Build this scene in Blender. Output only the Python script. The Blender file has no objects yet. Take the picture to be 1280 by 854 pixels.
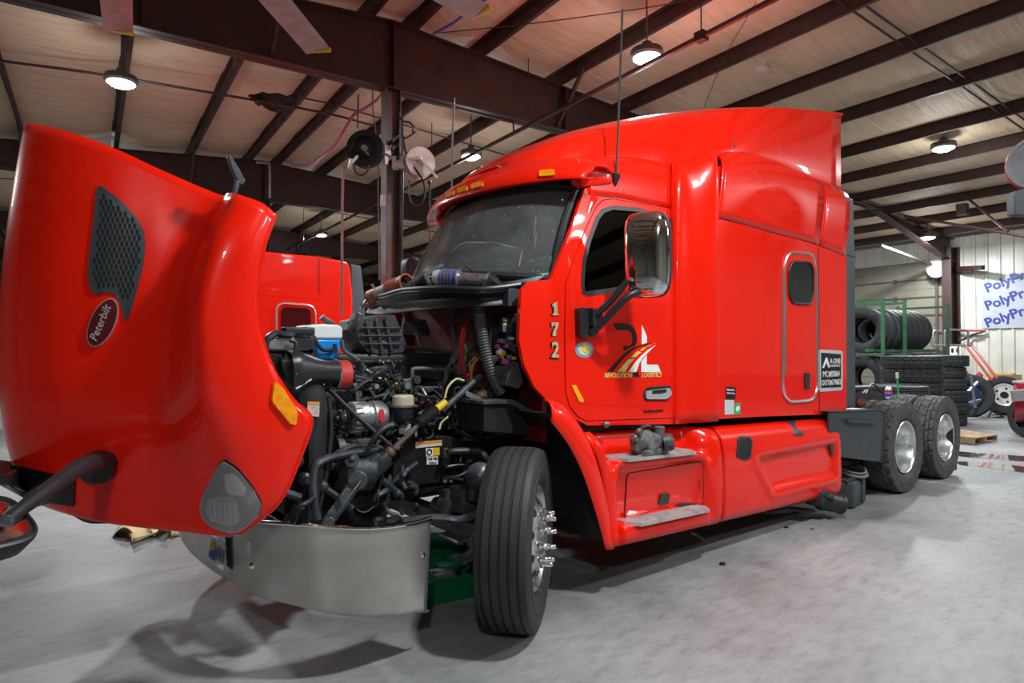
import bpy, bmesh, math, random
from mathutils import Vector as V3, Matrix
from mathutils.bvhtree import BVHTree
from mathutils.geometry import delaunay_2d_cdt
import numpy as np
random.seed(7)
scn = bpy.context.scene
COL = scn.collection
PI = math.pi

# ---------------------------------------------------------------- camera
CAM = V3((-2.351, -2.832, 1.6)); FOC = 794.0
TH = math.radians(51.4); PIT = math.radians(0.866)
cam_d = bpy.data.cameras.new('camera'); cam = bpy.data.objects.new('camera', cam_d)
COL.objects.link(cam); scn.camera = cam
cam_d.sensor_width = 36.0; cam_d.lens = FOC / 1280 * 36.0
cam_d.clip_start = 0.05; cam_d.clip_end = 200
cam.location = CAM; cam.rotation_euler = (PI / 2 + PIT, 0, TH - PI / 2)

# ---------------------------------------------------------------- world + exposure
w = bpy.data.worlds.new('world'); scn.world = w; w.use_nodes = True
w.node_tree.nodes['Background'].inputs[0].default_value = (0.75, 0.8, 0.85, 1)
w.node_tree.nodes['Background'].inputs[1].default_value = 0.05
scn.view_settings.view_transform = 'Standard'; scn.view_settings.look = 'None'
scn.view_settings.gamma = 1.0; scn.view_settings.use_curve_mapping = False
scn.view_settings.exposure = 0.0
LAMP_POWER = 248.0
LAMP_COLOR = (0.93, 0.98, 1.0)

# building frame: origin at the ridge column, U across the slope, W along the purlins
B0 = V3((1.8, 5.05, 0)); U = V3((0.9962, -0.0872, 0)); W = V3((0.0872, 0.9962, 0))
def bw(u, v, z=0.0): return B0 + U * u + W * v + V3((0, 0, z))
def roofz(u): return 6.15 - 0.077 * abs(u)

# lamps of the hall, the seen ones, then those out of view: (u, v, z)
BAYS_SEEN = [(-3.12, 2.04, 5.3), (2.38, -2.52, 5.3), (2.56, 2.24, 5.3), (9.5, -2.96, 5.3), (15.3, -0.2, 4.65), (2.66, 12.0, 5.3)]
BAYS_UNSEEN = [(-0.7, -7.3, 5.3), (4.6, -9.0, 5.2), (10.0, -8.6, 5.2), (-9.5, 3.5, 5.2),
             (9.5, 3.2, 5.2), (-3.1, 12.0, 5.3), (9.5, 12.0, 5.2), (-5.5, -11.5, 5.2)]  # all unseen; the last is added camera-left to brighten the bumper
for i, (u, v, z) in enumerate(BAYS_SEEN + BAYS_UNSEEN):
    ld = bpy.data.lights.new('bay_light', 'AREA'); ld.shape = 'DISK'; ld.size = 0.34
    ld.energy = LAMP_POWER; ld.color = LAMP_COLOR
    lo = bpy.data.objects.new('bay_light', ld); COL.objects.link(lo)
    lo.location = bw(u, v, z - 0.09)
    ld2 = bpy.data.lights.new('bay_glow', 'POINT'); ld2.energy = LAMP_POWER * 0.16; ld2.color = LAMP_COLOR  # point light added under each lamp to light the ceiling
    ld2.shadow_soft_size = 0.16
    lo2 = bpy.data.objects.new('bay_glow', ld2); COL.objects.link(lo2); lo2.location = bw(u, v, z - 0.45)

# ---------------------------------------------------------------- rays through the photograph (for measuring real positions)
_fw = V3((math.cos(TH), math.sin(TH), 0)); _rt = V3((math.sin(TH), -math.cos(TH), 0)); _up = V3((0, 0, 1))
_f3 = _fw * math.cos(PIT) + _up * math.sin(PIT); _u3 = _up * math.cos(PIT) - _fw * math.sin(PIT)
def ray(px, py): return _f3 * FOC + _rt * (px - 640) + _u3 * (427 - py)
def aty(px, py, y): d = ray(px, py); return CAM + d * ((y - CAM.y) / d.y)
def atx(px, py, x): d = ray(px, py); return CAM + d * ((x - CAM.x) / d.x)
def atz(px, py, z): d = ray(px, py); return CAM + d * ((z - CAM.z) / d.z)
def atd(px, py, dep): return CAM + ray(px, py) * (dep / FOC)
def atu(px, py, u): d = ray(px, py); return CAM + d * ((u - (CAM - B0).dot(U)) / d.dot(U))
def atv(px, py, v): d = ray(px, py); return CAM + d * ((v - (CAM - B0).dot(W)) / d.dot(W))

# ---------------------------------------------------------------- materials
MATS = {}
def mat(name, col, rough=0.5, metal=0.0, coat=0.0, emit=None, noise=0.0, nscale=6.0, bump=0.0, bscale=40.0, spec=None, coatr=0.03, rvar=0.0, dirt=None):
    if name in MATS: return MATS[name]
    m = bpy.data.materials.new(name); m.use_nodes = True; nt = m.node_tree; b = nt.nodes['Principled BSDF']
    b.inputs['Base Color'].default_value = (*col, 1); b.inputs['Roughness'].default_value = rough
    b.inputs['Metallic'].default_value = metal; b.inputs['Coat Weight'].default_value = coat
    b.inputs['Coat Roughness'].default_value = coatr
    if spec is not None: b.inputs['Specular IOR Level'].default_value = spec
    if emit:
        b.inputs['Emission Color'].default_value = (*emit[0], 1); b.inputs['Emission Strength'].default_value = emit[1]
    tc = nt.nodes.new('ShaderNodeTexCoord')
    n = nt.nodes.new('ShaderNodeTexNoise'); n.inputs['Scale'].default_value = nscale; n.inputs['Detail'].default_value = 6
    nt.links.new(tc.outputs['Object'], n.inputs['Vector'])
    if noise > 0 or dirt:
        mx = nt.nodes.new('ShaderNodeMixRGB'); mx.blend_type = 'MIX'
        d2 = dirt if dirt else tuple(c * (1 - noise) for c in col)
        mx.inputs[1].default_value = (*col, 1); mx.inputs[2].default_value = (*d2, 1)
        rp = nt.nodes.new('ShaderNodeMapRange'); rp.inputs[1].default_value = 0.4; rp.inputs[2].default_value = 0.68
        nt.links.new(n.outputs['Fac'], rp.inputs[0]); nt.links.new(rp.outputs[0], mx.inputs[0]); nt.links.new(mx.outputs[0], b.inputs['Base Color'])
    if rvar > 0:
        r2 = nt.nodes.new('ShaderNodeMapRange'); r2.inputs[1].default_value = 0.3; r2.inputs[2].default_value = 0.7
        r2.inputs[3].default_value = max(0.02, rough - rvar); r2.inputs[4].default_value = min(1, rough + rvar)
        nt.links.new(n.outputs['Fac'], r2.inputs[0]); nt.links.new(r2.outputs[0], b.inputs['Roughness'])
    if bump > 0:
        n2 = nt.nodes.new('ShaderNodeTexNoise'); n2.inputs['Scale'].default_value = bscale; n2.inputs['Detail'].default_value = 3
        nt.links.new(tc.outputs['Object'], n2.inputs['Vector'])
        bp = nt.nodes.new('ShaderNodeBump'); bp.inputs['Strength'].default_value = bump; bp.inputs['Distance'].default_value = 0.02
        nt.links.new(n2.outputs['Fac'], bp.inputs['Height']); nt.links.new(bp.outputs[0], b.inputs['Normal'])
    MATS[name] = m; return m

RED = mat('red_paint', (0.86, 0.012, 0.002), 0.30, coat=0.6, noise=0.05, nscale=2, spec=.15)
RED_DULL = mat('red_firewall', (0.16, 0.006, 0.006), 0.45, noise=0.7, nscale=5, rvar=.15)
BLACKP = mat('black_plastic', (0.022, 0.024, 0.028), 0.42, noise=0.3, bump=0.05)
BLACKG = mat('greasy_black', (0.016, 0.018, 0.021), 0.38, dirt=(0.06, 0.06, 0.06), nscale=9, rvar=.15, bump=.15, bscale=25)
GREYD = mat('grimy_grey', (0.07, 0.075, 0.082), 0.5, noise=0.6, nscale=14, bump=.2, bscale=30)
STEELD = mat('dusty_steel', (0.22, 0.22, 0.22), 0.45, metal=0.7, noise=0.5, nscale=12, bump=.1)
ALU = mat('cast_aluminium', (0.55, 0.56, 0.57), 0.38, metal=0.85, noise=0.3, nscale=15, bump=.1)
RUBBER = mat('tyre_rubber', (0.028, 0.029, 0.031), 0.62, noise=0.35, nscale=5, bump=0.06, bscale=60)
RUBBER_G = mat('drive_tyre_rubber', (0.04, 0.041, 0.043), 0.7, dirt=(0.085, 0.08, 0.075), nscale=14, bump=0.06, bscale=60)
HOSE = mat('black_hose', (0.03, 0.032, 0.036), 0.4, noise=0.3)
HOSEG = mat('dusty_hose', (0.10, 0.105, 0.11), 0.55, noise=0.5, nscale=20)
CHROME = mat('chrome', (0.86, 0.87, 0.88), 0.07, metal=1.0)
WHEEL_ALU = mat('wheel_aluminium', (0.72, 0.73, 0.74), 0.3, metal=0.9, noise=0.12, nscale=8, rvar=.08)
BUMPER = mat('bumper_steel', (0.62, 0.61, 0.58), 0.36, metal=0.8, dirt=(0.42, 0.41, 0.38), nscale=2.6, rvar=.1, bump=0.05, bscale=3)
FRAME = mat('frame_black', (0.012, 0.013, 0.015), 0.4, noise=0.3, bump=.05)
GREYFAIR = mat('grey_fairing', (0.052, 0.062, 0.074), 0.5, noise=0.2, bump=0.04)
FLAPB = mat('fender_rubber', (0.036, 0.042, 0.05), 0.42, noise=0.2)
STEEL_BROWN = mat('brown_primer_steel', (0.042, 0.0165, 0.0135), 0.5, noise=0.35, nscale=3, rvar=.1)
COLUMN_M = mat('column_steel', (0.115, 0.075, 0.07), 0.45, noise=0.4, nscale=4)
WHITEP = mat('white_paint', (0.8, 0.8, 0.78), 0.4, noise=.1)
WHITED = mat('grubby_white', (0.62, 0.58, 0.54), 0.4, noise=.3, nscale=8)
BLACKM = mat('matt_black', (0.006, 0.006, 0.007), 0.7)
DECAL_B = mat('black_vinyl', (0.008, 0.008, 0.008), 0.3)
DECAL_W = mat('white_vinyl', (0.82, 0.82, 0.82), 0.35)
GOLD = mat('gold_vinyl', (0.85, 0.62, 0.16), 0.35, noise=.3, nscale=20)
GOLDLEAF = mat('gold_leaf_number', (0.55, 0.45, 0.26), 0.4, noise=.4, nscale=40)
AMBER = mat('amber_lens', (0.95, 0.32, 0.006), 0.2, coat=1.0, noise=.25, nscale=25)
YELLOWR = mat('amber_reflector', (0.95, 0.42, 0.01), 0.25, coat=.6)
BLUE = mat('blue_silicone', (0.01, 0.04, 0.5), 0.35, noise=.2)
ORANGEH = mat('orange_silicone', (0.42, 0.11, 0.055), 0.5, noise=.4, nscale=18)
REDH = mat('red_silicone', (0.62, 0.05, 0.045), 0.45, noise=.3)
YEL = mat('yellow_plastic', (0.75, 0.5, 0.02), 0.4)
CREAM = mat('cream_plastic', (0.58, 0.53, 0.38), 0.4, noise=.25, nscale=12)
GREENP = mat('green_plastic', (0.0, 0.11, 0.035), 0.35, noise=.2)
TAN = mat('brown_kraft_paper', (0.62, 0.5, 0.27), 0.8, noise=.15)
WOOD = mat('pallet_wood', (0.42, 0.29, 0.16), 0.75, dirt=(0.25, 0.17, 0.1), nscale=9, bump=.1)
DARKGLASS = mat('dark_glass', (0.006, 0.007, 0.008), 0.06, coat=1)
LED = mat('led_lamp', (1, 1, 1), 0.5, emit=((1, 0.98, 0.95), 40))

def nodes_mat(name):
    m = bpy.data.materials.new(name); m.use_nodes = True; MATS[name] = m
    return m, m.node_tree, m.node_tree.nodes['Principled BSDF']

# concrete floor
FLOORM, nt, b = nodes_mat('concrete_floor')
tc = nt.nodes.new('ShaderNodeTexCoord')
def tex(nt, tc, scale, detail=6, rough=.6, out='Object', stretch=None):
    n = nt.nodes.new('ShaderNodeTexNoise'); n.inputs['Scale'].default_value = scale
    n.inputs['Detail'].default_value = detail; n.inputs['Roughness'].default_value = rough
    if stretch:
        mp = nt.nodes.new('ShaderNodeMapping'); mp.inputs['Scale'].default_value = stretch
        nt.links.new(tc.outputs[out], mp.inputs[0]); nt.links.new(mp.outputs[0], n.inputs['Vector'])
    else: nt.links.new(tc.outputs[out], n.inputs['Vector'])
    return n
def ramp(nt, src, stops):
    r = nt.nodes.new('ShaderNodeValToRGB'); e = r.color_ramp.elements
    while len(e) < len(stops): e.new(0.5)
    for k, (p, c) in enumerate(stops):
        e[k].position = p; e[k].color = (*c, 1) if len(c) == 3 else c
    nt.links.new(src, r.inputs[0]); return r
n1 = tex(nt, tc, 0.55, 8, .6); n2 = tex(nt, tc, 5.0, 8, .75, stretch=(1, 2.4, 1)); n3 = tex(nt, tc, 60, 3, .7)
r1 = ramp(nt, n1.outputs['Fac'], [(0.36, (0.15, 0.153, 0.155)), (0.52, (0.24, 0.244, 0.246)), (0.66, (0.31, 0.314, 0.316))])
r2 = ramp(nt, n2.outputs['Fac'], [(0.34, (0.72, 0.72, 0.72)), (0.5, (1, 1, 1)), (0.68, (1.15, 1.14, 1.12))])
mx = nt.nodes.new('ShaderNodeMixRGB'); mx.blend_type = 'MULTIPLY'; mx.inputs[0].default_value = 1
nt.links.new(r1.outputs[0], mx.inputs[1]); nt.links.new(r2.outputs[0], mx.inputs[2])
nt.links.new(mx.outputs[0], b.inputs['Base Color'])
rr = ramp(nt, n1.outputs['Fac'], [(0.35, (0.38,) * 3), (0.65, (0.62,) * 3)]); nt.links.new(rr.outputs[0], b.inputs['Roughness'])
bp = nt.nodes.new('ShaderNodeBump'); bp.inputs['Strength'].default_value = 0.08; bp.inputs['Distance'].default_value = 0.01
nt.links.new(n3.outputs['Fac'], bp.inputs['Height']); nt.links.new(bp.outputs[0], b.inputs['Normal'])

# ceiling insulation facing: tan sheet with wrinkles
CEILM, nt, b = nodes_mat('insulation_facing')
tc = nt.nodes.new('ShaderNodeTexCoord')
n1 = tex(nt, tc, 0.5, 6, .6); n2 = tex(nt, tc, 1.0, 5, .6, stretch=(1.2, 9, 1))
r1 = ramp(nt, n1.outputs['Fac'], [(0.3, (0.50, 0.36, 0.24)), (0.7, (0.64, 0.49, 0.34))])
r2 = ramp(nt, n2.outputs['Fac'], [(0.35, (0.8, 0.8, 0.8)), (0.55, (1, 1, 1))])
mx = nt.nodes.new('ShaderNodeMixRGB'); mx.blend_type = 'MULTIPLY'; mx.inputs[0].default_value = 0.8
nt.links.new(r1.outputs[0], mx.inputs[1]); nt.links.new(r2.outputs[0], mx.inputs[2]); nt.links.new(mx.outputs[0], b.inputs['Base Color'])
b.inputs['Roughness'].default_value = 0.55
bp = nt.nodes.new('ShaderNodeBump'); bp.inputs['Strength'].default_value = 0.7; bp.inputs['Distance'].default_value = 0.05
nt.links.new(n2.outputs['Fac'], bp.inputs['Height']); nt.links.new(bp.outputs[0], b.inputs['Normal'])

# ribbed wall panels
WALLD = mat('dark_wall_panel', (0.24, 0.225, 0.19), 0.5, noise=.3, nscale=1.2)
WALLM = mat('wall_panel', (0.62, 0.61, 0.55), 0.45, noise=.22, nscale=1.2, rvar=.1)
DOORM = mat('overhead_door_panel', (0.27, 0.255, 0.20), 0.5, dirt=(0.12, 0.105, 0.085), nscale=.7)

# windscreen glass: tinted, reflective, dusty
GLASS, nt, b = nodes_mat('windscreen_glass')
tr = nt.nodes.new('ShaderNodeBsdfTransparent'); tr.inputs[0].default_value = (0.66, 0.76, 0.74, 1)
gl = nt.nodes.new('ShaderNodeBsdfGlossy'); gl.inputs['Roughness'].default_value = 0.09
df = nt.nodes.new('ShaderNodeBsdfDiffuse'); df.inputs[0].default_value = (0.30, 0.34, 0.33, 1)
fr = nt.nodes.new('ShaderNodeFresnel'); fr.inputs[0].default_value = 1.5
m1 = nt.nodes.new('ShaderNodeMixShader'); m2 = nt.nodes.new('ShaderNodeMixShader')
tc = nt.nodes.new('ShaderNodeTexCoord'); nn = tex(nt, tc, 2.2, 8, .7); n4 = tex(nt, tc, 32, 2, .5)
rr = ramp(nt, nn.outputs['Fac'], [(0.3, (0.14,) * 3), (0.75, (0.42,) * 3)])
r4 = ramp(nt, n4.outputs['Fac'], [(0.70, (0,) * 3), (0.74, (0.6,) * 3)])
ad = nt.nodes.new('ShaderNodeMath'); ad.operation = 'ADD'; nt.links.new(rr.outputs[0], ad.inputs[0]); nt.links.new(r4.outputs[0], ad.inputs[1])
nt.links.new(ad.outputs[0], m1.inputs[0]); nt.links.new(tr.outputs[0], m1.inputs[1]); nt.links.new(df.outputs[0], m1.inputs[2])
nt.links.new(fr.outputs[0], m2.inputs[0]); nt.links.new(m1.outputs[0], m2.inputs[1]); nt.links.new(gl.outputs[0], m2.inputs[2])
nt.links.new(m2.outputs[0], nt.nodes['Material Output'].inputs[0])

# headlamp lens
LENS, nt, b = nodes_mat('headlamp_lens')
b.inputs['Base Color'].default_value = (0.8, 0.8, 0.8, 1); b.inputs['Roughness'].default_value = 0.12
tr = nt.nodes.new('ShaderNodeBsdfTransparent'); tr.inputs[0].default_value = (0.75, 0.75, 0.74, 1)
m1 = nt.nodes.new('ShaderNodeMixShader'); m1.inputs[0].default_value = 0.16
nt.links.new(tr.outputs[0], m1.inputs[1]); nt.links.new(b.outputs[0], m1.inputs[2]); nt.links.new(m1.outputs[0], nt.nodes['Material Output'].inputs[0])

# ---------------------------------------------------------------- mesh helpers
ORG = {}
def org(p):
    return ORG.get(p.name, V3((0, 0, 0))) if p else V3((0, 0, 0))
def empty(name, loc, label, cat, group=None):
    o = bpy.data.objects.new(name, None); COL.objects.link(o); o.location = loc; o.empty_display_size = .2
    ORG[o.name] = V3(loc); tag(o, label, cat, group); return o
def tag(o, label=None, cat=None, group=None, kind=None):
    if label: o['label'] = label
    if cat: o['category'] = cat
    if group: o['group'] = group
    if kind: o['kind'] = kind
    return o

class MB:
    def __init__(s): s.bm = bmesh.new()
    def add(s, vs, fs):
        b = [s.bm.verts.new(v) for v in vs]
        for f in fs:
            try: s.bm.faces.new([b[i] for i in f])
            except ValueError: pass
        return b
    def box(s, c, size, R=None, bev=0.0):
        c = V3(c); hx, hy, hz = [q / 2 for q in size]
        vs = [V3((x, y, z)) for x in (-hx, hx) for y in (-hy, hy) for z in (-hz, hz)]
        if R is not None: vs = [R @ v for v in vs]
        t = MB() if bev else s
        t.add([v + c for v in vs], [(0, 1, 3, 2), (4, 6, 7, 5), (0, 4, 5, 1), (2, 3, 7, 6), (0, 2, 6, 4), (1, 5, 7, 3)])
        if bev:
            bmesh.ops.bevel(t.bm, geom=t.bm.edges[:], offset=bev, segments=2, affect='EDGES', profile=.5)
            s.merge(t)
        return s
    def merge(s, t, M=None):
        if M is not None: bmesh.ops.transform(t.bm, matrix=M, verts=t.bm.verts[:])
        me = bpy.data.meshes.new('tmp'); t.bm.to_mesh(me); s.bm.from_mesh(me); bpy.data.meshes.remove(me); t.bm.free(); return s
    def bar(s, p0, p1, w_, h_, upv=(0, 0, 1)):
        p0, p1 = V3(p0), V3(p1); d = (p1 - p0); L = d.length; d.normalize(); u_ = V3(upv)
        x = d.cross(u_)
        if x.length < 1e-4: x = d.cross(V3((1, 0, 0)))
        x.normalize(); z = x.cross(d)
        R = Matrix((x, d, z)).transposed()
        return s.box((p0 + p1) / 2, (w_, L, h_), R)
    def ring(s, c, x, y, r, n): return [c + x * (r * math.cos(2 * PI * k / n)) + y * (r * math.sin(2 * PI * k / n)) for k in range(n)]
    def cyl(s, p0, p1, r0, r1=None, n=20, cap=True):
        return s.lathe(p0, V3(p1) - V3(p0), [(0, 0), (0, r0), ((V3(p1) - V3(p0)).length, r1 if r1 is not None else r0), ((V3(p1) - V3(p0)).length, 0)] if cap
                       else [(0, r0), ((V3(p1) - V3(p0)).length, r1 if r1 is not None else r0)], n)
    def lathe(s, o, ax, prof, n=32, a0=0.0, a1=2 * PI):
        o = V3(o); ax = V3(ax).normalized(); x = ax.cross(V3((0, 0, 1)))
        if x.length < 1e-3: x = ax.cross(V3((1, 0, 0)))
        x.normalize(); y = ax.cross(x); full = abs(a1 - a0 - 2 * PI) < 1e-6; m = n if full else n + 1
        rows = []
        for (t, r) in prof:
            if r < 1e-6: rows.append([s.bm.verts.new(o + ax * t)])
            else: rows.append([s.bm.verts.new(o + ax * t + (x * math.cos(a0 + (a1 - a0) * k / n) + y * math.sin(a0 + (a1 - a0) * k / n)) * r) for k in range(m)])
        for i in range(len(rows) - 1):
            A, B = rows[i], rows[i + 1]
            for k in range(n):
                k2 = (k + 1) % m
                q = [A[k % len(A)] if len(A) > 1 else A[0], A[k2] if len(A) > 1 else A[0], B[k2] if len(B) > 1 else B[0], B[k] if len(B) > 1 else B[0]]
                q2 = []
                for v in q:
                    if v not in q2: q2.append(v)
                if len(q2) > 2:
                    try: s.bm.faces.new(q2)
                    except ValueError: pass
        return s
    def tube(s, pts, r, n=8, smooth=4, rib=0.0, cap=True, closed=False):
        pts = [V3(p) for p in pts]
        if smooth > 1 and len(pts) > 2: pts = crom(pts, smooth)
        if rib:
            L = sum((pts[i + 1] - pts[i]).length for i in range(len(pts) - 1)); m = max(8, int(L / rib))
            pts = resample(pts, m * 2)
        T = []
        for i in range(len(pts)):
            a = pts[max(i - 1, 0)]; b_ = pts[min(i + 1, len(pts) - 1)]; t = (b_ - a)
            T.append(t.normalized() if t.length > 1e-9 else V3((0, 0, 1)))
        x = T[0].cross(V3((0, 0, 1)))
        if x.length < 1e-2: x = T[0].cross(V3((1, 0, 0)))
        x.normalize(); rows = []
        for i, p in enumerate(pts):
            x = (x - T[i] * x.dot(T[i])).normalized(); y = T[i].cross(x)
            rad = r(i / (len(pts) - 1)) if callable(r) else r
            if rib and i % 2: rad *= 0.86
            rows.append([s.bm.verts.new(p + x * (rad * math.cos(2 * PI * k / n)) + y * (rad * math.sin(2 * PI * k / n))) for k in range(n)])
        for i in range(len(rows) - 1):
            for k in range(n): s.bm.faces.new([rows[i][k], rows[i][(k + 1) % n], rows[i + 1][(k + 1) % n], rows[i + 1][k]])
        if cap:
            s.bm.faces.new(rows[0][::-1]); s.bm.faces.new(rows[-1])
        return s
    def torus(s, c, ax, R, r, n=32, m=8, sc=1.0):
        prof = [(r * sc * math.sin(2 * PI * k / m), R + r * math.cos(2 * PI * k / m)) for k in range(m + 1)]
        return s.lathe(c, ax, prof, n)
    def ball(s, c, r, sc=(1, 1, 1), n=12):
        t = MB(); bmesh.ops.create_uvsphere(t.bm, u_segments=n, v_segments=max(6, n // 2 + 2), radius=r)
        for v in t.bm.verts: v.co = V3((v.co.x * sc[0], v.co.y * sc[1], v.co.z * sc[2])) + V3(c)
        return s.merge(t)
    def prism(s, pts, ext):
        ext = V3(ext); pts = [V3(p) for p in pts]; n = len(pts)
        a = [s.bm.verts.new(p) for p in pts]; b_ = [s.bm.verts.new(p + ext) for p in pts]
        s.bm.faces.new(a); s.bm.faces.new(b_[::-1])
        for k in range(n): s.bm.faces.new([a[k], b_[k], b_[(k + 1) % n], a[(k + 1) % n]])
        return s
    def grid(s, rows, close=False):
        R = [[s.bm.verts.new(p) for p in r] for r in rows]
        for i in range(len(R) - 1):
            for k in range(len(R[i]) - 1):
                try: s.bm.faces.new([R[i][k], R[i][k + 1], R[i + 1][k + 1], R[i + 1][k]])
                except ValueError: pass
        return s
    def mirror(s, ym=2.44):
        me = bpy.data.meshes.new('tmp'); s.bm.to_mesh(me); t = MB(); t.bm.from_mesh(me); bpy.data.meshes.remove(me)
        for v in t.bm.verts: v.co.y = ym - v.co.y
        bmesh.ops.reverse_faces(t.bm, faces=t.bm.faces[:])
        return s.merge(t)
    def tri(s): bmesh.ops.triangulate(s.bm, faces=s.bm.faces[:]); return s
    def build(s, name, m, parent=None, smooth=True, ang=35, solid=0.0, soff=-1.0, bev=0.0, weld=True, normals=True):
        if weld: bmesh.ops.remove_doubles(s.bm, verts=s.bm.verts[:], dist=1e-5)
        if normals: bmesh.ops.recalc_face_normals(s.bm, faces=s.bm.faces[:])
        og = org(parent)
        if og.length > 0: bmesh.ops.translate(s.bm, verts=s.bm.verts[:], vec=-og)
        me = bpy.data.meshes.new(name); s.bm.to_mesh(me); s.bm.free()
        if smooth:
            me.polygons.foreach_set('use_smooth', [True] * len(me.polygons)); me.set_sharp_from_angle(angle=math.radians(ang))
        me.materials.append(m)
        o = bpy.data.objects.new(name, me); COL.objects.link(o)
        if parent: o.parent = parent
        ORG[o.name] = og
        if solid:
            md = o.modifiers.new('thickness', 'SOLIDIFY'); md.thickness = solid; md.offset = soff
        if bev:
            md = o.modifiers.new('edge', 'BEVEL'); md.width = bev; md.segments = 2; md.limit_method = 'ANGLE'
        return o

def far_copy(o, ym=2.44):
    me = o.data.copy(); og = ORG.get(o.name, V3((0, 0, 0)))
    for v in me.vertices: v.co.y = ym - og.y - (v.co.y + og.y)
    me.flip_normals(); c = bpy.data.objects.new(o.name, me); COL.objects.link(c); c.parent = o.parent; ORG[c.name] = og
    for md in o.modifiers:
        n = c.modifiers.new(md.name, md.type)
        for a in ('thickness', 'offset', 'width', 'segments', 'limit_method'):
            if hasattr(md, a):
                try: setattr(n, a, getattr(md, a))
                except Exception: pass
    return c
def crom(p, k):
    out = []
    n = len(p)
    for i in range(n - 1):
        a = p[i - 1] if i > 0 else p[0] * 2 - p[1]; b_ = p[i]; c = p[i + 1]; d = p[i + 2] if i + 2 < n else p[-1] * 2 - p[-2]
        for j in range(k):
            t = j / k
            out.append(0.5 * ((2 * b_) + (c - a) * t + (2 * a - 5 * b_ + 4 * c - d) * t * t + (3 * b_ - 3 * c + d - a) * t ** 3))
    out.append(p[-1].copy()); return out
def resample(p, m):
    L = [0]
    for i in range(len(p) - 1): L.append(L[-1] + (p[i + 1] - p[i]).length)
    out = []; j = 0
    for k in range(m + 1):
        t = L[-1] * k / m
        while j < len(L) - 2 and L[j + 1] < t: j += 1
        f = (t - L[j]) / max(1e-9, L[j + 1] - L[j]); out.append(p[j].lerp(p[j + 1], min(1, f)))
    return out
def patch(ctrl, ku=4, kv=4):
    rows = [crom([V3(p) for p in r], kv) if kv > 1 else [V3(p) for p in r] for r in ctrl]
    cols = list(zip(*rows))
    cols = [crom(list(c), ku) if ku > 1 else list(c) for c in cols]
    return [list(r) for r in zip(*cols)]

def inpoly(x, y, P):
    c = False; n = len(P); j = n - 1
    for i in range(n):
        if ((P[i][1] > y) != (P[j][1] > y)) and (x < (P[j][0] - P[i][0]) * (y - P[i][1]) / (P[j][1] - P[i][1]) + P[i][0]): c = not c
        j = i
    return c
def dpoly(x, y, P):
    best = 1e9; n = len(P)
    for i in range(n):
        x1, y1 = P[i]; x2, y2 = P[(i + 1) % n]; dx, dy = x2 - x1, y2 - y1; L = dx * dx + dy * dy
        t = 0 if L == 0 else max(0, min(1, ((x - x1) * dx + (y - y1) * dy) / L))
        best = min(best, math.hypot(x - x1 - t * dx, y - y1 - t * dy))
    return best
def cdt(outer, holes=(), step=None):
    vs = []; es = []
    for P in [outer, *holes]:
        k = len(vs); vs += [tuple(p) for p in P]; es += [(k + i, k + (i + 1) % len(P)) for i in range(len(P))]
    if step:
        xs = [p[0] for p in outer]; ys = [p[1] for p in outer]
        x = min(xs) + step / 2
        while x < max(xs):
            y = min(ys) + step / 2
            while y < max(ys):
                if inpoly(x, y, outer) and dpoly(x, y, outer) > step * .4 and not any(inpoly(x, y, h) or dpoly(x, y, h) < step * .4 for h in holes): vs.append((x, y))
                y += step
            x += step
    r = delaunay_2d_cdt([V3((p[0], p[1])).to_2d() if False else V3((p[0], p[1], 0)).to_2d() for p in vs], es, [], 0, 1e-7)
    fs = []
    for f in r[2]:
        cx = sum(r[0][i][0] for i in f) / 3; cy = sum(r[0][i][1] for i in f) / 3
        if inpoly(cx, cy, outer) and not any(inpoly(cx, cy, h) for h in holes): fs.append(tuple(f))
    return [(v[0], v[1]) for v in r[0]], fs
def rnd(P, r=.2, k=4):
    """rounded polygon: cuts every corner by fraction r of its shorter side"""
    out = []; n = len(P)
    for i in range(n):
        a = V3((*P[i - 1][:2], 0)); b_ = V3((*P[i][:2], 0)); c = V3((*P[(i + 1) % n][:2], 0))
        q = min((a - b_).length, (c - b_).length) * r
        p0 = b_ + (a - b_).normalized() * q; p1 = b_ + (c - b_).normalized() * q
        for j in range(k + 1):
            t = j / k; v = p0 * (1 - t) ** 2 + b_ * 2 * t * (1 - t) + p1 * t * t; out.append((v.x, v.y))
    return out
def inset(P, d):
    """moves the outline inwards by d (clockwise or not)"""
    n = len(P); A = sum(P[i][0] * P[(i + 1) % n][1] - P[(i + 1) % n][0] * P[i][1] for i in range(n)); sg = 1 if A > 0 else -1
    out = []
    for i in range(n):
        x0, y0 = P[i - 1]; x1, y1 = P[(i + 1) % n]; tx, ty = x1 - x0, y1 - y0; L = math.hypot(tx, ty) or 1
        out.append((P[i][0] - sg * ty / L * d, P[i][1] + sg * tx / L * d))
    return out

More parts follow.
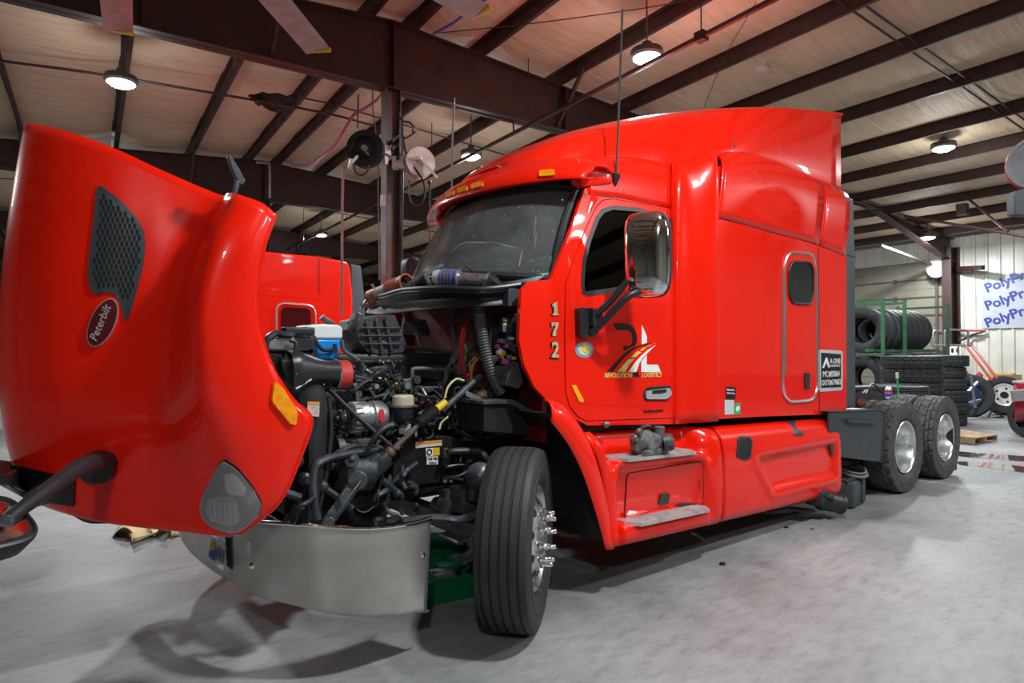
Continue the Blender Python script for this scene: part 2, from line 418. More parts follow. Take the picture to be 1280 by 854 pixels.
class Surf:
    """lets outlines read in the photograph be laid on a built surface as thin solid pieces"""
    def __init__(s, *objs):
        vs, fs = [], []
        dg = bpy.context.evaluated_depsgraph_get()
        for o in objs:
            me = o.data; k = len(vs); og = org(o)
            vs += [v.co + og for v in me.vertices]; fs += [[k + i for i in p.vertices] for p in me.polygons]
        s.t = BVHTree.FromPolygons(vs, fs)
    def hit(s, px, py):
        d = ray(px, py).normalized(); h = s.t.ray_cast(CAM, d)
        if h[0] is None:
            for e in range(1, 9):
                for dx, dy in ((1, 0), (-1, 0), (0, 1), (0, -1)):
                    h = s.t.ray_cast(CAM, ray(px + dx * e, py + dy * e).normalized())
                    if h[0] is not None:
                        dist = (h[0] - CAM).length; return CAM + d * dist, (h[1] if h[1].dot(d) < 0 else -h[1])
            return None, None
        n = h[1] if h[1].dot(d) < 0 else -h[1]
        return h[0], n
    def piece(s, outline, off=.004, thick=.004, holes=(), step=6, mb=None):
        mb = mb or MB()
        vs, fs = cdt(outline, holes, step)
        P = []; N = []
        for v in vs:
            p, n = s.hit(*v)
            if p is None: p, n = aty(*v, .1), V3((0, -1, 0))
            P.append(p + n * off); N.append(n)
        k = len(P); from collections import Counter
        ec = Counter()
        for f in fs:
            for i in range(3): ec[(f[i], f[(i + 1) % 3])] += 1
        F = [tuple(f) for f in fs] + [tuple(i + k for i in f[::-1]) for f in fs]
        for (a, b_) in ec:
            if (b_, a) not in ec: F.append((a, a + k, b_ + k, b_))
        mb.add(P + [P[i] - N[i] * thick for i in range(k)], F)
        return mb

def text(body, loc, size, m, parent, rot=(PI / 2, 0, 0), ext=.0015, shear=0.0, align='LEFT', sx=1.0, name='lettering', bold=0.0, ay='BOTTOM_BASELINE'):
    c = bpy.data.curves.new(name, 'FONT'); c.body = body; c.size = size; c.extrude = ext; c.shear = shear; c.align_x = align; c.offset = bold
    c.resolution_u = 3
    o = bpy.data.objects.new(name, c); COL.objects.link(o); o.data.materials.append(m)
    o.location = V3(loc) - org(parent); o.rotation_euler = rot; o.scale = (sx, 1, 1)
    bpy.context.view_layer.update()
    me = bpy.data.meshes.new_from_object(o.evaluated_get(bpy.context.evaluated_depsgraph_get()))
    q = bpy.data.objects.new(name, me); COL.objects.link(q); q.location = o.location; q.rotation_euler = o.rotation_euler; q.scale = o.scale
    bpy.data.objects.remove(o); o = q
    if parent: o.parent = parent
    return o
def struct(o): o['kind'] = 'structure'; return o
def copy_tree(o, parent=None):
    c = o.copy(); COL.objects.link(c)
    if parent: c.parent = parent
    for ch in list(o.children): copy_tree(ch, c)
    return c
# ================================================================ THE HALL
V0, V1 = -16.0, 32.0; UL, UR = -17.3, 17.5
m = MB(); m.grid([[bw(UL + (UR - UL) * i / 20, V0 + (V1 - V0) * j / 24, 0) for j in range(25)] for i in range(21)])
struct(m.build('floor', FLOORM))
# ceiling: sheet sagging between the purlins
PUR_R = [0.3, 1.4, 2.85, 4.35, 5.85, 7.4, 9.0, 10.5, 12.0, 13.5, 15.0, 16.5]
PUR_L = [-0.35, -1.6, -3.05, -4.6, -6.1, -7.6, -9.1, -10.6, -12.1, -13.6, -15.1, -16.5]
def ceil_rows(us):
    rows = []
    for a, b_ in zip(us[:-1], us[1:]):
        for k in range(6):
            t = k / 6; u = a + (b_ - a) * t; sag = 0.075 * math.sin(PI * t)
            rows.append([bw(u, v, roofz(u) + 0.2 - sag * (1 + .25 * math.sin(v * 2.3 + a * 5))) for v in [V0 + (V1 - V0) * j / 60 for j in range(61)]])
    u = us[-1]; rows.append([bw(u, v, roofz(u) + .2) for v in [V0 + (V1 - V0) * j / 60 for j in range(61)]])
    return rows
m = MB(); m.grid(ceil_rows([UL] + PUR_L[::-1] + PUR_R + [UR])); struct(m.build('ceiling', CEILM, ang=80))

def ibeam(m, P, Q, hP, hQ, fl=.22, tw=.012, tf=.02, top=True):
    """web plate with flanges; P,Q bottom points, hP,hQ depths"""
    d = (Q - P).normalized(); s_ = d.cross(V3((0, 0, 1))).normalized() * (fl / 2)
    a, b_ = P, Q; c, e = Q + V3((0, 0, hQ)), P + V3((0, 0, hP)); w_ = s_ * (tw / fl)
    m.prism([a - w_, b_ - w_, c - w_, e - w_], w_ * 2)
    m.prism([a - s_, b_ - s_, b_ + s_, a + s_], (0, 0, tf)); m.prism([e - s_, c - s_, c + s_, e + s_], (0, 0, -tf))
for v, lab in ((0, 'near'), (7.75, 'middle'), (15.6, 'far'), (-7.9, 'behind'), (23.6, 'last')):
    m = MB()
    ibeam(m, bw(UL + .5, v, 4.35), bw(-12, v, 5.2), .45, .1 + roofz(12) - 5.2 - .1)
    ibeam(m, bw(-12, v, 5.2), bw(0, v, 5.2), roofz(12) - 5.2, roofz(0) - 5.2)
    ibeam(m, bw(0, v, 5.2), bw(13.0, v, 5.2), roofz(0) - 5.2, roofz(13.0) - 5.2 + .02)
    ibeam(m, bw(13.0, v, 5.13), bw(UR - .35, v, 4.15), roofz(13) - 5.13, roofz(UR - .3) - 4.15)
    for u in (-9, -6, -3, 0, 3, 6, 9):
        m.box(bw(u, v, (5.2 + roofz(u)) / 2), (.012, .2, roofz(u) - 5.22), Matrix.Rotation(math.radians(-5), 3, 'Z'))
    struct(m.build('trim_1' if v == 0 else 'trim_rafter', STEEL_BROWN, smooth=False))
# purlins (Z sections)
m = MB()
for u in PUR_R + PUR_L:
    z = roofz(u); sg = 1 if u > 0 else -1
    m.bar(bw(u, V0, z + .1), bw(u, V1, z + .1), .006, .2)
    m.bar(bw(u + .035, V0, z + .003), bw(u + .035, V1, z + .003), .075, .006)
    m.bar(bw(u - .035, V0, z + .19), bw(u - .035, V1, z + .19), .075, .006)
    m.bar(bw(u + .03, V0, z + .02), bw(u + .03, V1, z + .02), .05, .05)
struct(m.build('trim_purlins', STEEL_BROWN, smooth=False))
# sag rods and flange braces
m = MB()
for v in (3.4, 11.5, -4.0, -4.15, 19):
    for a, b_ in (zip(PUR_L[::-1][:-1], PUR_L[::-1][1:]) if v != 3.4 else ()): m.cyl(bw(a, v, roofz(a) + .06), bw(b_, v, roofz(b_) + .06), .012, n=6)
    for a, b_ in zip(([PUR_L[0]] + PUR_R)[:-1], PUR_R): m.cyl(bw(a, v, roofz(a) + .06), bw(b_, v, roofz(b_) + .06), .016, n=6)
for v in (0, 7.75, 15.6):
    for u in (-7.6, -4.6, -1.6, 2.85, 5.85, 9.0):
        m.bar(bw(u, v + .05, 5.24), bw(u, v + .75, roofz(u) + .05), .05, .05); m.bar(bw(u, v - .05, 5.24), bw(u, v - .75, roofz(u) + .05), .05, .05)
struct(m.build('trim_braces', STEEL_BROWN, smooth=False))
# long straight tube crossing above the truck
# ridge column and eave columns
def wcol(m, u, v, h, d=.26, f=.26, rot=-5):
    R = Matrix.Rotation(math.radians(rot), 3, 'Z'); c = bw(u, v, h / 2)
    m.box(c, (d, .02, h), R); m.box(c + R @ V3((d / 2, 0, 0)), (.02, f, h), R); m.box(c - R @ V3((d / 2, 0, 0)), (.02, f, h), R)
    m.box(bw(u, v, .012), (d + .14, f + .14, .024), R)
m = MB(); wcol(m, 0, 0, 5.2, .2, .2); struct(m.build('trim_2', COLUMN_M, smooth=False, bev=.004))
m = MB(); wcol(m, 0, 7.75, 5.2, .22, .22); wcol(m, 0, 15.6, 5.2, .22, .22); struct(m.build('trim_3', STEEL_BROWN, smooth=False))
m = MB()
for v in (-7.9, 0, 7.75, 15.6):
    wcol(m, UR - .35, v, 4.6, .5, .24)
    wcol(m, UL + .35, v, 4.6, .5, .24)
struct(m.build('trim_4', STEEL_BROWN, smooth=False))
# right wall: ribbed sheet, opening for the overhead door between the columns
def ribwall(m, f0, t0, t1, z0, z1, rib=.3, dep=.03):
    """f0(t,z,off) point on wall"""
    t = t0; rows = [[], []]
    while t < t1:
        for dt, o in ((0, 0), (rib * .62, 0), (rib * .70, dep), (rib * .92, dep)):
            tt = min(t + dt, t1); rows[0].append(f0(tt, z0, o)); rows[1].append(f0(tt, z1, o))
        t += rib
    rows[0].append(f0(t1, z0, 0)); rows[1].append(f0(t1, z1, 0)); m.grid(rows)
m = MB()
ribwall(m, lambda t, z, o: bw(UR - o, t, z), V0, 0.2, 0.75, 4.9)
ribwall(m, lambda t, z, o: bw(UR - o, t, z), 7.6, V1, 0, 4.9)
ribwall(m, lambda t, z, o: bw(UR - o, t, z), 0.2, 7.6, 4.3, 4.9)
struct(m.build('wall_right', WALLM, smooth=False))
m = MB(); m.box(bw(UR + .0, (V0 + .2) / 2, .4), (.06, .2 - V0, .8), Matrix.Rotation(math.radians(-5), 3, 'Z'))
struct(m.build('baseboard_right', mat('blue_wainscot', (0.012, 0.05, 0.22), .45, noise=.3), smooth=False))
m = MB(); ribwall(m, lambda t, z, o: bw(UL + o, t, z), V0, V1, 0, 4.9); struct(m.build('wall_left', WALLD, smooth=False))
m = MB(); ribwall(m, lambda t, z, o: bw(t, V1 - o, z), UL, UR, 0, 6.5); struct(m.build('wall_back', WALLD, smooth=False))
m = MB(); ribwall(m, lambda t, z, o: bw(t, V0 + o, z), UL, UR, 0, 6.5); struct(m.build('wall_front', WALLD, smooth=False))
# overhead door
Rz5 = Matrix.Rotation(math.radians(-5), 3, 'Z')
m = MB()
for k in range(8):
    z0 = k * .535; m.box(bw(UR - .1, 3.9, z0 + .262), (.05, 7.2, .515), Rz5)
    m.box(bw(UR - .13, 3.9, z0 + .26), (.02, 7.0, .02), Rz5)
d1 = struct(m.build('door_1', DOORM, smooth=False))
m = MB()
for k in range(1, 8):
    m.box(bw(UR - .14, 3.9, k * .535), (.02, 7.2, .045), Rz5)
    for v in (1.6, 3.1, 4.6, 6.1): m.box(bw(UR - .15, v, k * .535), (.03, .09, .13), Rz5)
tag(m.build('hinge_rail', mat('door_hinge_steel', (.10, .09, .08), .5, metal=.4), d1, smooth=False))
m = MB(); m.bar(bw(UR - .22, .42, 0), bw(UR - .22, .42, 4.1), .07, .05); m.bar(bw(UR - .22, .42, 4.1), bw(UR - 3.4, .42, 4.42), .05, .07)
m.bar(bw(UR - .22, 7.4, 0), bw(UR - .22, 7.4, 4.1), .07, .05); m.build('track', mat('door_hinge_steel', (.1, .09, .08)), d1, smooth=False)
m = MB(); m.cyl(bw(UR - .55, .28, 4.0), bw(UR - .48, .28, 4.0), .26, n=28); m.torus(bw(UR - .52, .28, 4.0), U, .25, .035, n=28)
m.build('drum', WHITED, d1)

# bay lamps
def bay_lamp(loc, label, group):
    t = empty('high_bay_light', loc, label, 'light', group)
    p = V3(loc)
    MB().lathe(p, (0, 0, 1), [(0, .0), (0, .19), (.03, .21), (.10, .2), (.13, .07), (.2, .06), (.2, 0)], 24).build('housing', mat('lamp_housing', (.12, .12, .12), .4, metal=.6), t)
    MB().lathe(p - V3((0, 0, .04)), (0, 0, 1), [(0, 0), (0, .12), (.035, .17), (.045, .17)], 24).build('lamp_lens', LED, t)
    u = (p - B0).dot(U)
    MB().cyl(p + V3((0, 0, .19)), (p.x, p.y, roofz(u) + .12), .012, n=6).build('hanger', STEELD, t)
    return t
LL = ['round LED lamp hanging under the roof at upper left, above the raised red hood', 'brightest round LED lamp, above the truck roof at top centre-right',
      'round LED lamp seen just left of the sun visor, beside the white hose reel', 'round LED lamp under the right roof slope, above the drive wheels',
      'small round LED lamp at far right, in front of the ribbed wall', 'small distant LED lamp low at left, seen above the second truck']
for (u, v, z), l in zip(BAYS_SEEN, LL): bay_lamp(bw(u, v, z), l, 'high bay lights under the roof')

# big ceiling fan overhead
HUB = V3((-1.93, 1.4, 4.75))
fan = empty('ceiling_fan', HUB, 'large overhead ceiling fan with broad bare metal blades and yellow tip ends', 'fan')
MB().lathe(HUB - V3((0, 0, .1)), (0, 0, 1), [(0, 0), (0, .3), (.05, .36), (.2, .36), (.24, .2), (.24, 0)], 32).build('hub', STEELD, fan)
MB().cyl(HUB + V3((0, 0, .12)), (HUB.x, HUB.y, roofz(-3.5) + .1), .05, n=12).build('down_rod', STEELD, fan)
BLADE = mat('fan_blade_aluminium', (.42, .34, .33), .38, metal=.55, noise=.3, nscale=5)
for k in range(10):
    a = math.radians(12 + 36 * k * 1.0 - 2); d = V3((math.cos(a), math.sin(a), 0)); s_ = V3((-math.sin(a), math.cos(a), 0))
    m = MB(); rows = []
    for i, (q, h) in enumerate([(-.12, .0), (-.07, .022), (0, .03), (.08, .02), (.13, -.012), (.06, -.006), (-.05, -.008), (-.12, 0)]):
        rows.append([HUB + d * t + s_ * q + V3((0, 0, h - q * .18)) for t in (.3, 1.2, 2.1, 3.05)])
    m.grid(rows); bl = m.build('blade', BLADE, fan, ang=50)
    m = MB(); m.box(HUB + d * 3.055, (.015, .26, .045), Matrix.Rotation(a, 3, 'Z'), bev=.003); m.build('blade_tip', YEL, bl)
# ================================================================ THE TRUCK
YM = 2.44            # far side = YM - y
truck = empty('semi_truck', (1.9, 1.22, 0), 'red high-roof sleeper semi truck number 172 with its hood tilted open, centre of the shop', 'truck')
def S(x, z):
    y = .22 + max(0, z - 2.0) * .12
    if x < .53: y += (.53 - x) * .06
    return y
def ats(px, py):
    p = aty(px, py, .22)
    for _ in range(6): p = aty(px, py, S(p.x, p.z))
    return p
def xz(L): return [(ats(*p).x, ats(*p).z) for p in L]
def skin(outer, holes=(), step=.1, th=.03, Sf=S, far=False, mb=None):
    """solid sheet lying on the side surface; outlines in (x, z)"""
    mb = mb or MB(); vs, fs = cdt(outer, holes, step)
    from collections import Counter
    k = len(vs); E_ = set((f[i], f[(i + 1) % 3]) for f in fs for i in range(3))
    P = [V3((v[0], Sf(*v), v[1])) for v in vs]
    F = [tuple(f) for f in fs] + [tuple(i + k for i in f[::-1]) for f in fs] + [(a, a + k, b_ + k, b_) for a, b_ in E_ if (b_, a) not in E_]
    mb.add(P + [p + V3((0, th, 0)) for p in P], F); return mb

# --- outlines on the side of the cab, read from the photograph
DOOR_PX = [(846, 262), (847, 400), (843, 523), (733, 527), (722, 522), (711, 508), (706, 490), (705, 420), (706, 356), (716, 325), (733, 282), (745, 258), (753, 250), (765, 248), (800, 254)]
WIN_PX = [(838, 275), (838, 340), (836, 352), (800, 358), (735, 368), (728, 366), (727, 352), (729, 325), (736, 298), (746, 272), (753, 263), (765, 259), (800, 262)]
DOOR = xz(DOOR_PX); WIN = xz(WIN_PX)
COWL = xz([(846, 252), (853, 530), (735, 532), (719, 524), (700, 506), (683, 500), (668, 484), (655, 455), (649, 425), (650, 395), (652, 362), (662, 352), (689, 349), (700, 322), (716, 282), (731, 236), (742, 232), (770, 238), (810, 246)])
m = skin(COWL, [DOOR], .1)
# back wall of the cab and roof of the cab, firewall bulkhead
body = m.build('cab_side', RED, truck, ang=50); far_copy(body)
# inner door jamb (dark) just behind the gap
m = skin(inset(DOOR, -.03), [inset(WIN, -.03)], .3, th=.02, Sf=lambda x, z: S(x, z) + .034); o_ = m.build('door_jamb', BLACKM, truck); far_copy(o_)
def make_door(far):
    m = skin(inset(DOOR, .006), [WIN], .08, th=.03, Sf=lambda x, z: S(x, z) - .004)
    if far: m2 = MB(); m2.bm.free(); m2.bm = m.bm; m = m2; t = MB(); me = bpy.data.meshes.new('t'); m.bm.to_mesh(me); t.bm.from_mesh(me); [setattr(v.co, 'y', YM - v.co.y) for v in t.bm.verts]; m = t
    return m.build('door', RED, truck, ang=50)
door = make_door(False); door_far = make_door(True)
# window rubber, glass (partly open: dark inside)
m = skin(inset(WIN, -.012), [inset(WIN, .02)], None, th=.03, Sf=lambda x, z: S(x, z) - .008); m.build('window_seal', BLACKP, door)
GL2, nt, b = nodes_mat('side_window_glass')
tr = nt.nodes.new('ShaderNodeBsdfTransparent'); tr.inputs[0].default_value = (.35, .38, .38, 1); gl = nt.nodes.new('ShaderNodeBsdfGlossy'); gl.inputs['Roughness'].default_value = .03
fr = nt.nodes.new('ShaderNodeFresnel'); m1 = nt.nodes.new('ShaderNodeMixShader'); nt.links.new(fr.outputs[0], m1.inputs[0]); nt.links.new(tr.outputs[0], m1.inputs[1]); nt.links.new(gl.outputs[0], m1.inputs[2]); nt.links.new(m1.outputs[0], nt.nodes['Material Output'].inputs[0])
for far, d in ((0, door), (1, door_far)):
    m = skin(inset(WIN, .012), [], .3, th=.004, Sf=lambda x, z: S(x, z) + .012)
    if far:
        for v in m.bm.verts: v.co.y = YM - v.co.y
    m.build('window_glass', GL2, d)
SD = Surf(door)
# moulded hollow with handle
hollow = rnd([(716, 477), (745, 482), (800, 484), (842, 482), (843, 503), (800, 508), (728, 506), (722, 500)], .3)
SD.piece(hollow, .002, .004, step=8).build('side_moulding', RED, door, ang=20)
SD.piece(rnd([(803, 492), (808, 484), (838, 482), (839, 494), (833, 501), (805, 501)], .3), .006, .012).build('handle_recess', BLACKM, door)
h = SD.piece(rnd([(806, 489), (836, 485), (838, 493), (832, 499), (806, 499)], .3), .016, .012, holes=[rnd([(813, 488.5), (831, 486.5), (832, 491), (826, 492.5), (813, 493)], .3)], step=3).build('door_handle', mat('handle_chrome', (.85, .86, .88), .28, metal=.7), door)
SD.piece(rnd([(714, 482), (719, 481), (730, 502), (724, 503)], .25), .006, .008).build('side_reflector', YELLOWR, door)

# --- windscreen
def wscurve(a, c, yA, bow, n=9):
    """a: corner at near side, c: centre; symmetric"""
    out = []
    for i in range(n):
        t = -1 + 2 * i / (n - 1); y = 1.22 + t * (1.22 - yA); q = abs(t) ** 2.4
        out.append(V3((c[0] + (a[0] - c[0]) * q, y, c[1] + (a[1] - c[1]) * q)))
    return out
bot = wscurve((.52, 2.08), (.10, 2.14), .315, 0); top = wscurve((.80, 2.75), (.56, 2.86), .37, 0)
m = MB(); rows = []
for k in range(7):
    t = k / 6; rows.append([b_.lerp(t_, t) + V3((-.03 * math.sin(PI * t), 0, 0)) for b_, t_ in zip(bot, top)])
m.grid(patch(rows, 2, 3)); m.build('windshield', GLASS, truck, ang=80)
ws_rows = rows
def ws_at(s_, t):   # s across 0..1, t up 0..1
    i = s_ * 8; k = int(min(7, i)); f = i - k
    j = t * 6; l = int(min(5, j)); g = j - l
    a = ws_rows[l][k].lerp(ws_rows[l][k + 1], f); b_ = ws_rows[l + 1][k].lerp(ws_rows[l + 1][k + 1], f); return a.lerp(b_, g)
m = MB()
for s_ in (0, 1): m.tube([ws_at(s_, t) + V3((-.012, 0, 0)) for t in (0, .25, .5, .75, 1)], .028, n=8)
for t in (0, 1): m.tube([ws_at(s_, t) + V3((-.012, 0, 0)) for s_ in [q / 12 for q in range(13)]], .028, n=8)
m.build('windshield_seal', BLACKP, truck)
m = MB(); rows = []
for t in (.80, 1.0): rows.append([ws_at(q / 16, t) + V3((.006, 0, -.004)) for q in range(17)])
m.grid(rows); m.build('shade_band', DARKGLASS, truck, solid=.002)
# A pillars
m = MB()
for i in range(2):
    pass
pil = []
for px, py, qx, qy in ((690, 347, 706, 357), (699, 325, 714, 327), (710, 296, 724, 301), (721, 266, 737, 272), (731, 238, 750, 248)):
    a = aty(px, py, .34); b_ = ats(qx - 2, qy); pil.append([a + V3((.01, .06, 0)), a, a.lerp(b_, .5) + V3((-.012, -.02, 0)), b_])
m.grid(patch(pil, 3, 3)); o_ = m.build('windshield_pillar', RED, truck, solid=.02, ang=60); far_copy(o_)
# --- roof edge of the cab over the door
def px_patch(lines, ku=3, kv=3):
    return patch([[aty(*q) if len(q) == 3 else V3(q[1]) for q in row] for row in lines], ku, kv)
def P(px, py, y): return aty(px, py, y)
cap = []
for lo, hi in (((735, 244), (737, 205)), ((752, 246), (756, 199)), ((775, 248), (778, 194)), ((800, 253), (803, 196)), ((825, 258), (826, 199)), ((846, 262), (847, 206))):
    a = ats(*lo); z2 = P(hi[0], hi[1], .46)
    cap.append([a, V3((a.x, a.y + .01, a.z + .14)), V3((a.x * .8 + z2.x * .2, a.y + .045, a.z + .28)), z2 + V3((0, 0, -.01)), z2 + V3((.05, .25, .06)), V3((a.x + .1, 1.22, z2.z + .1))])
m = MB(); m.grid(patch(cap, 3, 3)); m.mirror(); m.build('cab_roof', RED, truck, solid=.02, ang=60)
# --- flared panel between door and sleeper
fl = []
for z_py, y0 in ((530, .20), (480, .2), (400, .2), (330, .21), (270, .24), (230, .27), (208, .33), (200, .42)):
    L = P(847, z_py, y0); R = P(895, z_py - (4 if z_py > 300 else 0), .10 if z_py > 215 else (.16 if z_py > 205 else .3))
    if z_py <= 208: R = P(893, {208: 196, 200: 190}[z_py], {208: .14, 200: .28}[z_py])
    fl.append([L + V3((0, .05, 0)), L, L.lerp(R, .3) + V3((0, .012, 0)), L.lerp(R, .65) + V3((0, -.02, 0)), R + V3((-.02, -.012, 0)), R + V3((.0, .012, 0))])
m = MB(); m.grid(patch(fl, 3, 3)); o_ = m.build('flare_panel', RED, truck, solid=.02, ang=60); far_copy(o_)

# --- sleeper: side sheets (flat, y=.10) with rivets
YS = .10
def pz(px, py, y=YS): p = aty(px, py, y); return (p.x, p.z)
CREASE = [(896, 273), (930, 281), (960, 290), (1000, 300), (1025, 308), (1058, 321)]
LOWER = [pz(1058, 517), pz(960, 520.5), pz(895, 524)] + [pz(*q) for q in CREASE]
LDOOR = rnd([pz(977, 503), pz(979, 315), pz(1019, 317), pz(1021, 500)], .3, 6)
m = skin(LOWER, [], .25, th=.04, Sf=lambda x, z: YS); slp = m.build('sleeper_side', RED, truck); far_copy(slp)
xr = pz(1058, 517)[0]
# upper bulging panels
def upper(cols, name):
    rows = []
    for (cx, cy), (tx, ty) in cols:
        c = P(cx, cy, YS - .004); t = P(tx, ty, .19); 
        h_ = t.z - c.z
        rows.append([c, V3((c.x * .7 + t.x * .3, YS - .012, c.z + h_ * .35)), V3((c.x * .3 + t.x * .7, YS - .004, c.z + h_ * .72)), V3((t.x, .135, t.z - .035)), t, t + V3((0, .10, -.01)), t + V3((0, .2, -.05))])
    m = MB(); m.grid(patch(rows, 3, 3)); o_ = m.build(name, RED, truck, solid=.02, ang=60); far_copy(o_); return o_
upper([((897, 272), (894, 194)), ((915, 276), (908, 189.5)), ((940, 283), (932, 191)), ((970, 291.5), (962, 199)), ((1000, 299), (992, 211)), ((1024, 306), (1020, 226))], 'sleeper_shoulder')
upper([((1026, 307), (1022, 228)), ((1040, 313), (1035, 232)), ((1057.5, 320), (1053, 240))], 'sleeper_shoulder')
# vertical seams, drip line and rivets
m = MB()
for a, b_, n in (((896, 274), (1025, 308), 22), ((1027, 309), (1057, 321), 6), ((910, 352), (963, 363), 5), ((908, 454), (968, 456), 6), ((898, 522), (1056, 516), 28), ((897, 190), (895, 520), 0)):
    for k in range(n):
        t = k / max(1, n - 1); q = aty(a[0] + (b_[0] - a[0]) * t, a[1] + (b_[1] - a[1]) * t + (2.5 if a[1] < 310 else 0), YS); m.ball(q, .0065, n=6, sc=(1, .6, 1))
for (ax, ay), (bx, by), n in (((898, 285), (898, 515), 9), ((1023, 325), (1023, 510), 8), ((1056, 330), (1056, 505), 8), ((849, 290), (849, 505), 6)):
    for k in range(n):
        t = k / (n - 1); q = aty(ax + (bx - ax) * t, ay + (by - ay) * t, YS if ax > 860 else .2); m.ball(q, .0065, n=6, sc=(1, .6, 1))
m.build('rivets', RED, truck)
m = MB()
for a, b_ in (((1024, 310), (1023, 517)),):
    p, q = aty(*a, YS), aty(*b_, YS); m.box((p + q) / 2 + V3((0, -.001, 0)), (.006, .006, (p - q).length))
m.bar(aty(895, 276, YS - .004), aty(894, 522, YS - .004), .01, .01)
m.build('panel_seam', BLACKM, truck)
# luggage door
m = MB(); t3 = [V3((p[0], YS - .008, p[1])) for p in LDOOR]; m.tube(t3 + [t3[0], t3[1]], .014, n=8, smooth=1)
ld = skin(inset(LDOOR, .008), [], .3, th=.008, Sf=lambda x, z: YS - .007).build('luggage_door', RED, truck)
m.build('door_frame', CHROME if False else mat('frame_aluminium', (.75, .75, .76), .22, metal=.9), ld)
WN = rnd([pz(985, 379), pz(984, 327), pz(1015, 328), pz(1015, 381)], .33, 6)
skin(WN, [], None, th=.01, Sf=lambda x, z: YS - .014).build('window', DARKGLASS, ld)
m = MB(); t3 = [V3((p[0], YS - .016, p[1])) for p in WN]; m.tube(t3 + [t3[0], t3[1]], .010, n=8, smooth=1); m.build('window_seal', BLACKP, ld)
skin(rnd([pz(1004, 486), pz(1004, 466), pz(1010, 466), pz(1010, 486)], .2), [], None, th=.03, Sf=lambda x, z: YS - .02).build('latch', BLACKP, ld)
m = MB(); p, q = aty(980, 355, YS), aty(979, 470, YS); m.cyl(p + V3((0, -.015, 0)), q + V3((0, -.015, 0)), .008); m.build('hinge', STEELD, ld)
# core box added inside the sleeper to block light; black cab floor
m = MB()
zs0, zs1 = aty(1058, 517, YS).z, 3.2
m.prism([V3((2.1, .13, 1.06)), V3((xr - .01, .13, .98)), V3((xr + .0, .13, 3.15)), V3((2.1, .13, 3.1))], (0, 2.18, 0))
m.build('sleeper_core', RED, truck)
m = MB()
m.prism([V3((.72, .26, 1.05)), V3((2.1, .26, 1.02)), V3((2.1, .26, 1.12)), V3((.72, .26, 1.15))], (0, 1.92, 0))
m.build('cab_floor', BLACKM, truck)
# roof liner
m = MB(); m.prism([V3((.72, .40, 2.86)), V3((2.1, .34, 2.98)), V3((2.1, .34, 3.02)), V3((.72, .40, 2.90))], (0, 1.64, 0)); m.build('headliner', mat('dark_liner', (.03, .032, .034), .8), truck)
# interior
CABGREY = mat('cab_trim_grey', (.16, .19, .18), .6)
m = MB(); rows = []
for y in (.34, .6, .9, 1.22, 1.6, 1.9, 2.1): 
    q = 1 - abs((y - 1.22) / 0.9) ** 2.5 * .5
    rows.append([V3((.52 - .3 * q, y, 2.06)), V3((.62 - .2 * q, y, 2.13 + .05 * (abs(y - .75) < .25))), V3((.82, y, 2.12 + .10 * (y < 1.0))), V3((.95, y, 2.0)), V3((.95, y, 1.5))])
m.grid(patch(rows, 3, 3)); dash = m.build('dashboard', CABGREY, truck, solid=.02)
m = MB(); m.torus(V3((1.05, .68, 1.98)), V3((.75, 0, .66)), .21, .017, n=32); m.cyl(V3((.82, .68, 1.80)), V3((1.04, .68, 1.975)), .03)
for a in (0, 2.1, 4.2): m.bar(V3((1.05, .68, 1.98)), V3((1.05, .68, 1.98)) + Matrix.Rotation(a, 3, V3((.75, 0, .66)).normalized()) @ V3((0, .2, 0)), .03, .015)
m.build('steering_wheel', BLACKP, truck)
for y in (.72, 1.72):
    m = MB(); m.box((1.45, y, 1.62), (.5, .5, .16), bev=.05); m.box((1.75, y, 2.05), (.16, .48, .8), Matrix.Rotation(.12, 3, 'Y'), bev=.05); m.box((1.5, y, 1.34), (.3, .3, .4)); m.build('seat', mat('seat_cloth', (.03, .03, .033), .9), truck)
m = MB(); m.prism([V3((.55, .50, 2.15)), V3((.50, .98, 2.145)), V3((.57, .96, 2.215)), V3((.62, .52, 2.225))], (.002, 0, .002)); m.build('reflected_paper', DECAL_W, truck)  # tilted sheet stands in for paper reflected in the windshield
m = MB(); t_ = MB(); bmesh.ops.create_uvsphere(t_.bm, u_segments=24, v_segments=14, radius=1)
for v in t_.bm.verts: v.co = V3((v.co.x * .16 + .74, v.co.y * .30 + .68, v.co.z * .17 + 2.13))
m.merge(t_); m.build('reflected_dash', mat('reflected_dash_green', (.25, .33, .31), .5), truck)  # hump stands in for the dash reflection in the glass
# --- roof fairing
R0 = [(626, 214, .95), (660, 207, .72), (700, 201, .60), (745, 199, .52), (790, 202, .47), (838, 207, .40), (880, 194, .26), (920, 192, .17), (965, 200, .14), (1010, 219, .12), (1051, 234, .115)]
R1 = [(625, 210, .98), (662, 197, .76), (702, 188, .63), (746, 180, .54), (790, 178, .49), (836, 178, .42), (878, 172, .30), (920, 170, .19), (965, 172, .14), (1010, 178, .12), (1051, 190, .115)]
R2 = [(624, 208, 1.0), (664, 189, .80), (704, 175, .68), (747, 164, .60), (790, 157, .55), (834, 153, .47), (876, 148, .35), (920, 144, .24), (965, 142, .17), (1010, 145, .14), (1051, 150, .12)]
R3 = [(623, 207, 1.04), (665, 184, .88), (705, 167.5, .80), (748, 156, .74), (791, 147.5, .70), (834, 141.5, .60), (877, 137, .46), (920, 134.5, .32), (965, 134, .22), (1010, 137.5, .18), (1051, 141, .16)]
rows = []
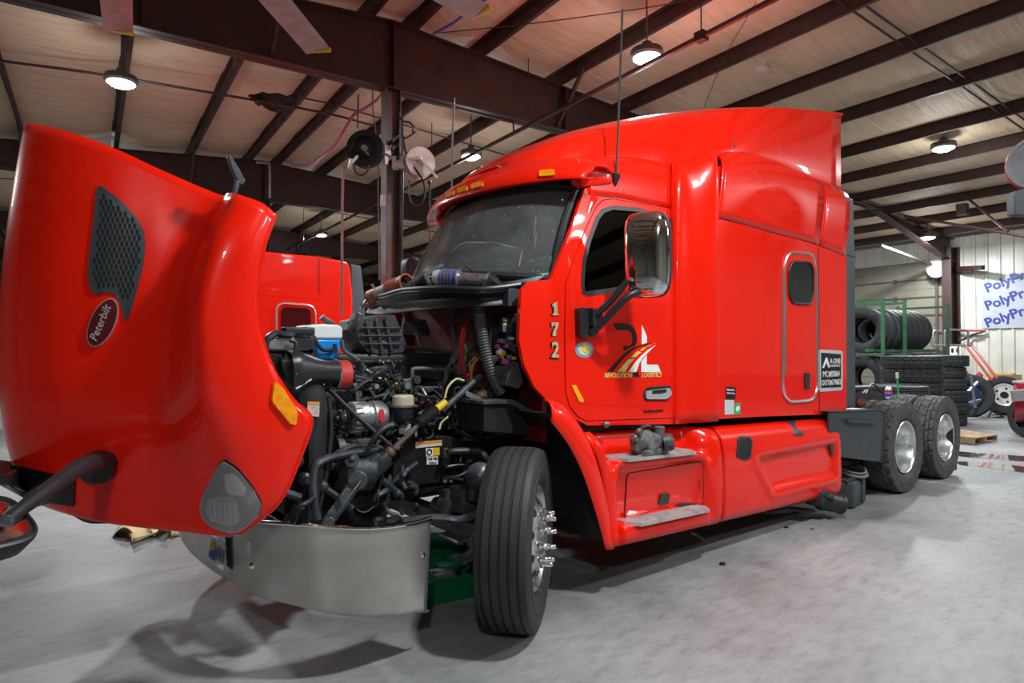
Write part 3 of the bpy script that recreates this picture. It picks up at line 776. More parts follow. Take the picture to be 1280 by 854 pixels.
for a, b_, c, d in zip(R0, R1, R2, R3):
    A, B_, Cc, Dd = aty(*a), aty(*b_), aty(*c), aty(*d)
    E1 = Dd + V3((0, (1.22 - Dd.y) * .35, .012)); E2 = V3((Dd.x, 1.22, Dd.z + .015))
    rows.append([A + V3((0, .03, -.05)), A, B_, Cc, Dd, E1, E2])
m = MB(); m.grid(patch(rows, 3, 3)); m.mirror(); rf = m.build('roof_fairing', RED, truck, solid=.02, ang=60)
m = MB(); x1 = aty(1051, 190, .115).x
m.prism([V3((x1 - .01, .13, 3.0)), V3((x1 - .01, .13, 3.95)), V3((x1 - .01, .2, 4.02)), V3((x1 - .01, 2.24, 4.02)), V3((x1 - .01, 2.31, 3.95)), V3((x1 - .01, 2.31, 3.0))], (.01, 0, 0)); m.build('fairing_back', BLACKP, truck)
SR = Surf(rf)
m = MB()
for q in ((918, 175), (918, 182), (1003, 143), (1006, 178)):
    p, n = SR.hit(*q); m.ball(p, .012 if q[0] < 1000 else .007, n=8)
m.build('fairing_bolts', STEELD, rf)
m = MB(); pts = [SR.hit(*q)[0] for q in ((1002, 142), (1003, 155), (1006, 178))]; m.tube(pts, .0025, n=5, smooth=1); m.build('fairing_seam', BLACKM, rf)
# --- sun visor with marker lamps
vis = []
for lo, hi in (((758, 221), (757, 205)), ((735, 217), (735, 198)), ((700, 213), (700, 196)), ((660, 217), (660, 200)), ((620, 226), (620, 208)), ((585, 240), (585, 222)), ((552, 258), (552, 240)), ((533, 274), (536, 252)), ((528, 276), (529, 262))):
    t = (758 - lo[0]) / (758 - 528); vis.append((lo, hi, t))
rows = []
NV = 21
for k in range(NV):
    t = -1 + 2 * k / (NV - 1); y = 1.22 + t * 1.02; q = abs(t) ** 2.2; e = max(0, abs(t) - .86) / .14
    xf = .37 + .33 * q; zl = 2.785 - .015 * e; fh = 1 - .45 * e
    xb = .78 + .17 * q; zb = 3.05 - .12 * q - .03 * e; yy = y
    rows.append([V3((xf + .12, yy, zl + .01)), V3((xf + .012, yy, zl - .008)), V3((xf, yy, zl + .012)), V3((xf + .02, yy, zl + .06 * fh)), V3((xf + .075, yy, zl + .125 * fh)), V3((xf * .5 + xb * .5, 1.22 + (yy - 1.22) * (1 - .01 * e), (zb + zl) / 2 + .085 * fh)), V3((xb, 1.22 + (yy - 1.22) * (1 - .03 * e), zb)), V3((xb + .10, 1.22 + (yy - 1.22) * .93, zb - .01))])
m = MB(); m.grid(patch(rows, 3, 3)); vis_o = m.build('sun_visor', RED, truck, solid=.015, ang=60)
SV = Surf(vis_o)
m = MB(); m.box((.90, .345, 2.87), (.34, .12, .2), Matrix.Rotation(math.radians(-14), 3, 'Y'), bev=.03); o_ = m.build('visor_filler', RED, vis_o); far_copy(o_)  # filler body added to close the dark gap at the visor ends
for q in ((567, 235), (547, 243), (586, 228), (684, 217)):
    pass
for c, w_, h_, sk in (((563.5, 243.5), 10, 5, -4), ((578.5, 237.5), 12, 6, -4), ((597, 232), 14, 6, -4), ((684, 217), 19, 7, -1.5)):
    x, y = c
    o = [(x - w_ / 2, y + h_ / 2 - sk / 2), (x + w_ / 2, y + h_ / 2 + sk / 2), (x + w_ / 2, y - h_ / 2 + sk / 2), (x - w_ / 2, y - h_ / 2 - sk / 2)]
    SV.piece(rnd(inset(o, -1.5), .3), .002, .004).build('marker_lamp_bezel', RED, vis_o)
    SV.piece(rnd(o, .3), .012, .012).build('marker_lamp', AMBER, vis_o)
# --- wipers
m = MB(); a = ws_at(.33, .02) + V3((-.05, 0, .0)); 
m.bar(aty(586, 341, 1.15), aty(621, 340, .95), .02, .03); m.tube([aty(560, 349, 1.35), aty(580, 342, 1.2), aty(600, 341, 1.05)], .008); m.build('wiper', BLACKP, truck)
# --- grey side extender behind the sleeper
xe0 = pz(1058, 400)[0]
m = MB(); P4 = [pz(1056, 244), pz(1068, 249), pz(1070, 320), pz(1071, 509), pz(1057, 511)]
m.prism([V3((p[0], .11, p[1])) for p in P4], (0, .04, 0))
far_copy(m.build('side_extender', GREYFAIR, truck, bev=.008))
m = MB(); m.bar(aty(1057, 318, .108), aty(1070, 322, .108), .004, .006); m.build('extender_seam', BLACKM, truck)

# --- side fairing below the doors
LV = [(.14, 1.04), (.06, .97), (.03, .86), (.02, .76), (.015, .62), (.015, .48), (.02, .42), (.025, .38), (.04, .33), (.07, .29)]
SP = [(.30, 1.04), (.25, .90), (.235, .865), (.05, .86), (.035, .82), (.075, .765), (.125, .50), (.115, .455), (-.015, .435), (-.02, .33)]
def row(x, prof, dz=0.0): return [V3((x, y, z + dz)) for y, z in prof]
sk_ = lambda x: -.032 * (x - .8)
LV2 = [(.12, 1.07), (.05, 1.0), (.03, .90), (.02, .78), (.015, .62), (.015, .48), (.01, .42), (.005, .38), (.01, .34), (.03, .31)]
rows = [[V3((x, y, z)) for (y, z), x in zip(LV2, (.58, .60, .64, .68, .71, .73, .735, .74, .745, .75))],
        [V3((x, y, z)) for (y, z), x in zip(LV2, (.66, .69, .72, .76, .79, .81, .82, .82, .82, .82))],
        row(.84, SP, 0), row(.92, SP, sk_(.92)), row(1.3, SP, sk_(1.3)), row(1.76, SP, sk_(1.76)), row(1.84, [(a[0] * .5 + b_[0] * .5, a[1] * .5 + b_[1] * .5) for a, b_ in zip(SP, LV)], sk_(1.84)), row(1.93, LV, sk_(1.93)), row(2.03, LV, sk_(2.03))]
g = patch(rows, 3, 3)
m = MB(); m.grid(g); sf = m.build('step_fairing', RED, truck, solid=.02, ang=50); far_copy(sf)
LV3 = [(.16, 1.04), (.10, 1.02), (.055, .97), (.03, .90), (.02, .80), (.015, .62), (.015, .46), (.02, .38), (.035, .33), (.08, .29)]
# rear skirt with raised frame and hollow
HOL = [pz(947, 573, .02), pz(1045, 553, .02), pz(1044, 594, .02), pz(1000, 604, .02), pz(967, 613, .02)]
rows = []; NX = 90
prof = crom([V3((0, y, z)) for y, z in LV3], 6)
xs_end = 4.13
for i in range(NX + 1):
    x = 2.045 + (xs_end - 2.045) * i / NX; dz = sk_(x); r_ = []
    e = max(0, (x - (xs_end - .14)) / .14); ins = .10 * (1 - math.sqrt(max(0, 1 - e * e)))
    for p in prof:
        z = p.z + dz
        if ins: z = z + (0.66 - z) * ins * .55
        y = p.y + ins
        if HOL[0][0] - .3 < x < HOL[1][0] + .3 and .3 < z < .95:
            d = dpoly(x, z, HOL); inn = inpoly(x, z, HOL); sd = d if inn else -d
            y += .035 * max(0, min(1, sd / .035)); y -= .012 * max(0, 1 - abs(sd + .05) / .06)
        r_.append(V3((x, y, z)))
    rows.append(r_)
m = MB(); m.grid(rows); rs = m.build('side_skirt', RED, truck, solid=.02, ang=50); far_copy(rs)
SS = Surf(rs); SF_ = Surf(sf)
fillp = rnd([(920, 572), (921, 550), (924, 545), (937, 546), (940, 552), (938, 572), (932, 576)], .3)
SS.piece(fillp, .008, .012, holes=[rnd(inset([(920, 572), (921, 550), (924, 545), (937, 546), (940, 552), (938, 572), (932, 576)], 2.8), .3)], step=None).build('filler_rim', BLACKP, rs)
SS.piece(rnd(inset([(920, 572), (921, 550), (924, 545), (937, 546), (940, 552), (938, 572), (932, 576)], 2.5), .3), .003, .003, step=None).build('filler_pocket', BLACKM, rs)
SS.piece(rnd([(983, 527), (994, 525), (1004, 541), (1003, 545), (993, 545)], .2), .006, .02).build('skirt_bracket', BLACKP, rs)
# treads
def tread(z, y0, y1, x0, x1, slope, label=None):
    m = MB(); n = 18; th = .022
    pts = [(x0 + .07, y0), (x0, y0 + (y1 - y0) * .55), (x0 + .01, y1), (x1, y1), (x1 + .01, y0 + (y1 - y0) * .5), (x1 - .06, y0)]
    m.prism([V3((x, y, z + sk_(x))) for x, y in pts], (0, 0, th))
    for r_ in range(3):
        for k in range(n):
            x = x0 + .08 + (x1 - x0 - .14) * (k + .5 * (r_ % 2)) / n; y = y0 + (y1 - y0) * (.22 + .28 * r_)
            m.box((x, y, z + sk_(x) + th + .003), (.024, .02, .008), Matrix.Rotation(.5, 3, 'Z'))
    return m.build('step_tread', mat('step_aluminium', (.62, .63, .63), .42, metal=.6, noise=.3, nscale=10), sf, smooth=False)
tread(.862, .005, .22, .84, 1.72, 0); tread(.438, -.055, .115, .90, 1.80, 0)
tb = rnd([(784, 592), (878, 577), (879, 628), (870, 633), (783, 650), (781, 640)], .12)
SF_.piece(tb, .006, .008, step=8).build('toolbox_door', RED, sf, ang=25)
SF_.piece(rnd(inset(tb, -1.1), .1), .001, .003, step=8).build('toolbox_gap', BLACKM, sf)
SF_.piece(rnd([(821, 631), (824, 617), (835, 616), (833, 629)], .2), .02, .012, step=None).build('toolbox_latch', BLACKP, sf)
# --- wheel arch lip
A_ = [(684, 500), (702, 506), (722, 528), (738, 556), (750, 592), (759, 632), (766, 684)]
B_ = [(688, 527), (699, 540), (713, 560), (727, 588), (739, 622), (749, 655), (757, 687)]
rows = []
for a, b_ in zip(A_, B_):
    p, q = aty(*a, .05), aty(*b_, -.005); d = q - p
    rows.append([p + V3((.0, .04, 0)), p, p + d * .25 + V3((0, -.03, 0)), p + d * .7 + V3((0, -.028, 0)), q, q + V3((.03, .03, .01))])
m = MB(); m.grid(patch(rows, 4, 3)); o_ = m.build('wheel_arch_lip', RED, truck, solid=.012, ang=60); far_copy(o_)
# inner wheel housing (dark)
m = MB(); rows = []
for a in range(-14, 80, 13):
    t = math.radians(a); x = .12 + .62 * math.cos(t); z = .52 + .72 * math.sin(t)
    rows.append([V3((x, y, z)) for y in (.04, .3, .6, .9)])
m.grid(rows); o_ = m.build('wheel_housing', BLACKM, truck, solid=.01); far_copy(o_)
# ================================================================ WHEELS
TR, TW = .518, .285
def tyre_mesh(name, R=TR, W_=TW, kind='steer', m_=None, rim=.285):
    """tyre around local Y axis, centred on the origin, outer face towards -Y"""
    m = MB(); hw = W_ / 2; nS = 96 if kind == 'steer' else 168
    ws = []
    if kind == 'steer':
        gro = (-.72, -.36, 0, .36, .72)
        w_ = -1.0
        for g in gro:
            ws += [(g - .055, 0), (g - .04, -.014), (g + .04, -.014), (g + .055, 0)]
        ws = [(-.99, -.006)] + ws + [(.99, -.006)]
    else:
        ws = [(-1 + 2 * k / 34, 0) for k in range(35)]
    rows = []
    side = [(rim - .005, -.30), (rim + .012, -.36), (rim + .03, -.43), (R - .17, -.50), (R - .11, -.515), (R - .05, -.497), (R - .02, -.478)]
    for s_ in range(nS):
        a = 2 * PI * s_ / nS; r_ = []
        for rr_, yy in side: r_.append((rr_, yy * W_))
        for w_, d in ws:
            rad = R - .012 * abs(w_) ** 4
            if kind == 'steer': rad += d
            else:
                aw = abs(w_); ph = s_ % 7
                grooved = False
                if .30 < aw < .40 or (.70 < aw < .76): grooved = True
                off = 0 if w_ < 0 else 3
                if aw >= .76: grooved |= ((s_ + off) % 7) == 0
                elif aw > .40: grooved |= ((s_ + off + 3 + int(aw * 6)) % 7) == 0
                else: grooved |= ((s_ + 2 + (1 if w_ > 0 else 0)) % 7) == 0
                if grooved: rad -= .016
            r_.append((rad, w_ * hw * .955))
        for rr_, yy in side[::-1]: r_.append((rr_, -yy * W_))
        rows.append([V3((r * math.cos(a), y, r * math.sin(a))) for r, y in r_])
    rows.append(rows[0]); m.grid(rows)
    # lettering ribs on the side wall
    m.torus(V3((0, -.508 * W_, 0)), (0, 1, 0), R - .10, .004, n=72, m=6); m.torus(V3((0, -.49 * W_, 0)), (0, 1, 0), R - .045, .003, n=72, m=6)
    return m
def rim_steer(parent, M):
    m = MB()
    m.lathe((0, 0, 0), (0, -1, 0), [(.10, .285), (.118, .297), (.125, .288), (.115, .275), (.095, .262), (.10, .245), (.128, .18), (.135, .165), (.135, .0)], 64)
    m.lathe((0, 0, 0), (0, -1, 0), [(.10, .285), (-.12, .283), (-.12, .27), (.06, .26), (.09, .25)], 48)
    bmesh.ops.transform(m.bm, matrix=M, verts=m.bm.verts[:])
    r_ = m.build('rim', WHEEL_ALU, parent)
    for k in range(10):
        m = MB(); a = 2 * PI * k / 10 + .3; c = V3((.213 * math.cos(a), -.1155, .213 * math.sin(a)))
        ax = V3((.55 * math.cos(a), -1, .55 * math.sin(a))).normalized(); m.cyl(c - ax * .008, c + ax * .0035, .026, n=16)
        bmesh.ops.transform(m.bm, matrix=M, verts=m.bm.verts[:]); m.build('hand_hole', BLACKM, r_)
    for k in range(10):
        a = 2 * PI * k / 10; c = V3((.142 * math.cos(a), -.13, .142 * math.sin(a)))
        m = MB(); m.lathe(c, (0, -1, 0), [(0, .026), (.006, .027), (.03, .024), (.034, .017), (.04, .0165), (.072, .0155), (.082, .011), (.086, 0)], 14)
        bmesh.ops.transform(m.bm, matrix=M, verts=m.bm.verts[:]); m.build('lug_nut_cover', CHROME, r_)
    m = MB(); m.lathe((0, -.12, 0), (0, -1, 0), [(0, .085), (.03, .084), (.045, .075), (.05, 0)], 24); bmesh.ops.transform(m.bm, matrix=M, verts=m.bm.verts[:]); m.build('hub_cap', STEELD, r_)
    return r_
def wheel_at(name, loc, yaw, kind, flip=False, parent=None):
    M = Matrix.Translation(V3(loc)) @ Matrix.Rotation(yaw + (PI if flip else 0), 4, 'Z')
    m = tyre_mesh(name, kind=kind); bmesh.ops.transform(m.bm, matrix=M, verts=m.bm.verts[:])
    t = m.build(name, RUBBER if kind == 'steer' else RUBBER_G, parent, ang=28)
    return t, M
# steering: left front wheel turned left by 40 degrees
ft, M = wheel_at('front_tyre', (0, .06, TR), math.radians(40), 'steer', parent=truck); rim_steer(ft, M)
ft2, M2 = wheel_at('front_tyre', (0, YM - .18, TR), math.radians(34), 'steer', flip=True, parent=truck); rim_steer(ft2, M2)
def rim_drive(parent, M, outer=True):
    m = MB()
    # deep dish on the outer dual
    m.lathe((0, 0, 0), (0, -1, 0), [(.118, .287), (.126, .298), (.133, .29), (.122, .276), (.10, .268), (.03, .252), (-.10, .247), (-.135, .235), (-.145, .2), (-.145, .11), (-.14, .10), (-.14, 0)], 64)
    bmesh.ops.transform(m.bm, matrix=M, verts=m.bm.verts[:]); r_ = m.build('rim', WHEEL_ALU, parent)
    m = MB(); m.lathe((0, .14, 0), (0, -1, 0), [(0, .085), (.05, .08), (.07, .06), (.10, .04), (.105, 0)], 24)
    for k in range(10):
        a = 2 * PI * k / 10; c = V3((.142 * math.cos(a), .14, .142 * math.sin(a))); m.cyl(c, c + V3((0, -.04, 0)), .016, n=6)
    bmesh.ops.transform(m.bm, matrix=M, verts=m.bm.verts[:]); m.build('hub', GREYD, r_); MB().cyl((M @ V3((0, .04, 0))), (M @ V3((0, .02, 0))), .03).build('hub_plug', mat('plug_olive', (.3, .35, .05), .4), r_)
AX = (5.62, 6.90)
for x in AX:
    for far in (0, 1):
        y = .145 if not far else YM - .145
        t, M = wheel_at('drive_tyre', (x, y, TR - .003), 0, 'drive', flip=bool(far), parent=truck); rim_drive(t, M)
        y2 = y + (.32 if not far else -.32)
        t, M = wheel_at('drive_tyre', (x, y2, TR - .003), 0, 'drive', flip=bool(far), parent=truck)
for x in AX:
    m = MB(); m.cyl((x, .3, .53), (x, YM - .3, .53), .09); m.ball((x, 1.22, .55), .24, (1, .8, 1), 16); m.build('drive_axle', FRAME, truck)
# frame rails and rear parts
m = MB()
m.prism([V3((-.95, .79, .72)), V3((.9, .79, .68)), V3((7.6, .79, .70)), V3((7.6, .79, .97)), V3((.9, .79, .98)), V3((-.95, .79, 1.0))], (0, .09, 0))
far_copy(m.build('frame_rail', FRAME, truck))
for x in (3.0, 4.6, 6.25, 7.4): m = MB(); m.box((x, 1.22, .84), (.12, .7, .2)); m.build('crossmember', FRAME, truck)
# quarter fender ahead of the drive wheels, dark rubber
m = MB(); rows = []
Pf = [(1032, 516), (1062, 515.5), (1095, 512.5), (1106, 513.5)]
pr_ = [V3(aty(1036, 514, .02)), V3(aty(1075, 513, .02)), V3(aty(1100, 512, .02)), V3(aty(1107, 520, .02)), V3(aty(1106, 545, .02)), V3(aty(1103, 577, .02))]
rr_ = crom(pr_, 3); m.grid([[p + V3((0, y, 0)) for p in rr_] for y in (0, .3, .62)])
side_ = [V3(aty(1036, 514, .03)), V3(aty(1100, 513, .03)), V3(aty(1107, 520, .03)), V3(aty(1103, 578, .03)), V3(aty(1040, 570, .03)), V3(aty(1036, 545, .03))]
m.prism(side_, (0, .015, 0)); o_ = m.build('quarter_fender', FLAPB, truck, solid=.01); far_copy(o_)
m = MB(); m.bar(aty(1058, 526, .01), aty(1094, 528, .01), .04, .025); m.build('fender_rib', FLAPB, truck)
# deck plate with brand strip behind the sleeper
dk = rnd([(1068, 489), (1107, 493), (1107, 511), (1068, 513)], .05)
m = MB(); pts = [aty(1066, 490, .38), aty(1107, 494, .38), aty(1107, 513, .38), aty(1066, 515, .38)]; m.prism(pts, (0, .03, 0)); m.box((5.1, 1.22, 1.02), (1.0, 1.5, .03)); dp = m.build('splash_plate', BLACKP, truck)
q = aty(1076, 503, .37)
m = MB(); m.lathe(q, (0, -1, 0), [(0, .0), (0, .12), (.004, .12), (.006, .105), (.004, .0)], 32)
for v in m.bm.verts: v.co.z = q.z + (v.co.z - q.z) * .42
m.build('brand_oval', mat('dark_red_enamel', (.12, .02, .02), .4), dp)
text('Peterbilt', q + V3((-.10, -.012, -.018)), .06, mat('dull_red_letters', (.35, .08, .08), .4), dp, shear=.3)
# rear mud flap
m = MB(); m.prism([aty(1197, 520, .02), aty(1196, 588, .02), aty(1191, 588, .02), aty(1191, 520, .02)], (0, .6, 0)); far_copy(m.build('mud_flap', BLACKP, truck))
m = MB(); p = aty(1194, 523, .02); m.cyl(p, p + V3((.0, .1, 0)), .05); m.build('flap_bracket', STEELD, truck)
# fifth wheel plate
m = MB(); rows = []
m.box((6.25, 1.22, 1.12), (.75, .9, .05), bev=.02); m.box((6.25, 1.22, 1.03), (.5, .7, .12)); m.build('fifth_wheel', BLACKG, truck)
# coloured air hoses behind the sleeper
m = MB(); m.tube([aty(1080, 497, .8), aty(1090, 480, .9), aty(1100, 488, .9), aty(1108, 494, .9)], .012); m.tube([aty(1078, 492, .9), aty(1088, 484, 1.0), aty(1100, 490, 1.0)], .012); m.build('air_line', BLACKP, truck)
# tank under the skirt on the near side
m = MB(); m.cyl((2.2, .55, .62), (4.0, .55, .58), .26, n=32); m.build('fuel_tank', GREYD, truck)
m = MB(); m.box((1.3, .62, .66), (1.0, .6, .5)); m.build('battery_box', BLACKM, truck)
# ================================================================ HOOD, tilted open
def superel0(n, a, b_, e=3.2):
    return [(a * math.copysign(abs(math.cos(t)) ** (2 / e), math.cos(t)), b_ * math.copysign(abs(math.sin(t)) ** (2 / e), math.sin(t))) for t in [2 * PI * k / n for k in range(n)]]
L0 = [(345, 268, .06), (330, 312, .03), (323, 360, .02), (326, 412, .02), (343, 463, .02), (367, 500, .02), (390, 524, .02), (378, 568, .03), (350, 628, .05), (306, 664, .10)]
L1 = [(328, 254, .05), (307, 304, .005), (299, 357, .0), (299, 412, .0), (307, 463, .0), (323, 503, .0), (338, 541, .0), (336, 582, .015), (322, 632, .04), (283, 667, .10)]
L2 = [(298, 243, .10), (273, 294, .05), (257, 348, .035), (250, 400, .03), (253, 452, .03), (262, 502, .03), (277, 545, .035), (288, 588, .05), (282, 635, .09), (258, 667, .16)]
L3 = [(285, 241, .24), (259, 291, .17), (242, 343, .15), (233, 395, .14), (231, 447, .14), (233, 500, .14), (240, 548, .15), (247, 592, .18), (242, 635, .22), (230, 664, .27)]
L4 = [(274, 243, .38), (245, 290, .36), (225, 340, .34), (211, 392, .33), (204, 443, .33), (199, 495, .33), (200, 545, .34), (204, 592, .36), (204, 632, .38), (200, 661, .40)]
L5 = [(205, 214, .46), (192, 266, .44), (178, 322, .43), (168, 380, .42), (163, 436, .42), (160, 492, .42), (160, 545, .43), (163, 592, .45), (165, 630, .47), (164, 657, .49)]
L6 = [(140, 184, .54), (130, 243, .52), (122, 307, .51), (116, 370, .50), (113, 430, .50), (112, 490, .50), (113, 545, .52), (116, 590, .54), (120, 626, .56), (123, 651, .58)]
L7 = [(76, 162, .66), (66, 226, .65), (58, 298, .64), (53, 366, .63), (51, 430, .63), (52, 490, .63), (56, 545, .65), (63, 590, .67), (72, 622, .69), (82, 642, .71)]
L8 = [(34, 153.5, .84), (22, 218, .84), (11, 293, .84), (4, 364, .84), (1, 430, .84), (3, 490, .85), (9, 545, .86), (20, 587, .87), (34, 613, .88), (48, 630, .90)]
def hood_ctrl():
    rows = []
    for k in range(10):
        r = [aty(*L[k]) for L in (L0, L1, L2, L3, L4, L5, L6, L7, L8)]
        e = r[-1]; r.append(V3((e.x - .006, 1.02, e.z + .012))); r.append(V3((e.x - .008, 1.22, e.z + .015)))
        rows.append(r)
    # curl of the nose below (the front of the hood now faces the floor)
    last = rows[-1]
    rows.append([V3((p.x + (0.05 if j > 1 else .0), p.y + .03 if j < 6 else p.y, p.z - .012)) for j, p in enumerate(last)])
    return rows
g = patch(hood_ctrl(), 5, 5)
m = MB(); m.grid(g); m.mirror(); hood = m.build('hood', RED, truck, solid=.012, ang=70)
SH = Surf(hood)
# rolled lips
m = MB(); edge = [g[i][0] for i in range(len(g))]; m.tube([p + V3((0.0, .006, 0)) for p in edge], .008, n=6, smooth=1); lip_ = m.build('hood_lip', RED, hood); far_copy(lip_)
m = MB(); lowe = g[-1][:]; m.tube([p + V3((.0, 0, -.004)) for p in lowe], .007, n=6, smooth=1)
m.build('nose_trim', mat('dark_chrome', (.25, .25, .25), .25, metal=.9), hood)
# black inner skin, put in for the shade inside the raised hood
m = MB(); m.grid([[p + V3((.05, 0, 0)) + (V3((0, .05, 0)) if j < 20 else V3((0, 0, 0))) for j, p in enumerate(r[3:])] for r in g[3:-4]]); m.mirror(); m.build('hood_dark_skin', BLACKM, hood)
# grille and air intake, facing the floor
m = MB(); rows = []
for i, (dx, dz) in enumerate(((0, 0), (.03, -.055), (.14, -.095), (.55, -.10), (.60, -.02))):
    rows.append([V3((g[-1][-1].x + .02 + dx + .05 * abs(t) ** 2, 1.22 + t * .50, g[-1][-1].z - .005 + dz)) for t in [-1 + 2 * k / 12 for k in range(13)]])
m.grid(patch(rows, 3, 1))
m.build('grille', BLACKP, hood, solid=.02)
# --- side vent
VO = [(125, 232), (131, 235), (150, 250), (170, 271), (179, 286), (182, 300), (180, 330), (172, 362), (165, 386), (161, 399), (156, 399), (153, 384), (145, 369), (137, 366), (127, 366), (122, 369), (114, 362), (111, 350), (111, 335), (115, 300), (119, 265), (121, 240)]
SH.piece(inset(VO, 1.0), .003, .004, step=8).build('vent_pocket', BLACKM, hood)
m = MB(); SH.piece(VO, .008, .01, holes=[inset(VO, 3.0)], step=None, mb=m)
VENTM = mat('vent_plastic', (.035, .045, .055), .4)
inner = inset(VO, 2.6)
import itertools
cells = []
cw, ch = 6.1, 10.2
row_i = 0; y = 232
while y < 402:
    x = 104 + (cw / 2 if row_i % 2 else 0)
    while x < 186:
        sx = x + (y - 300) * -.03
        hexp = [(sx, y - 4.6), (sx + 2.1, y - 2.2), (sx + 2.1, y + 2.2), (sx, y + 4.6), (sx - 2.1, y + 2.2), (sx - 2.1, y - 2.2)]
        if inpoly(sx, y, inner) and all(inpoly(a, b_, inner) and dpoly(a, b_, inner) > .5 for a, b_ in hexp): cells.append(hexp)
        x += cw
    y += ch * .72; row_i += 1
vt = m.build('side_vent', VENTM, hood, smooth=False)
SH.piece(inset(VO, 2.4), .006, .006, holes=cells, step=None).build('vent_mesh', VENTM, vt, smooth=False)
# --- oval emblem with script
def oval(cx, cy, a, b_, ang, n=28):
    c, s_ = math.cos(ang), math.sin(ang)
    return [(cx + a * math.cos(2 * PI * k / n) * c - b_ * math.sin(2 * PI * k / n) * s_, cy + a * math.cos(2 * PI * k / n) * s_ + b_ * math.sin(2 * PI * k / n) * c) for k in range(n)]
eang = math.radians(-66)
SH.piece(oval(129.5, 403, 37, 20.5, eang), .002, .003, step=6).build('emblem_boss', RED, hood)
em = SH.piece(oval(129.5, 403.5, 32.5, 15.5, eang), .010, .008, step=6).build('emblem', mat('emblem_rim', (.75, .74, .72), .3, metal=.8), hood)
SH.piece(oval(129.5, 403.5, 31, 14.3, eang), .012, .002, step=6).build('emblem_field', mat('dark_maroon_enamel', (.085, .008, .012), .3), em)
def text_on(surf, p0, p1, body, m_, parent, off=.008, shear=0., hscale=1.0, bold=0.0, name='lettering', npx=None, plane=None, ext=.0012):
    """writes body from photo point p0 to p1 (baseline) on a surface"""
    if surf: A, n = surf.hit(*p0); B_, n2 = surf.hit(*p1); n = (n + n2).normalized()
    else: A, n = aty(*p0, plane), V3((0, -1, 0)); B_ = aty(*p1, plane)
    x = (B_ - A); L = x.length; x.normalize(); z = (n - x * n.dot(x)).normalized(); y = z.cross(x)
    o = text(body, (0, 0, 0), 1.0, m_, None, rot=(0, 0, 0), ext=0.5, shear=shear, name=name, bold=bold)
    xs = [v.co.x for v in o.data.vertices]; ys = [v.co.y for v in o.data.vertices]; w0 = max(xs) - min(xs); x0 = min(xs)
    s_ = L / w0; me = o.data
    for v in me.vertices:
        q = A + x * ((v.co.x - x0) * s_) + y * (v.co.y * s_ * hscale) + z * (off + v.co.z * ext * 2); v.co = q - org(parent)
    if parent: o.parent = parent
    ORG[o.name] = org(parent); return o
text_on(SH, (122.5, 427), (141, 383), 'Peterbilt', mat('emblem_letters', (.75, .66, .6), .35, metal=.5), em, .014, shear=.3, hscale=1.0, bold=.0)
# --- turn signal and headlamp
TS = rnd([(341, 477.5), (352, 486), (370, 516), (368, 531), (361, 530), (338, 502)], .18)
SH.piece(rnd(inset([(341, 477.5), (352, 486), (370, 516), (368, 531), (361, 530), (338, 502)], -2.0), .15), .003, .006, step=6).build('turn_signal_rim', RED, hood)
SH.piece(TS, .018, .018, step=6).build('turn_signal', AMBER, hood)
HLp = [(281, 575), (296, 585), (314, 607), (326, 627), (322, 642), (306, 656), (291, 664), (275, 662), (259, 652), (253, 639), (256, 620), (268, 596), (276, 580)]
HL = rnd(HLp, .3, 3)
SH.piece(rnd(inset(HLp, -1.8), .3, 3), .004, .006, step=8).build('headlamp_seal', BLACKM, hood)
hl = SH.piece(HL, .020, .006, step=7).build('headlamp', LENS, hood)
SH.piece(inset(HL, 1.5), .003, .002, step=8).build('headlamp_reflector', mat('reflector', (.22, .22, .22), .35, metal=.4), hl)
SH.piece(rnd([(281, 592), (294, 593), (308, 610), (305, 620), (284, 617)], .3), .008, .004, step=6).build('headlamp_bulb_bowl', mat('lamp_bowl', (.85, .85, .85), .22, metal=.5), hl)
SH.piece(rnd([(262, 622), (286, 620), (298, 628), (300, 652), (288, 658), (266, 652), (257, 640)], .25), .006, .003, step=6).build('headlamp_bulb_bowl', mat('lamp_bowl_low', (.5, .5, .49), .3, metal=.5), hl)
for k in range(6):
    x = 263 + k * 6; SH.piece([(x, 625 + k * .5), (x + 2.4, 625 + k * .5), (x + 3.6, 652), (x + 1.4, 652)], .011, .003, step=None).build('lens_rib', mat('lamp_rib', (.75, .75, .74), .3, metal=.3), hl)
SH.piece([(305, 622), (318, 612), (322, 624), (312, 632)], .010, .003, step=None).build('side_marker_bulb', mat('faded_amber', (.35, .2, .14), .3), hl)
# --- hood mirror (near side): foot, arm and head with red reflection
p0, n0 = SH.hit(131, 580)
m = MB()
FT = [(112, 567), (119, 563), (132, 563), (142, 567), (148, 575), (147, 588), (141, 598), (128, 600), (116, 598), (108, 592), (106, 578)]
SH.piece(rnd(FT, .25), .05, .05, step=7, mb=m)
mf = m.build('mirror_foot', BLACKP, hood, ang=60)
m = MB(); pts = [aty(124, 578, .40), aty(105, 582, .30), aty(88, 592, .22), aty(60, 612, .10), aty(30, 634, .0), aty(10, 650, -.06)]
m.tube(pts, lambda t: .040 - .018 * t, n=12); m.build('mirror_arm', BLACKP, mf)
c = aty(-14, 655, -.06); nrm = V3((.25, -.46, .85)).normalized(); tx2 = nrm.cross(V3((0, 0, 1))).normalized(); ty2 = tx2.cross(nrm)
m = MB(); rows = []
for sc, d in ((0, -.11), (.55, -.10), (.85, -.07), (1.0, -.005), (1.0, .01), (.93, .014), (.9, .002), (0, .0)): rows.append([c + tx2 * (a_ * sc) + ty2 * (b_ * sc) + nrm * d for a_, b_ in superel0(32, .12, .13)])
for r_ in rows: r_.append(r_[0])
m.grid(rows); mh = m.build('mirror_head', BLACKP, mf, ang=60)
m = MB(); rows = []
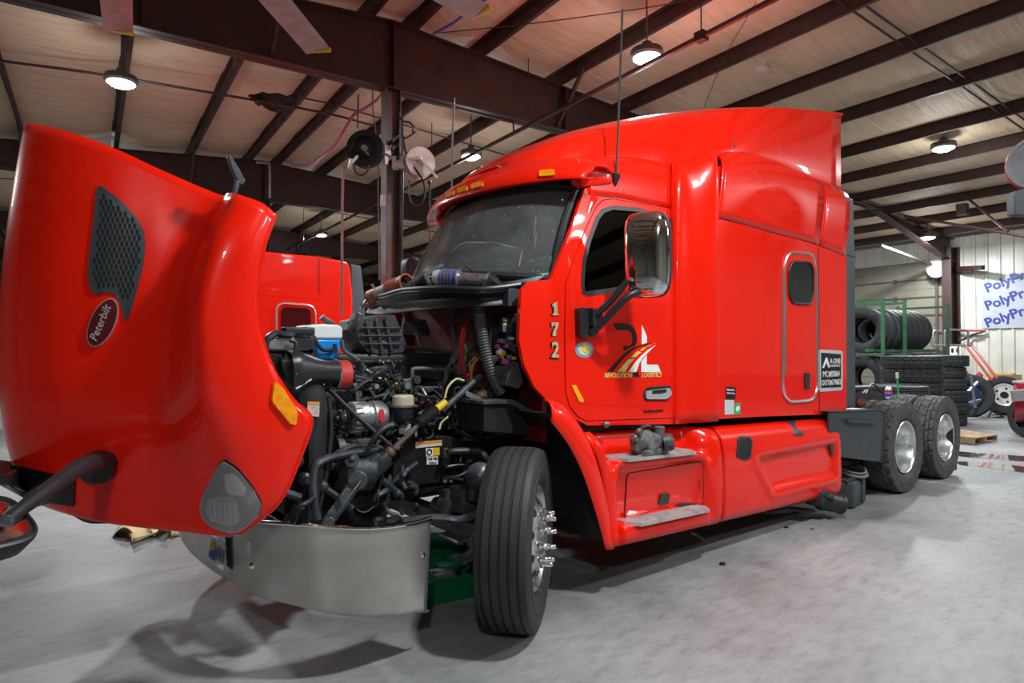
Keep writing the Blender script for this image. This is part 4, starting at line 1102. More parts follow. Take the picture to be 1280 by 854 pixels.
for sc, d in ((0, .012), (.5, .010), (1, .004)): rows.append([c + tx2 * (a_ * sc) + ty2 * (b_ * sc + .004) + nrm * d for a_, b_ in superel0(32, .105, .10)])
for r_ in rows: r_.append(r_[0])
m.grid(rows); m.build('mirror_glass', CHROME, mh)
# far hood-side paddle seen above the rear edge of the hood
m = MB(); a, b_ = aty(292, 246, .20), aty(297, 226, .20); m.tube([a, b_], .012, n=8)
m.prism([aty(*q, .19) for q in ((285, 194), (288, 193), (300, 212), (307, 226), (304, 231), (299, 230), (290, 211))], (0, .04, 0))
m.build('prop_paddle', GREYFAIR, hood, bev=.004)
# black patch laid over the nose to stand for the grille opening
SHb = [(-12, 574), (8, 579), (30, 583), (68, 592), (95, 601), (94, 632), (66, 627), (50, 631), (30, 619), (0, 606), (-12, 602)]
SH.piece(SHb, .012, .03, step=9).build('grille_surround', mat('grille_black', (.008, .008, .009), .35), hood)

# ================================================================ BUMPER
bt = [(540, 648, .075), (520, 654, .06), (490, 659, .045), (455, 661.5, .05), (420, 660, .075), (385, 657.5, .13), (350, 655, .23), (318, 653, .38), (285, 652, .60)]
bb = [(533, 766, .085), (513, 767, .065), (483, 769, .055), (452, 771, .06), (424, 769.5, .09), (392, 764, .15), (356, 755, .26), (320, 745, .40), (286, 727, .60)]
prof_t = [aty(*q) for q in bt]; prof_b = [aty(*q) for q in bb]
def brow(t, out):
    r_ = []
    for a, b_ in zip(prof_t, prof_b):
        p = a.lerp(b_, t); r_.append(V3((p.x - out, p.y - out * .6, p.z)))
    return r_
m = MB(); rows = [brow(0, -.035), brow(0, -.008), brow(.02, .004), brow(.25, .006), brow(.55, .004), brow(.85, 0), brow(1.0, -.004), brow(1.0, -.03)]
m.grid(patch(rows, 3, 4)); be = m.build('bumper_end', BUMPER, truck, solid=.004, ang=60); far_copy(be)
m = MB(); m.tube([p + V3((-.004, -.004, .004)) for p in prof_t], .011, n=8); o_ = m.build('bumper_lip', CHROME, be)
m = MB()
a, b_ = prof_t[-1], prof_b[-1]
rows = []
for t in (0, .25, .5, .75, 1):
    p = a.lerp(b_, t); rows.append([V3((p.x + .004 - .05 * (1 - s_ * s_), 1.22 + (p.y - 1.22) * s_, p.z)) for s_ in (1, .8, .5, 0, -.5, -.8, -1)])
m.grid(patch(rows, 2, 3)); bc = m.build('bumper_centre', BUMPER, truck, solid=.004)
for q in ((528, 694), (315, 707.5)):
    p = aty(*q, .075 if q[0] > 400 else .40); m = MB(); m.lathe(p, (0 if q[0] > 400 else -.5, -1, 0), [(-.01, .016), (.006, .016), (.012, .010), (.016, 0)], 16); m.build('bumper_bolt', CHROME, be)
Sb = Surf(be, bc)
Sb.piece([(309, 676), (314.5, 677), (314.5, 694), (309, 693)], .003, .002, step=None).build('bumper_sticker', DECAL_W, be)
# licence plate hanging out from the centre section
q0, q1, q2, q3 = aty(265, 669, .70), aty(283, 682, .58), aty(279, 714, .58), aty(260, 697, .70)
m = MB(); m.prism([q0, q1, q2, q3], (.004, .006, 0)); lp = m.build('licence_plate', mat('plate_enamel', (.72, .78, .82), .3, noise=.1), truck)
m = MB(); m.prism([q0.lerp(q3, .45).lerp(q1.lerp(q2, .45), .05) + V3((-.002, -.003, 0)), q0.lerp(q3, .45).lerp(q1.lerp(q2, .45), .45) + V3((-.002, -.003, 0)), q3.lerp(q2, .45) + V3((-.002, -.003, 0.01)), q3.lerp(q2, .03) + V3((-.002, -.003, .01))], (0, -.001, 0)); m.build('plate_blue_field', mat('plate_blue', (.03, .16, .42), .4), lp)
c = q0.lerp(q3, .38).lerp(q1.lerp(q2, .38), .22); nn_ = (q1 - q0).cross(q3 - q0).normalized(); nn_ = nn_ if nn_.dot(CAM - c) > 0 else -nn_
MB().lathe(c + nn_ * .004, nn_, [(0, .0), (0, .022), (.002, .022), (.002, 0)], 16).build('plate_sun', YEL, lp)
text_on(None, (267, 699), (280, 709), '172', mat('plate_digits', (.05, .07, .2), .4), lp, .012, plane=.74, hscale=1.1, bold=.02) if False else None
m = MB()
for t_ in (.5, .68, .86): m.prism([q0.lerp(q3, .22).lerp(q1.lerp(q2, .22), t_) + V3((-.003, -.004, 0)), q0.lerp(q3, .22).lerp(q1.lerp(q2, .22), t_ + .09) + V3((-.003, -.004, 0)), q0.lerp(q3, .75).lerp(q1.lerp(q2, .75), t_ + .09) + V3((-.003, -.004, 0)), q0.lerp(q3, .75).lerp(q1.lerp(q2, .75), t_) + V3((-.003, -.004, 0))], (0, -.001, 0))
m.build('plate_digits', mat('plate_digits', (.05, .07, .2), .4), lp)
m = MB(); m.prism([aty(282, 670, .575), aty(290, 674, .56), aty(296, 717, .56), aty(284, 708, .575)], (0, .01, 0)); m.build('plate_bracket', BLACKM, lp)
# ================================================================ DETAILS ON THE CAB SIDE
def T(mb, pts, r, **k): return mb.tube([aty(*p) for p in pts], r, **k)
# numbers on the cowl
Sbody = Surf(body)
def z3(L, dx=0, dy=0): return [(640 + x / 4.27 + dx, 340 + y / 4.27 + dy) for x, y in L]
NUM1 = [(212, 172), (226, 162), (241, 160), (241, 222), (246, 223), (246, 233), (214, 234), (214, 224), (220, 222), (220, 184), (212, 186)]
NUM7 = [(208, 270), (247, 268), (247, 290), (236, 312), (234, 342), (212, 343), (216, 316), (230, 288), (218, 288), (214, 294), (208, 294)]
for L in (NUM1, NUM7):
    Sbody.piece(z3(L, -1.6, .6), .003, .0015, step=None).build('number', DECAL_B, body, smooth=False)
    Sbody.piece(z3(inset(L, 1.5)), .005, .0015, step=None).build('number', GOLDLEAF, body, smooth=False)
text_on(Sbody, (686.6, 446.8), (698, 447.6), '2', DECAL_B, body, .003, hscale=1.05, bold=.06, name='number')
text_on(Sbody, (688.6, 446), (698, 446.6), '2', GOLDLEAF, body, .005, hscale=1.1, bold=.03, name='number')
# round sticker
SD.piece(oval(730, 437.5, 11.5, 10, 0), .003, .002, step=None).build('round_sticker', mat('sticker_blue_green', (.25, .42, .45), .4, dirt=(.12, .2, .5), nscale=30), door)
SD.piece(oval(730, 437.5, 8, 6.8, 0), .005, .002, step=None).build('round_sticker', mat('sticker_pale', (.6, .66, .5), .4, noise=.3, nscale=60), door)
SD.piece([(727, 429), (731, 429), (732, 436), (737, 440), (734, 443), (728, 439)], .007, .002, step=None).build('round_sticker', YEL, door)
# company logo, traced piece by piece
def zl(L): return [(750 + x / 10.68, 400 + y / 10.68) for x, y in L]
def logo(L, m_, off=.003, name='logo'): return SD.piece(zl(L), off, .0015, step=None).build(name, m_, door, smooth=False)
logo([(175, 42), (370, 50), (420, 75), (460, 120), (485, 180), (492, 240), (488, 300), (470, 345), (420, 362), (370, 385), (330, 418), (300, 350), (370, 350), (405, 335), (425, 300), (430, 240), (425, 190), (400, 150), (360, 135), (210, 132)], DECAL_B)
logo([(88, 690), (160, 620), (260, 510), (350, 425), (440, 370), (540, 335), (650, 312), (690, 308), (560, 345), (470, 385), (400, 430), (320, 500), (240, 600), (175, 690)], DECAL_B)
logo([(470, 660), (500, 690), (528, 760), (455, 760), (440, 712)], DECAL_B)
logo([(555, 62), (622, 220), (622, 305), (553, 328)], DECAL_W)
logo([(620, 465), (620, 596), (770, 598), (808, 696), (548, 696), (548, 560)], DECAL_W)
logo([(372, 696), (470, 560), (540, 485), (620, 410), (740, 335), (660, 412), (580, 490), (520, 575), (478, 696)], DECAL_W, .0045)
logo([(225, 692), (300, 610), (375, 522), (445, 522), (385, 600), (330, 692)], GOLD, .0045)
logo([(400, 502), (450, 455), (500, 415), (550, 430), (500, 470), (465, 502)], GOLD, .0045)
logo([(533, 405), (560, 380), (595, 362), (615, 372), (580, 395), (550, 418)], GOLD, .0045)
logo([(610, 358), (650, 340), (690, 322), (650, 350), (625, 364)], GOLD, .0045)
logo([(700, 320), (738, 302), (710, 320)], GOLD, .0045)
text_on(SD, (755, 472), (789.5, 472), 'REVOLUTION', GOLD, door, .004, shear=.2, hscale=1.0, bold=.02)
text_on(SD, (802, 471.8), (826.5, 471.2), 'LOGISTICS', GOLD, door, .004, shear=.2, hscale=1.05, bold=.02)
text_on(SD, (804, 516.5), (829, 515), 'Independent', DECAL_B, door, .003, shear=.3, hscale=.9)
# stickers on the sleeper
YQ = YS
def plate(P_, m_, off, name, parent=slp): 
    m = MB(); m.prism([aty(*q, YQ) + V3((0, -off, 0)) for q in P_], (0, .002, 0)); return m.build(name, m_, parent, smooth=False)
def stext(b_, p0, p1, m_, off=.007, **k): return text_on(None, p0, p1, b_, m_, slp, off, plane=YQ, **k)
plate(rnd([(1023, 437), (1053, 438.5), (1053, 488), (1023, 490)], .12), mat('quilted_aluminium', (.72, .75, .8), .3, metal=.5, bump=.4, bscale=160), .003, 'sign_plate')
plate([(1026, 441), (1050.5, 443), (1050.5, 484), (1026, 485)], DECAL_B, .006, 'sign_face')
stext('A-ONE', (1036.5, 454.5), (1049.5, 454.5), DECAL_W, bold=.0, hscale=1.0)
stext('LOGISTICS', (1037.5, 458.6), (1048.5, 458.5), DECAL_W, hscale=.8)
stext('MC#85064', (1028, 471.3), (1048.5, 470.5), DECAL_W, bold=.0, hscale=1.05)
stext('DOT#679603', (1026.7, 482), (1050, 480.5), DECAL_W, bold=.0, hscale=1.1)
plate([(1027, 460), (1031.5, 447), (1033, 447), (1036.5, 459), (1034.5, 459.5), (1032, 453), (1029, 460)], DECAL_W, .008, 'sign_mark')
plate([(907, 483.5), (919, 484), (919, 499), (907, 499)], DECAL_B, .004, 'label_black')
stext('Electronic', (908, 488.5), (917, 488.7), DECAL_W, .006); stext('Driver Log', (908, 492.5), (917, 492.7), DECAL_W, .006)
plate([(905.5, 500), (917, 500.2), (917, 518), (905.5, 518.5)], mat('label_pale', (.6, .68, .68), .4, noise=.2, nscale=80), .004, 'label_pale')
plate([(918, 504), (925, 504), (925, 518), (918, 518.3)], mat('label_green', (.02, .45, .15), .4), .004, 'label_green')
plate(oval(921.5, 511, 2.2, 3.6, .3, 12), DECAL_W, .006, 'label_mark')
# --- antennas
for (bx, by), (tx, ty), y0, nm in (((770, 226), (778, 12), .36, 'antenna'), ((565, 300), (568, 123), 2.12, 'antenna')):
    m = MB(); a = aty(bx, by, y0 - .03)
    if y0 < 1: m.lathe(aty(770, 217, .30), (0, .25, -1), [(0, 0), (0, .034), (.02, .036), (.09, .016), (.10, 0)], 16); 
    else: m.cyl(a - V3((0, 0, .05)), a + V3((0, 0, .1)), .02)
    an = m.build(nm, mat('antenna_black', (.015, .016, .018), .5), truck)
    m = MB(); m.tube([aty(bx + (.5), by - 8, y0 - (.06 if y0 < 1 else 0)), aty(tx - 3, (by * .4 + ty * .6), y0), aty(tx, ty, y0)], .009, n=6, rib=.05); m.build('antenna_rod', mat('antenna_wire', (.035, .035, .035), .5), an)
# --- chrome door mirror on its two arms
MS = aty(808, 318, -.10)
m = MB()
mp = [(785, 264), (831, 263), (834, 276), (834, 362), (829, 374), (800, 375), (786, 366), (783, 350), (783, 275)]
rows = []
yaw = math.radians(38)
hwid, hh = .155, .285
cx_, cz_ = MS.x, MS.z
nx = V3((-math.cos(yaw * .55), -math.sin(yaw * .55), 0)); tx_ = V3((-nx.y, nx.x, 0)) * -1
if tx_.dot(_rt) < 0: tx_ = -tx_
MIRC = MS
def superel(n, a, b_, e=4.5):
    return [(a * math.copysign(abs(math.cos(t)) ** (2 / e), math.cos(t)), b_ * math.copysign(abs(math.sin(t)) ** (2 / e), math.sin(t))) for t in [2 * PI * k / n for k in range(n)]]
for sc, d in ((.0, .085), (.4, .083), (.75, .072), (.92, .05), (.99, .02), (1.0, 0), (.985, -.035), (.95, -.05)):
    rows.append([MIRC + tx_ * (a * sc) + V3((0, 0, b_ * (sc if sc > .5 else sc))) + nx * d for a, b_ in superel(48, hwid, hh)])
for r_ in rows: r_.append(r_[0])
m.grid(rows); mir = m.build('door_mirror', CHROME, truck, ang=60)
m = MB(); r1_ = [MIRC + tx_ * (a * 1.02) + V3((0, 0, b_ * 1.01)) - nx * .045 for a, b_ in superel(48, hwid, hh)]; m.bm.faces.new([m.bm.verts.new(p) for p in r1_]); 
m.build('mirror_backing', BLACKP, mir, solid=.03)
m = MB(); T(m, [(738, 398, .17), (760, 380, .06), (785, 350, -.05)], lambda t: .026 - .004 * t, n=12); T(m, [(738, 415, .17), (752, 405, .10), (780, 375, -.04), (795, 366, -.08), (812, 362, -.08)], lambda t: .026 - .002 * t, n=12)
m.build('mirror_arm', BLACKP, mir)
m = MB(); SD.piece(rnd([(718, 385), (741, 386), (742, 417), (736, 422), (719, 421)], .12), .05, .05, step=None, mb=m); SD.piece([(729, 386), (741, 387), (742, 408), (729, 408)], .09, .04, step=None, mb=m); m.build('mirror_mount', BLACKP, mir, bev=.004)
# far door mirror
c = aty(512, 336, YM + .18)
m = MB(); rows = []
for sc, d in ((0, .07), (.6, .065), (.9, .04), (1, 0), (.95, -.05), (0, -.06)): rows.append([c + V3((-d, a * sc, b_ * sc)) for a, b_ in superel(24, .10, .11, 6)])
for r_ in rows: r_.append(r_[0])
m.grid(rows); m.tube([c + V3((.0, 0, -.1)), c + V3((.2, -.2, -.3)), c + V3((.3, -.4, -.45))], .02); m.build('door_mirror', GREYFAIR, truck, ang=60)
# --- steps: small camera by the door sill
p = aty(758, 531, .2); m = MB(); m.ball(p, .03, (1, .7, .8)); m.build('sill_latch', STEELD, truck)

# ================================================================ COWL AND FIREWALL
# black cowl tray carrying the windscreen base
m = MB(); rows = []; sealp = []
for px, pt, pb, y in ((457, 379, 391, 1.96), (468, 373, 392, 1.70), (480, 370, 392, 1.45), (500, 364, 390, 1.20), (520, 362, 388, .98), (540, 361, 386, .80), (560, 361, 384, .65), (580, 362, 383.5, .53), (600, 362.5, 383, .43), (625, 360.5, 381.5, .37), (650, 357, 379, .33)):
    a = aty(px, pt, y); b_ = aty(px, pb, y + .02); back = V3((max(a.x + .12, .16 + .38 * abs((y - 1.22) / .92) ** 2), a.y * .98 + .02 * 1.22, 2.06))
    rows.append([back, a.lerp(back, .5) + V3((0, 0, .0)), a + V3((.04, .02, .0)), a, a + V3((-.012, 0, -.025)), a.lerp(b_, .5) + V3((.03, .02, 0)), b_, b_ + V3((.05, .05, 0))]); sealp.append(a + V3((0, -.005, .006)))
m.grid(patch(rows, 4, 3)); cowl = m.build('cowl_tray', mat('tray_black', (.010, .011, .013), .4, noise=.3), truck, solid=.01, ang=40)
m = MB(); m.tube(sealp, .016); m.build('hood_seal', HOSE, cowl)
m = MB(); m.prism([aty(*q, .33) for q in ((636, 361), (649, 360), (650, 382), (635, 383))], (0, .06, 0)); m.build('cowl_corner', GREYFAIR, cowl, bev=.004)
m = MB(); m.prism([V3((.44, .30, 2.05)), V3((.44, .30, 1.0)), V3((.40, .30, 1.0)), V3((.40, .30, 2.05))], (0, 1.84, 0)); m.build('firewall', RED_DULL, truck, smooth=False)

# ================================================================ ENGINE
m = MB()
m.box((-.28, 1.22, 1.05), (1.1, .42, .62), bev=.03); m.box((-.28, 1.22, 1.42), (1.0, .34, .18), bev=.03)
for k in range(6): m.box((-.72 + k * .17, .99, 1.12), (.11, .06, .22), bev=.01)
m.cyl((-.85, 1.22, 1.05), (-.78, 1.22, 1.05), .22)
m.box((-.2, 1.22, .70), (.9, .34, .28), bev=.05)
eng = m.build('engine', BLACKG, truck)
def part(m, name, m_, parent=eng, **k): return m.build(name, m_, parent, **k)
# valve cover with ribs
m = MB(); m.box((-.22, 1.2, 1.54), (.95, .3, .09), bev=.03); part(m, 'valve_cover', BLACKP)
m = MB()
a, b_ = aty(510, 458, 1.25), aty(575, 470, 1.0)
for k in range(16): q = a.lerp(b_, k / 15); m.box(q + V3((0, 0, -.01)), (.016, .05, .05))
m.bar(a + V3((0, 0, .02)), b_ + V3((0, 0, .02)), .07, .012); m.bar(a + V3((0, 0, -.04)), b_ + V3((0, 0, -.04)), .07, .012)
part(m, 'intake_grate', STEELD, smooth=False)
m = MB(); m.box(aty(555, 497, 1.0), (.30, .18, .22), bev=.02); m.box(aty(567, 492, .98), (.2, .14, .12), bev=.02); m.box(aty(550, 525, 1.0), (.22, .16, .18), bev=.02); part(m, 'control_module', BLACKP)
m = MB()
for k in range(7): m.box(aty(540 + k * 7, 479 + (k % 2) * 3, .98), (.035, .05, .02), bev=.005)
m.bar(aty(535, 484, .96), aty(580, 477, .92), .02, .02); part(m, 'wiring_rail', GREYD)
# air intake housing, ribbed, upper left
m = MB()
hs = [(446, 412), (452, 399), (470, 394), (494, 394), (500, 408), (510, 432), (505, 441), (480, 444), (460, 441), (449, 428)]
m.prism([aty(*q, 1.05) for q in hs], (0, .35, 0))
for q in ((458, 400), (470, 397), (482, 396)): m.bar(aty(*q, 1.03), aty(q[0] + 8, 440, 1.03), .012, .02)
for q in ((450, 410), (450, 420), (455, 430)): m.bar(aty(*q, 1.03), aty(502, q[1], 1.03), .02, .012)
ah = part(m, 'air_cleaner', GREYD, parent=truck, bev=.012)
m = MB(); m.lathe(aty(448, 405, 1.12), (-1, .1, .3), [(0, .07), (.03, .075), (.05, .06), (.06, 0)], 20); m.build('air_cleaner_cap', GREYD, ah)
# bracket plate in the middle of the firewall
m = MB(); m.prism([aty(*q, 1.3) for q in ((505, 398), (533, 400), (538, 416), (535, 421), (503, 417))], (0, .03, 0)); m.prism([aty(*q, 1.27) for q in ((506, 396), (517, 411), (511, 419), (503, 417))], (0, .02, 0)); m.box(aty(524, 408, 1.29), (.06, .01, .03))
m.bar(aty(505, 385, 1.3), aty(507, 400, 1.3), .03, .03); m.bar(aty(520, 416, 1.3), aty(527, 434, 1.3), .02, .02)
part(m, 'firewall_bracket', STEELD, parent=truck, bev=.003)
m = MB(); m.prism([aty(*q, .95) for q in ((571, 386), (584, 384), (577, 399), (570, 396))], (0, .03, 0)); m.bar(aty(566, 405, .98), aty(569, 428, .98), .05, .02); part(m, 'firewall_clip', GREYD, parent=truck)
# alternator
al = aty(452, 521, .74); axl = V3((-1, .06, 0)).normalized()
m = MB(); m.lathe(al + V3((.02, 0, 0)), -axl, [(-.10, 0), (-.10, .075), (-.08, .092), (.0, .096), (.01, .085), (.03, .085), (.04, .095), (.10, .09), (.13, .07), (.14, 0)], 28)
for k in range(18):
    t = 2 * PI * k / 18; m.box(al + V3((-.05, .088 * math.cos(t), .088 * math.sin(t))), (.05, .012, .012))
alt = part(m, 'alternator', ALU, parent=truck)
m = MB(); m.lathe(al + V3((-.09, 0, 0)), axl, [(0, .02), (0, .045), (.012, .05), (.02, .04), (.03, .04), (.04, .05), (.05, .045), (.05, .015), (.07, .015), (.07, 0)], 20); m.build('pulley', BLACKG, alt)
pq = al + V3((.085, -.094, .01))
m = MB(); m.lathe(pq, (.1, -1, .15), [(0, 0), (0, .03), (.003, .03), (.004, 0)], 20)
for v in m.bm.verts: v.co.z = pq.z + (v.co.z - pq.z) * 1.3; v.co.x = pq.x + (v.co.x - pq.x) * .75
m.build('alternator_badge', mat('badge_red', (.6, .02, .04), .4), alt)
m = MB(); m.lathe(al + V3((-.12, .25, -.25)), (-1, 0, 0), [(0, 0), (0, .12), (.02, .12), (.03, .105), (.05, .105), (.06, .12), (.08, .12), (.08, 0)], 28); m.lathe(al + V3((-.2, .2, .12)), (-1, 0, 0), [(0, 0), (0, .05), (.06, .05), (.06, 0)], 20); part(m, 'belt_pulleys', STEELD)
# compressor lower
m = MB(); c = aty(428, 562, .75); m.lathe(c, (-1, 0, 0), [(-.1, 0), (-.1, .06), (0, .065), (.01, .085), (.05, .085), (.06, .05), (.07, 0)], 24); m.box(c + V3((.12, 0, 0)), (.1, .1, .12), bev=.01); part(m, 'compressor', GREYD)
# power steering reservoir
rc = aty(504, 506, .72)
m = MB(); m.lathe(rc, (0, 0, 1), [(0, 0), (0, .068), (.05, .068), (.062, .055), (.066, 0)], 28); rv = part(m, 'steering_reservoir', CREAM, parent=truck)
m = MB(); m.lathe(rc + V3((.006, 0, .062)), (0, 0, 1), [(0, .02), (.02, .02), (.024, .016), (.03, 0)], 16); m.build('reservoir_cap', BLACKP, rv)
m = MB(); m.lathe(rc - V3((0, 0, .012)), (0, 0, 1), [(0, 0), (0, .078), (.012, .08), (.016, .07), (.016, 0)], 28); m.build('reservoir_collar', ALU, rv)
m = MB(); m.lathe(rc - V3((0, 0, .095)), (0, 0, 1), [(0, 0), (0, .055), (.01, .062), (.08, .066), (.085, 0)], 28); m.build('reservoir_base', BLACKP, rv)
m = MB(); m.lathe(aty(506, 536, .8), (0, 0, 1), [(-.03, 0), (-.03, .04), (.03, .04), (.04, .0)], 20); part(m, 'small_filter', mat('filter_white', (.5, .5, .48), .4, noise=.4, nscale=20))
# oil dipstick loop, filler
m = MB(); T(m, [(493, 492, .9), (491, 484, .9), (496, 479, .9), (499, 486, .9), (495, 490, .9)], .007); T(m, [(489, 490, .9), (493, 487, .9)], .012); part(m, 'dipstick_handle', YEL)
m = MB(); m.cyl(aty(530, 502, .9), aty(528, 498, .9) + V3((0, 0, .03)), .04); part(m, 'red_cap', mat('cap_red', (.4, .02, .02), .4)); m = MB(); m.box(aty(503, 485, .98), (.05, .03, .04)); part(m, 'yellow_tag', YEL)
# coolant bottle at the right
m = MB(); bq = aty(603, 508, .78); m.lathe(bq, (0, 0, 1), [(-.06, 0), (-.06, .075), (.07, .078), (.10, .07), (.115, .045), (.115, 0)], 24); cb = part(m, 'brake_fluid_bottle', mat('old_yellow_plastic', (.50, .42, .14), .4, noise=.25, nscale=10), parent=truck)
m = MB(); m.cyl(bq + V3((0, 0, .112)), bq + V3((0, 0, .135)), .045); m.build('bottle_cap', GREYD, cb)
# steering shaft
m = MB(); s0, s1 = aty(500, 552, .60), aty(600, 472, .62)
m.cyl(aty(552, 514, .60), aty(600, 470, .62), .021); m.cyl(aty(505, 545, .60), aty(552, 510, .60), .015); sh = part(m, 'steering_shaft', GREYD, parent=truck)
m = MB(); T(m, [(523, 529, .60), (543, 514, .60)], .038, rib=.016, n=14); m.build('shaft_boot', BLACKP, sh)
m = MB(); m.cyl(aty(546, 511.5, .59), aty(557, 503, .59), .025); m.build('shaft_label', YEL, sh)
m = MB(); m.cyl(aty(488, 565, .60), aty(520, 535, .60), .018); m.ball(aty(487, 566, .60), .036); m.box(aty(482, 571, .60), (.06, .05, .05), bev=.01); m.box(aty(493, 560, .6), (.05, .06, .03), bev=.01); m.build('shaft_joint', mat('rusty_steel', (.14, .095, .07), .6, metal=.4, noise=.4, nscale=20), sh)
# steering gear and pitman arm
gc = aty(448, 592, .56)
m = MB(); m.cyl(aty(425, 590, .62), aty(462, 590, .62), .105, n=28); m.cyl(aty(455, 600, .60), aty(482, 572, .60), .06); m.box(aty(462, 585, .6), (.16, .12, .12), Matrix.Rotation(-.6, 3, 'Y'), bev=.015); m.cyl(aty(447, 602, .50), aty(447, 602, .62), .055)
m.cyl(aty(478, 600, .55), aty(497, 616, .55), .018); m.ball(aty(497, 617, .55), .025); m.cyl(aty(440, 575, .5), aty(440, 575, .62), .04); m.ball(aty(413, 582, .52), .03); m.ball(aty(403, 608, .5), .035); m.ball(aty(440, 574, .5), .02); m.ball(aty(447, 602, .49), .03)
sg = part(m, 'steering_gear', mat('steering_gear_black', (.022, .026, .031), .36, dirt=(.06, .066, .075), nscale=10, bump=.15, bscale=30), parent=truck)
m = MB(); m.bar(aty(447, 601, .47), aty(409, 654, .40), .075, .03); m.cyl(aty(447, 601, .44), aty(447, 601, .50), .055); m.cyl(aty(410, 654, .36), aty(410, 654, .44), .035); m.build('pitman_arm', MATS['steering_gear_black'], sg, bev=.006)
# engine front support and bent tubes by the bumper
LINEM = mat('worn_black_steel', (.024, .028, .033), .34, dirt=(.07, .078, .088), nscale=8)
m = MB(); T(m, [(397, 650, .35), (391, 615, .38), (392, 590, .4), (400, 577, .42), (430, 568, .5), (470, 562, .6)], .022); T(m, [(410, 575, .45), (440, 558, .55), (480, 560, .65)], .016); T(m, [(405, 610, .5), (420, 620, .5), (440, 635, .5)], .02)
part(m, 'front_support', LINEM, parent=truck)
m = MB(); T(m, [(458, 566, .55), (470, 545, .5), (482, 534, .5), (492, 531, .5)], .017)
part(m, 'bent_pipe', LINEM, parent=truck); m = MB(); T(m, [(368, 651, .35), (373, 635, .33), (385, 628, .33), (393, 622, .33)], .014)
part(m, 'bent_pipe', LINEM, parent=truck); m = MB(); T(m, [(352, 614, .33), (375, 622, .33)], .02)
part(m, 'bent_pipe', LINEM, parent=truck)
m = MB(); T(m, [(407, 483, .62), (445, 520, .62), (488, 557, .62)], .014, smooth=1); m.cyl(aty(404, 480, .62), aty(410, 487, .62), .026); part(m, 'hood_strut', BLACKP, parent=truck)
# tow hooks, cross tube and front plates under the engine
m = MB(); m.box((-1.15, 1.22, .62), (.12, 1.7, .16), bev=.02); m.prism([aty(*q, .55) for q in ((372, 622), (400, 622), (402, 655), (366, 655))], (0, .1, 0)); m.bar(V3((-1.1, .62, .72)), V3((-.8, .79, .82)), .08, .2); m.bar(V3((-1.1, 1.82, .72)), V3((-.8, 1.65, .82)), .08, .2)
m.box((-1.05, 1.22, .52), (.3, 1.3, .05)); part(m, 'front_crossmember', FRAME, parent=truck)
# chassis plate with warning labels
m = MB(); m.prism([aty(*q, .70) for q in ((496, 548), (556, 545), (578, 548), (586, 600), (560, 603), (500, 608), (490, 600))], (0, .06, 0)); chp = part(m, 'chassis_plate', FRAME, parent=truck, bev=.006)
def yplate(P_, y, m_, name, parent): m = MB(); m.prism([aty(*q, y) for q in P_], (0, .001, 0)); return m.build(name, m_, parent, smooth=False)
yplate([(519.5, 553), (552.5, 550.5), (552.5, 557), (519.5, 560.5)], .696, mat('label_cream', (.65, .6, .52), .5), 'warning_label', chp)
yplate([(519.5, 552.5), (552.5, 550), (552.5, 553), (519.5, 556)], .694, mat('label_orange', (.8, .3, .03), .5), 'warning_label', chp)
yplate([(532.5, 560.5), (541, 560), (541, 570), (532.5, 570.5)], .695, DECAL_W, 'hazard_label', chp); yplate([(541, 560), (549.5, 559.5), (549.5, 569), (541, 570)], .695, YEL, 'hazard_label', chp)
p = aty(536.8, 565.2, .692); m = MB(); m.torus(p, (0, 1, 0), .017, .004, n=20, m=5); m.build('hazard_label', DECAL_B, chp)
yplate([(533.5, 571), (547.5, 570.5), (547.5, 580.5), (533.5, 581)], .695, DECAL_W, 'pressure_label', chp)
text_on(None, (534.8, 575.4), (546.5, 574.8), '105 PSI', DECAL_B, chp, .001, plane=.694, hscale=.9, bold=.02); text_on(None, (536, 580), (545.5, 579.6), 'COLD', DECAL_B, chp, .001, plane=.694, hscale=.8, bold=.02)
# cooling pack: core, side plate, top tank, shroud
m = MB(); m.box((-1.12, 1.22, 1.18), (.16, 1.4, .88), bev=.01)
for k in range(22): m.box((-1.12, .512, .82 + k * .033), (.15, .02, .012))
rad = part(m, 'radiator', BLACKP, parent=truck)
m = MB(); m.prism([aty(*q, .46) for q in ((330, 441), (352, 443), (352, 490), (345, 492), (331, 470))], (0, .05, 0))
for k in range(12): m.bar(aty(331, 443 + k * 4, .455), aty(351, 445 + k * 4, .455), .01, .012)
m.build('cooler_fins', BLACKP, rad, smooth=False)
m = MB(); m.prism([aty(*q, .5) for q in ((329, 424), (368, 419), (370, 432), (362, 440), (330, 437))], (0, .35, 0)); m.build('top_tank', ALU, rad, bev=.01)
m = MB(); T(m, [(331, 436, .48), (334, 424, .48), (345, 417, .5), (362, 419, .5), (380, 412, .6)], .018); T(m, [(362, 425, .47), (369, 428, .47), (370, 440, .47)], .012); m.box(aty(372, 414, .55), (.16, .1, .04), bev=.01); m.build('coolant_hose', HOSE, rad)
m = MB(); m.prism([aty(*q, .52) for q in ((365, 420), (394, 422), (395, 445), (368, 446))], (0, .3, 0)); m.build('shroud_top', BLACKP, rad, bev=.01)
m = MB()
rows = []
for px0, px1, yy in ((352, 398, 447), (356, 402, 470), (372, 408, 495), (382, 409, 520), (386, 408, 560), (384, 403, 600), (368, 396, 640), (362, 390, 655)):
    a, b_ = aty(px0, yy, .42), aty(px1, yy, .46); rows.append([a + V3((0, .1, 0)), a, a.lerp(b_, .5) + V3((0, -.02, 0)), b_, b_ + V3((.03, .12, 0))])
m.grid(patch(rows, 3, 2)); m.build('fan_shroud', BLACKP, rad, solid=.012)
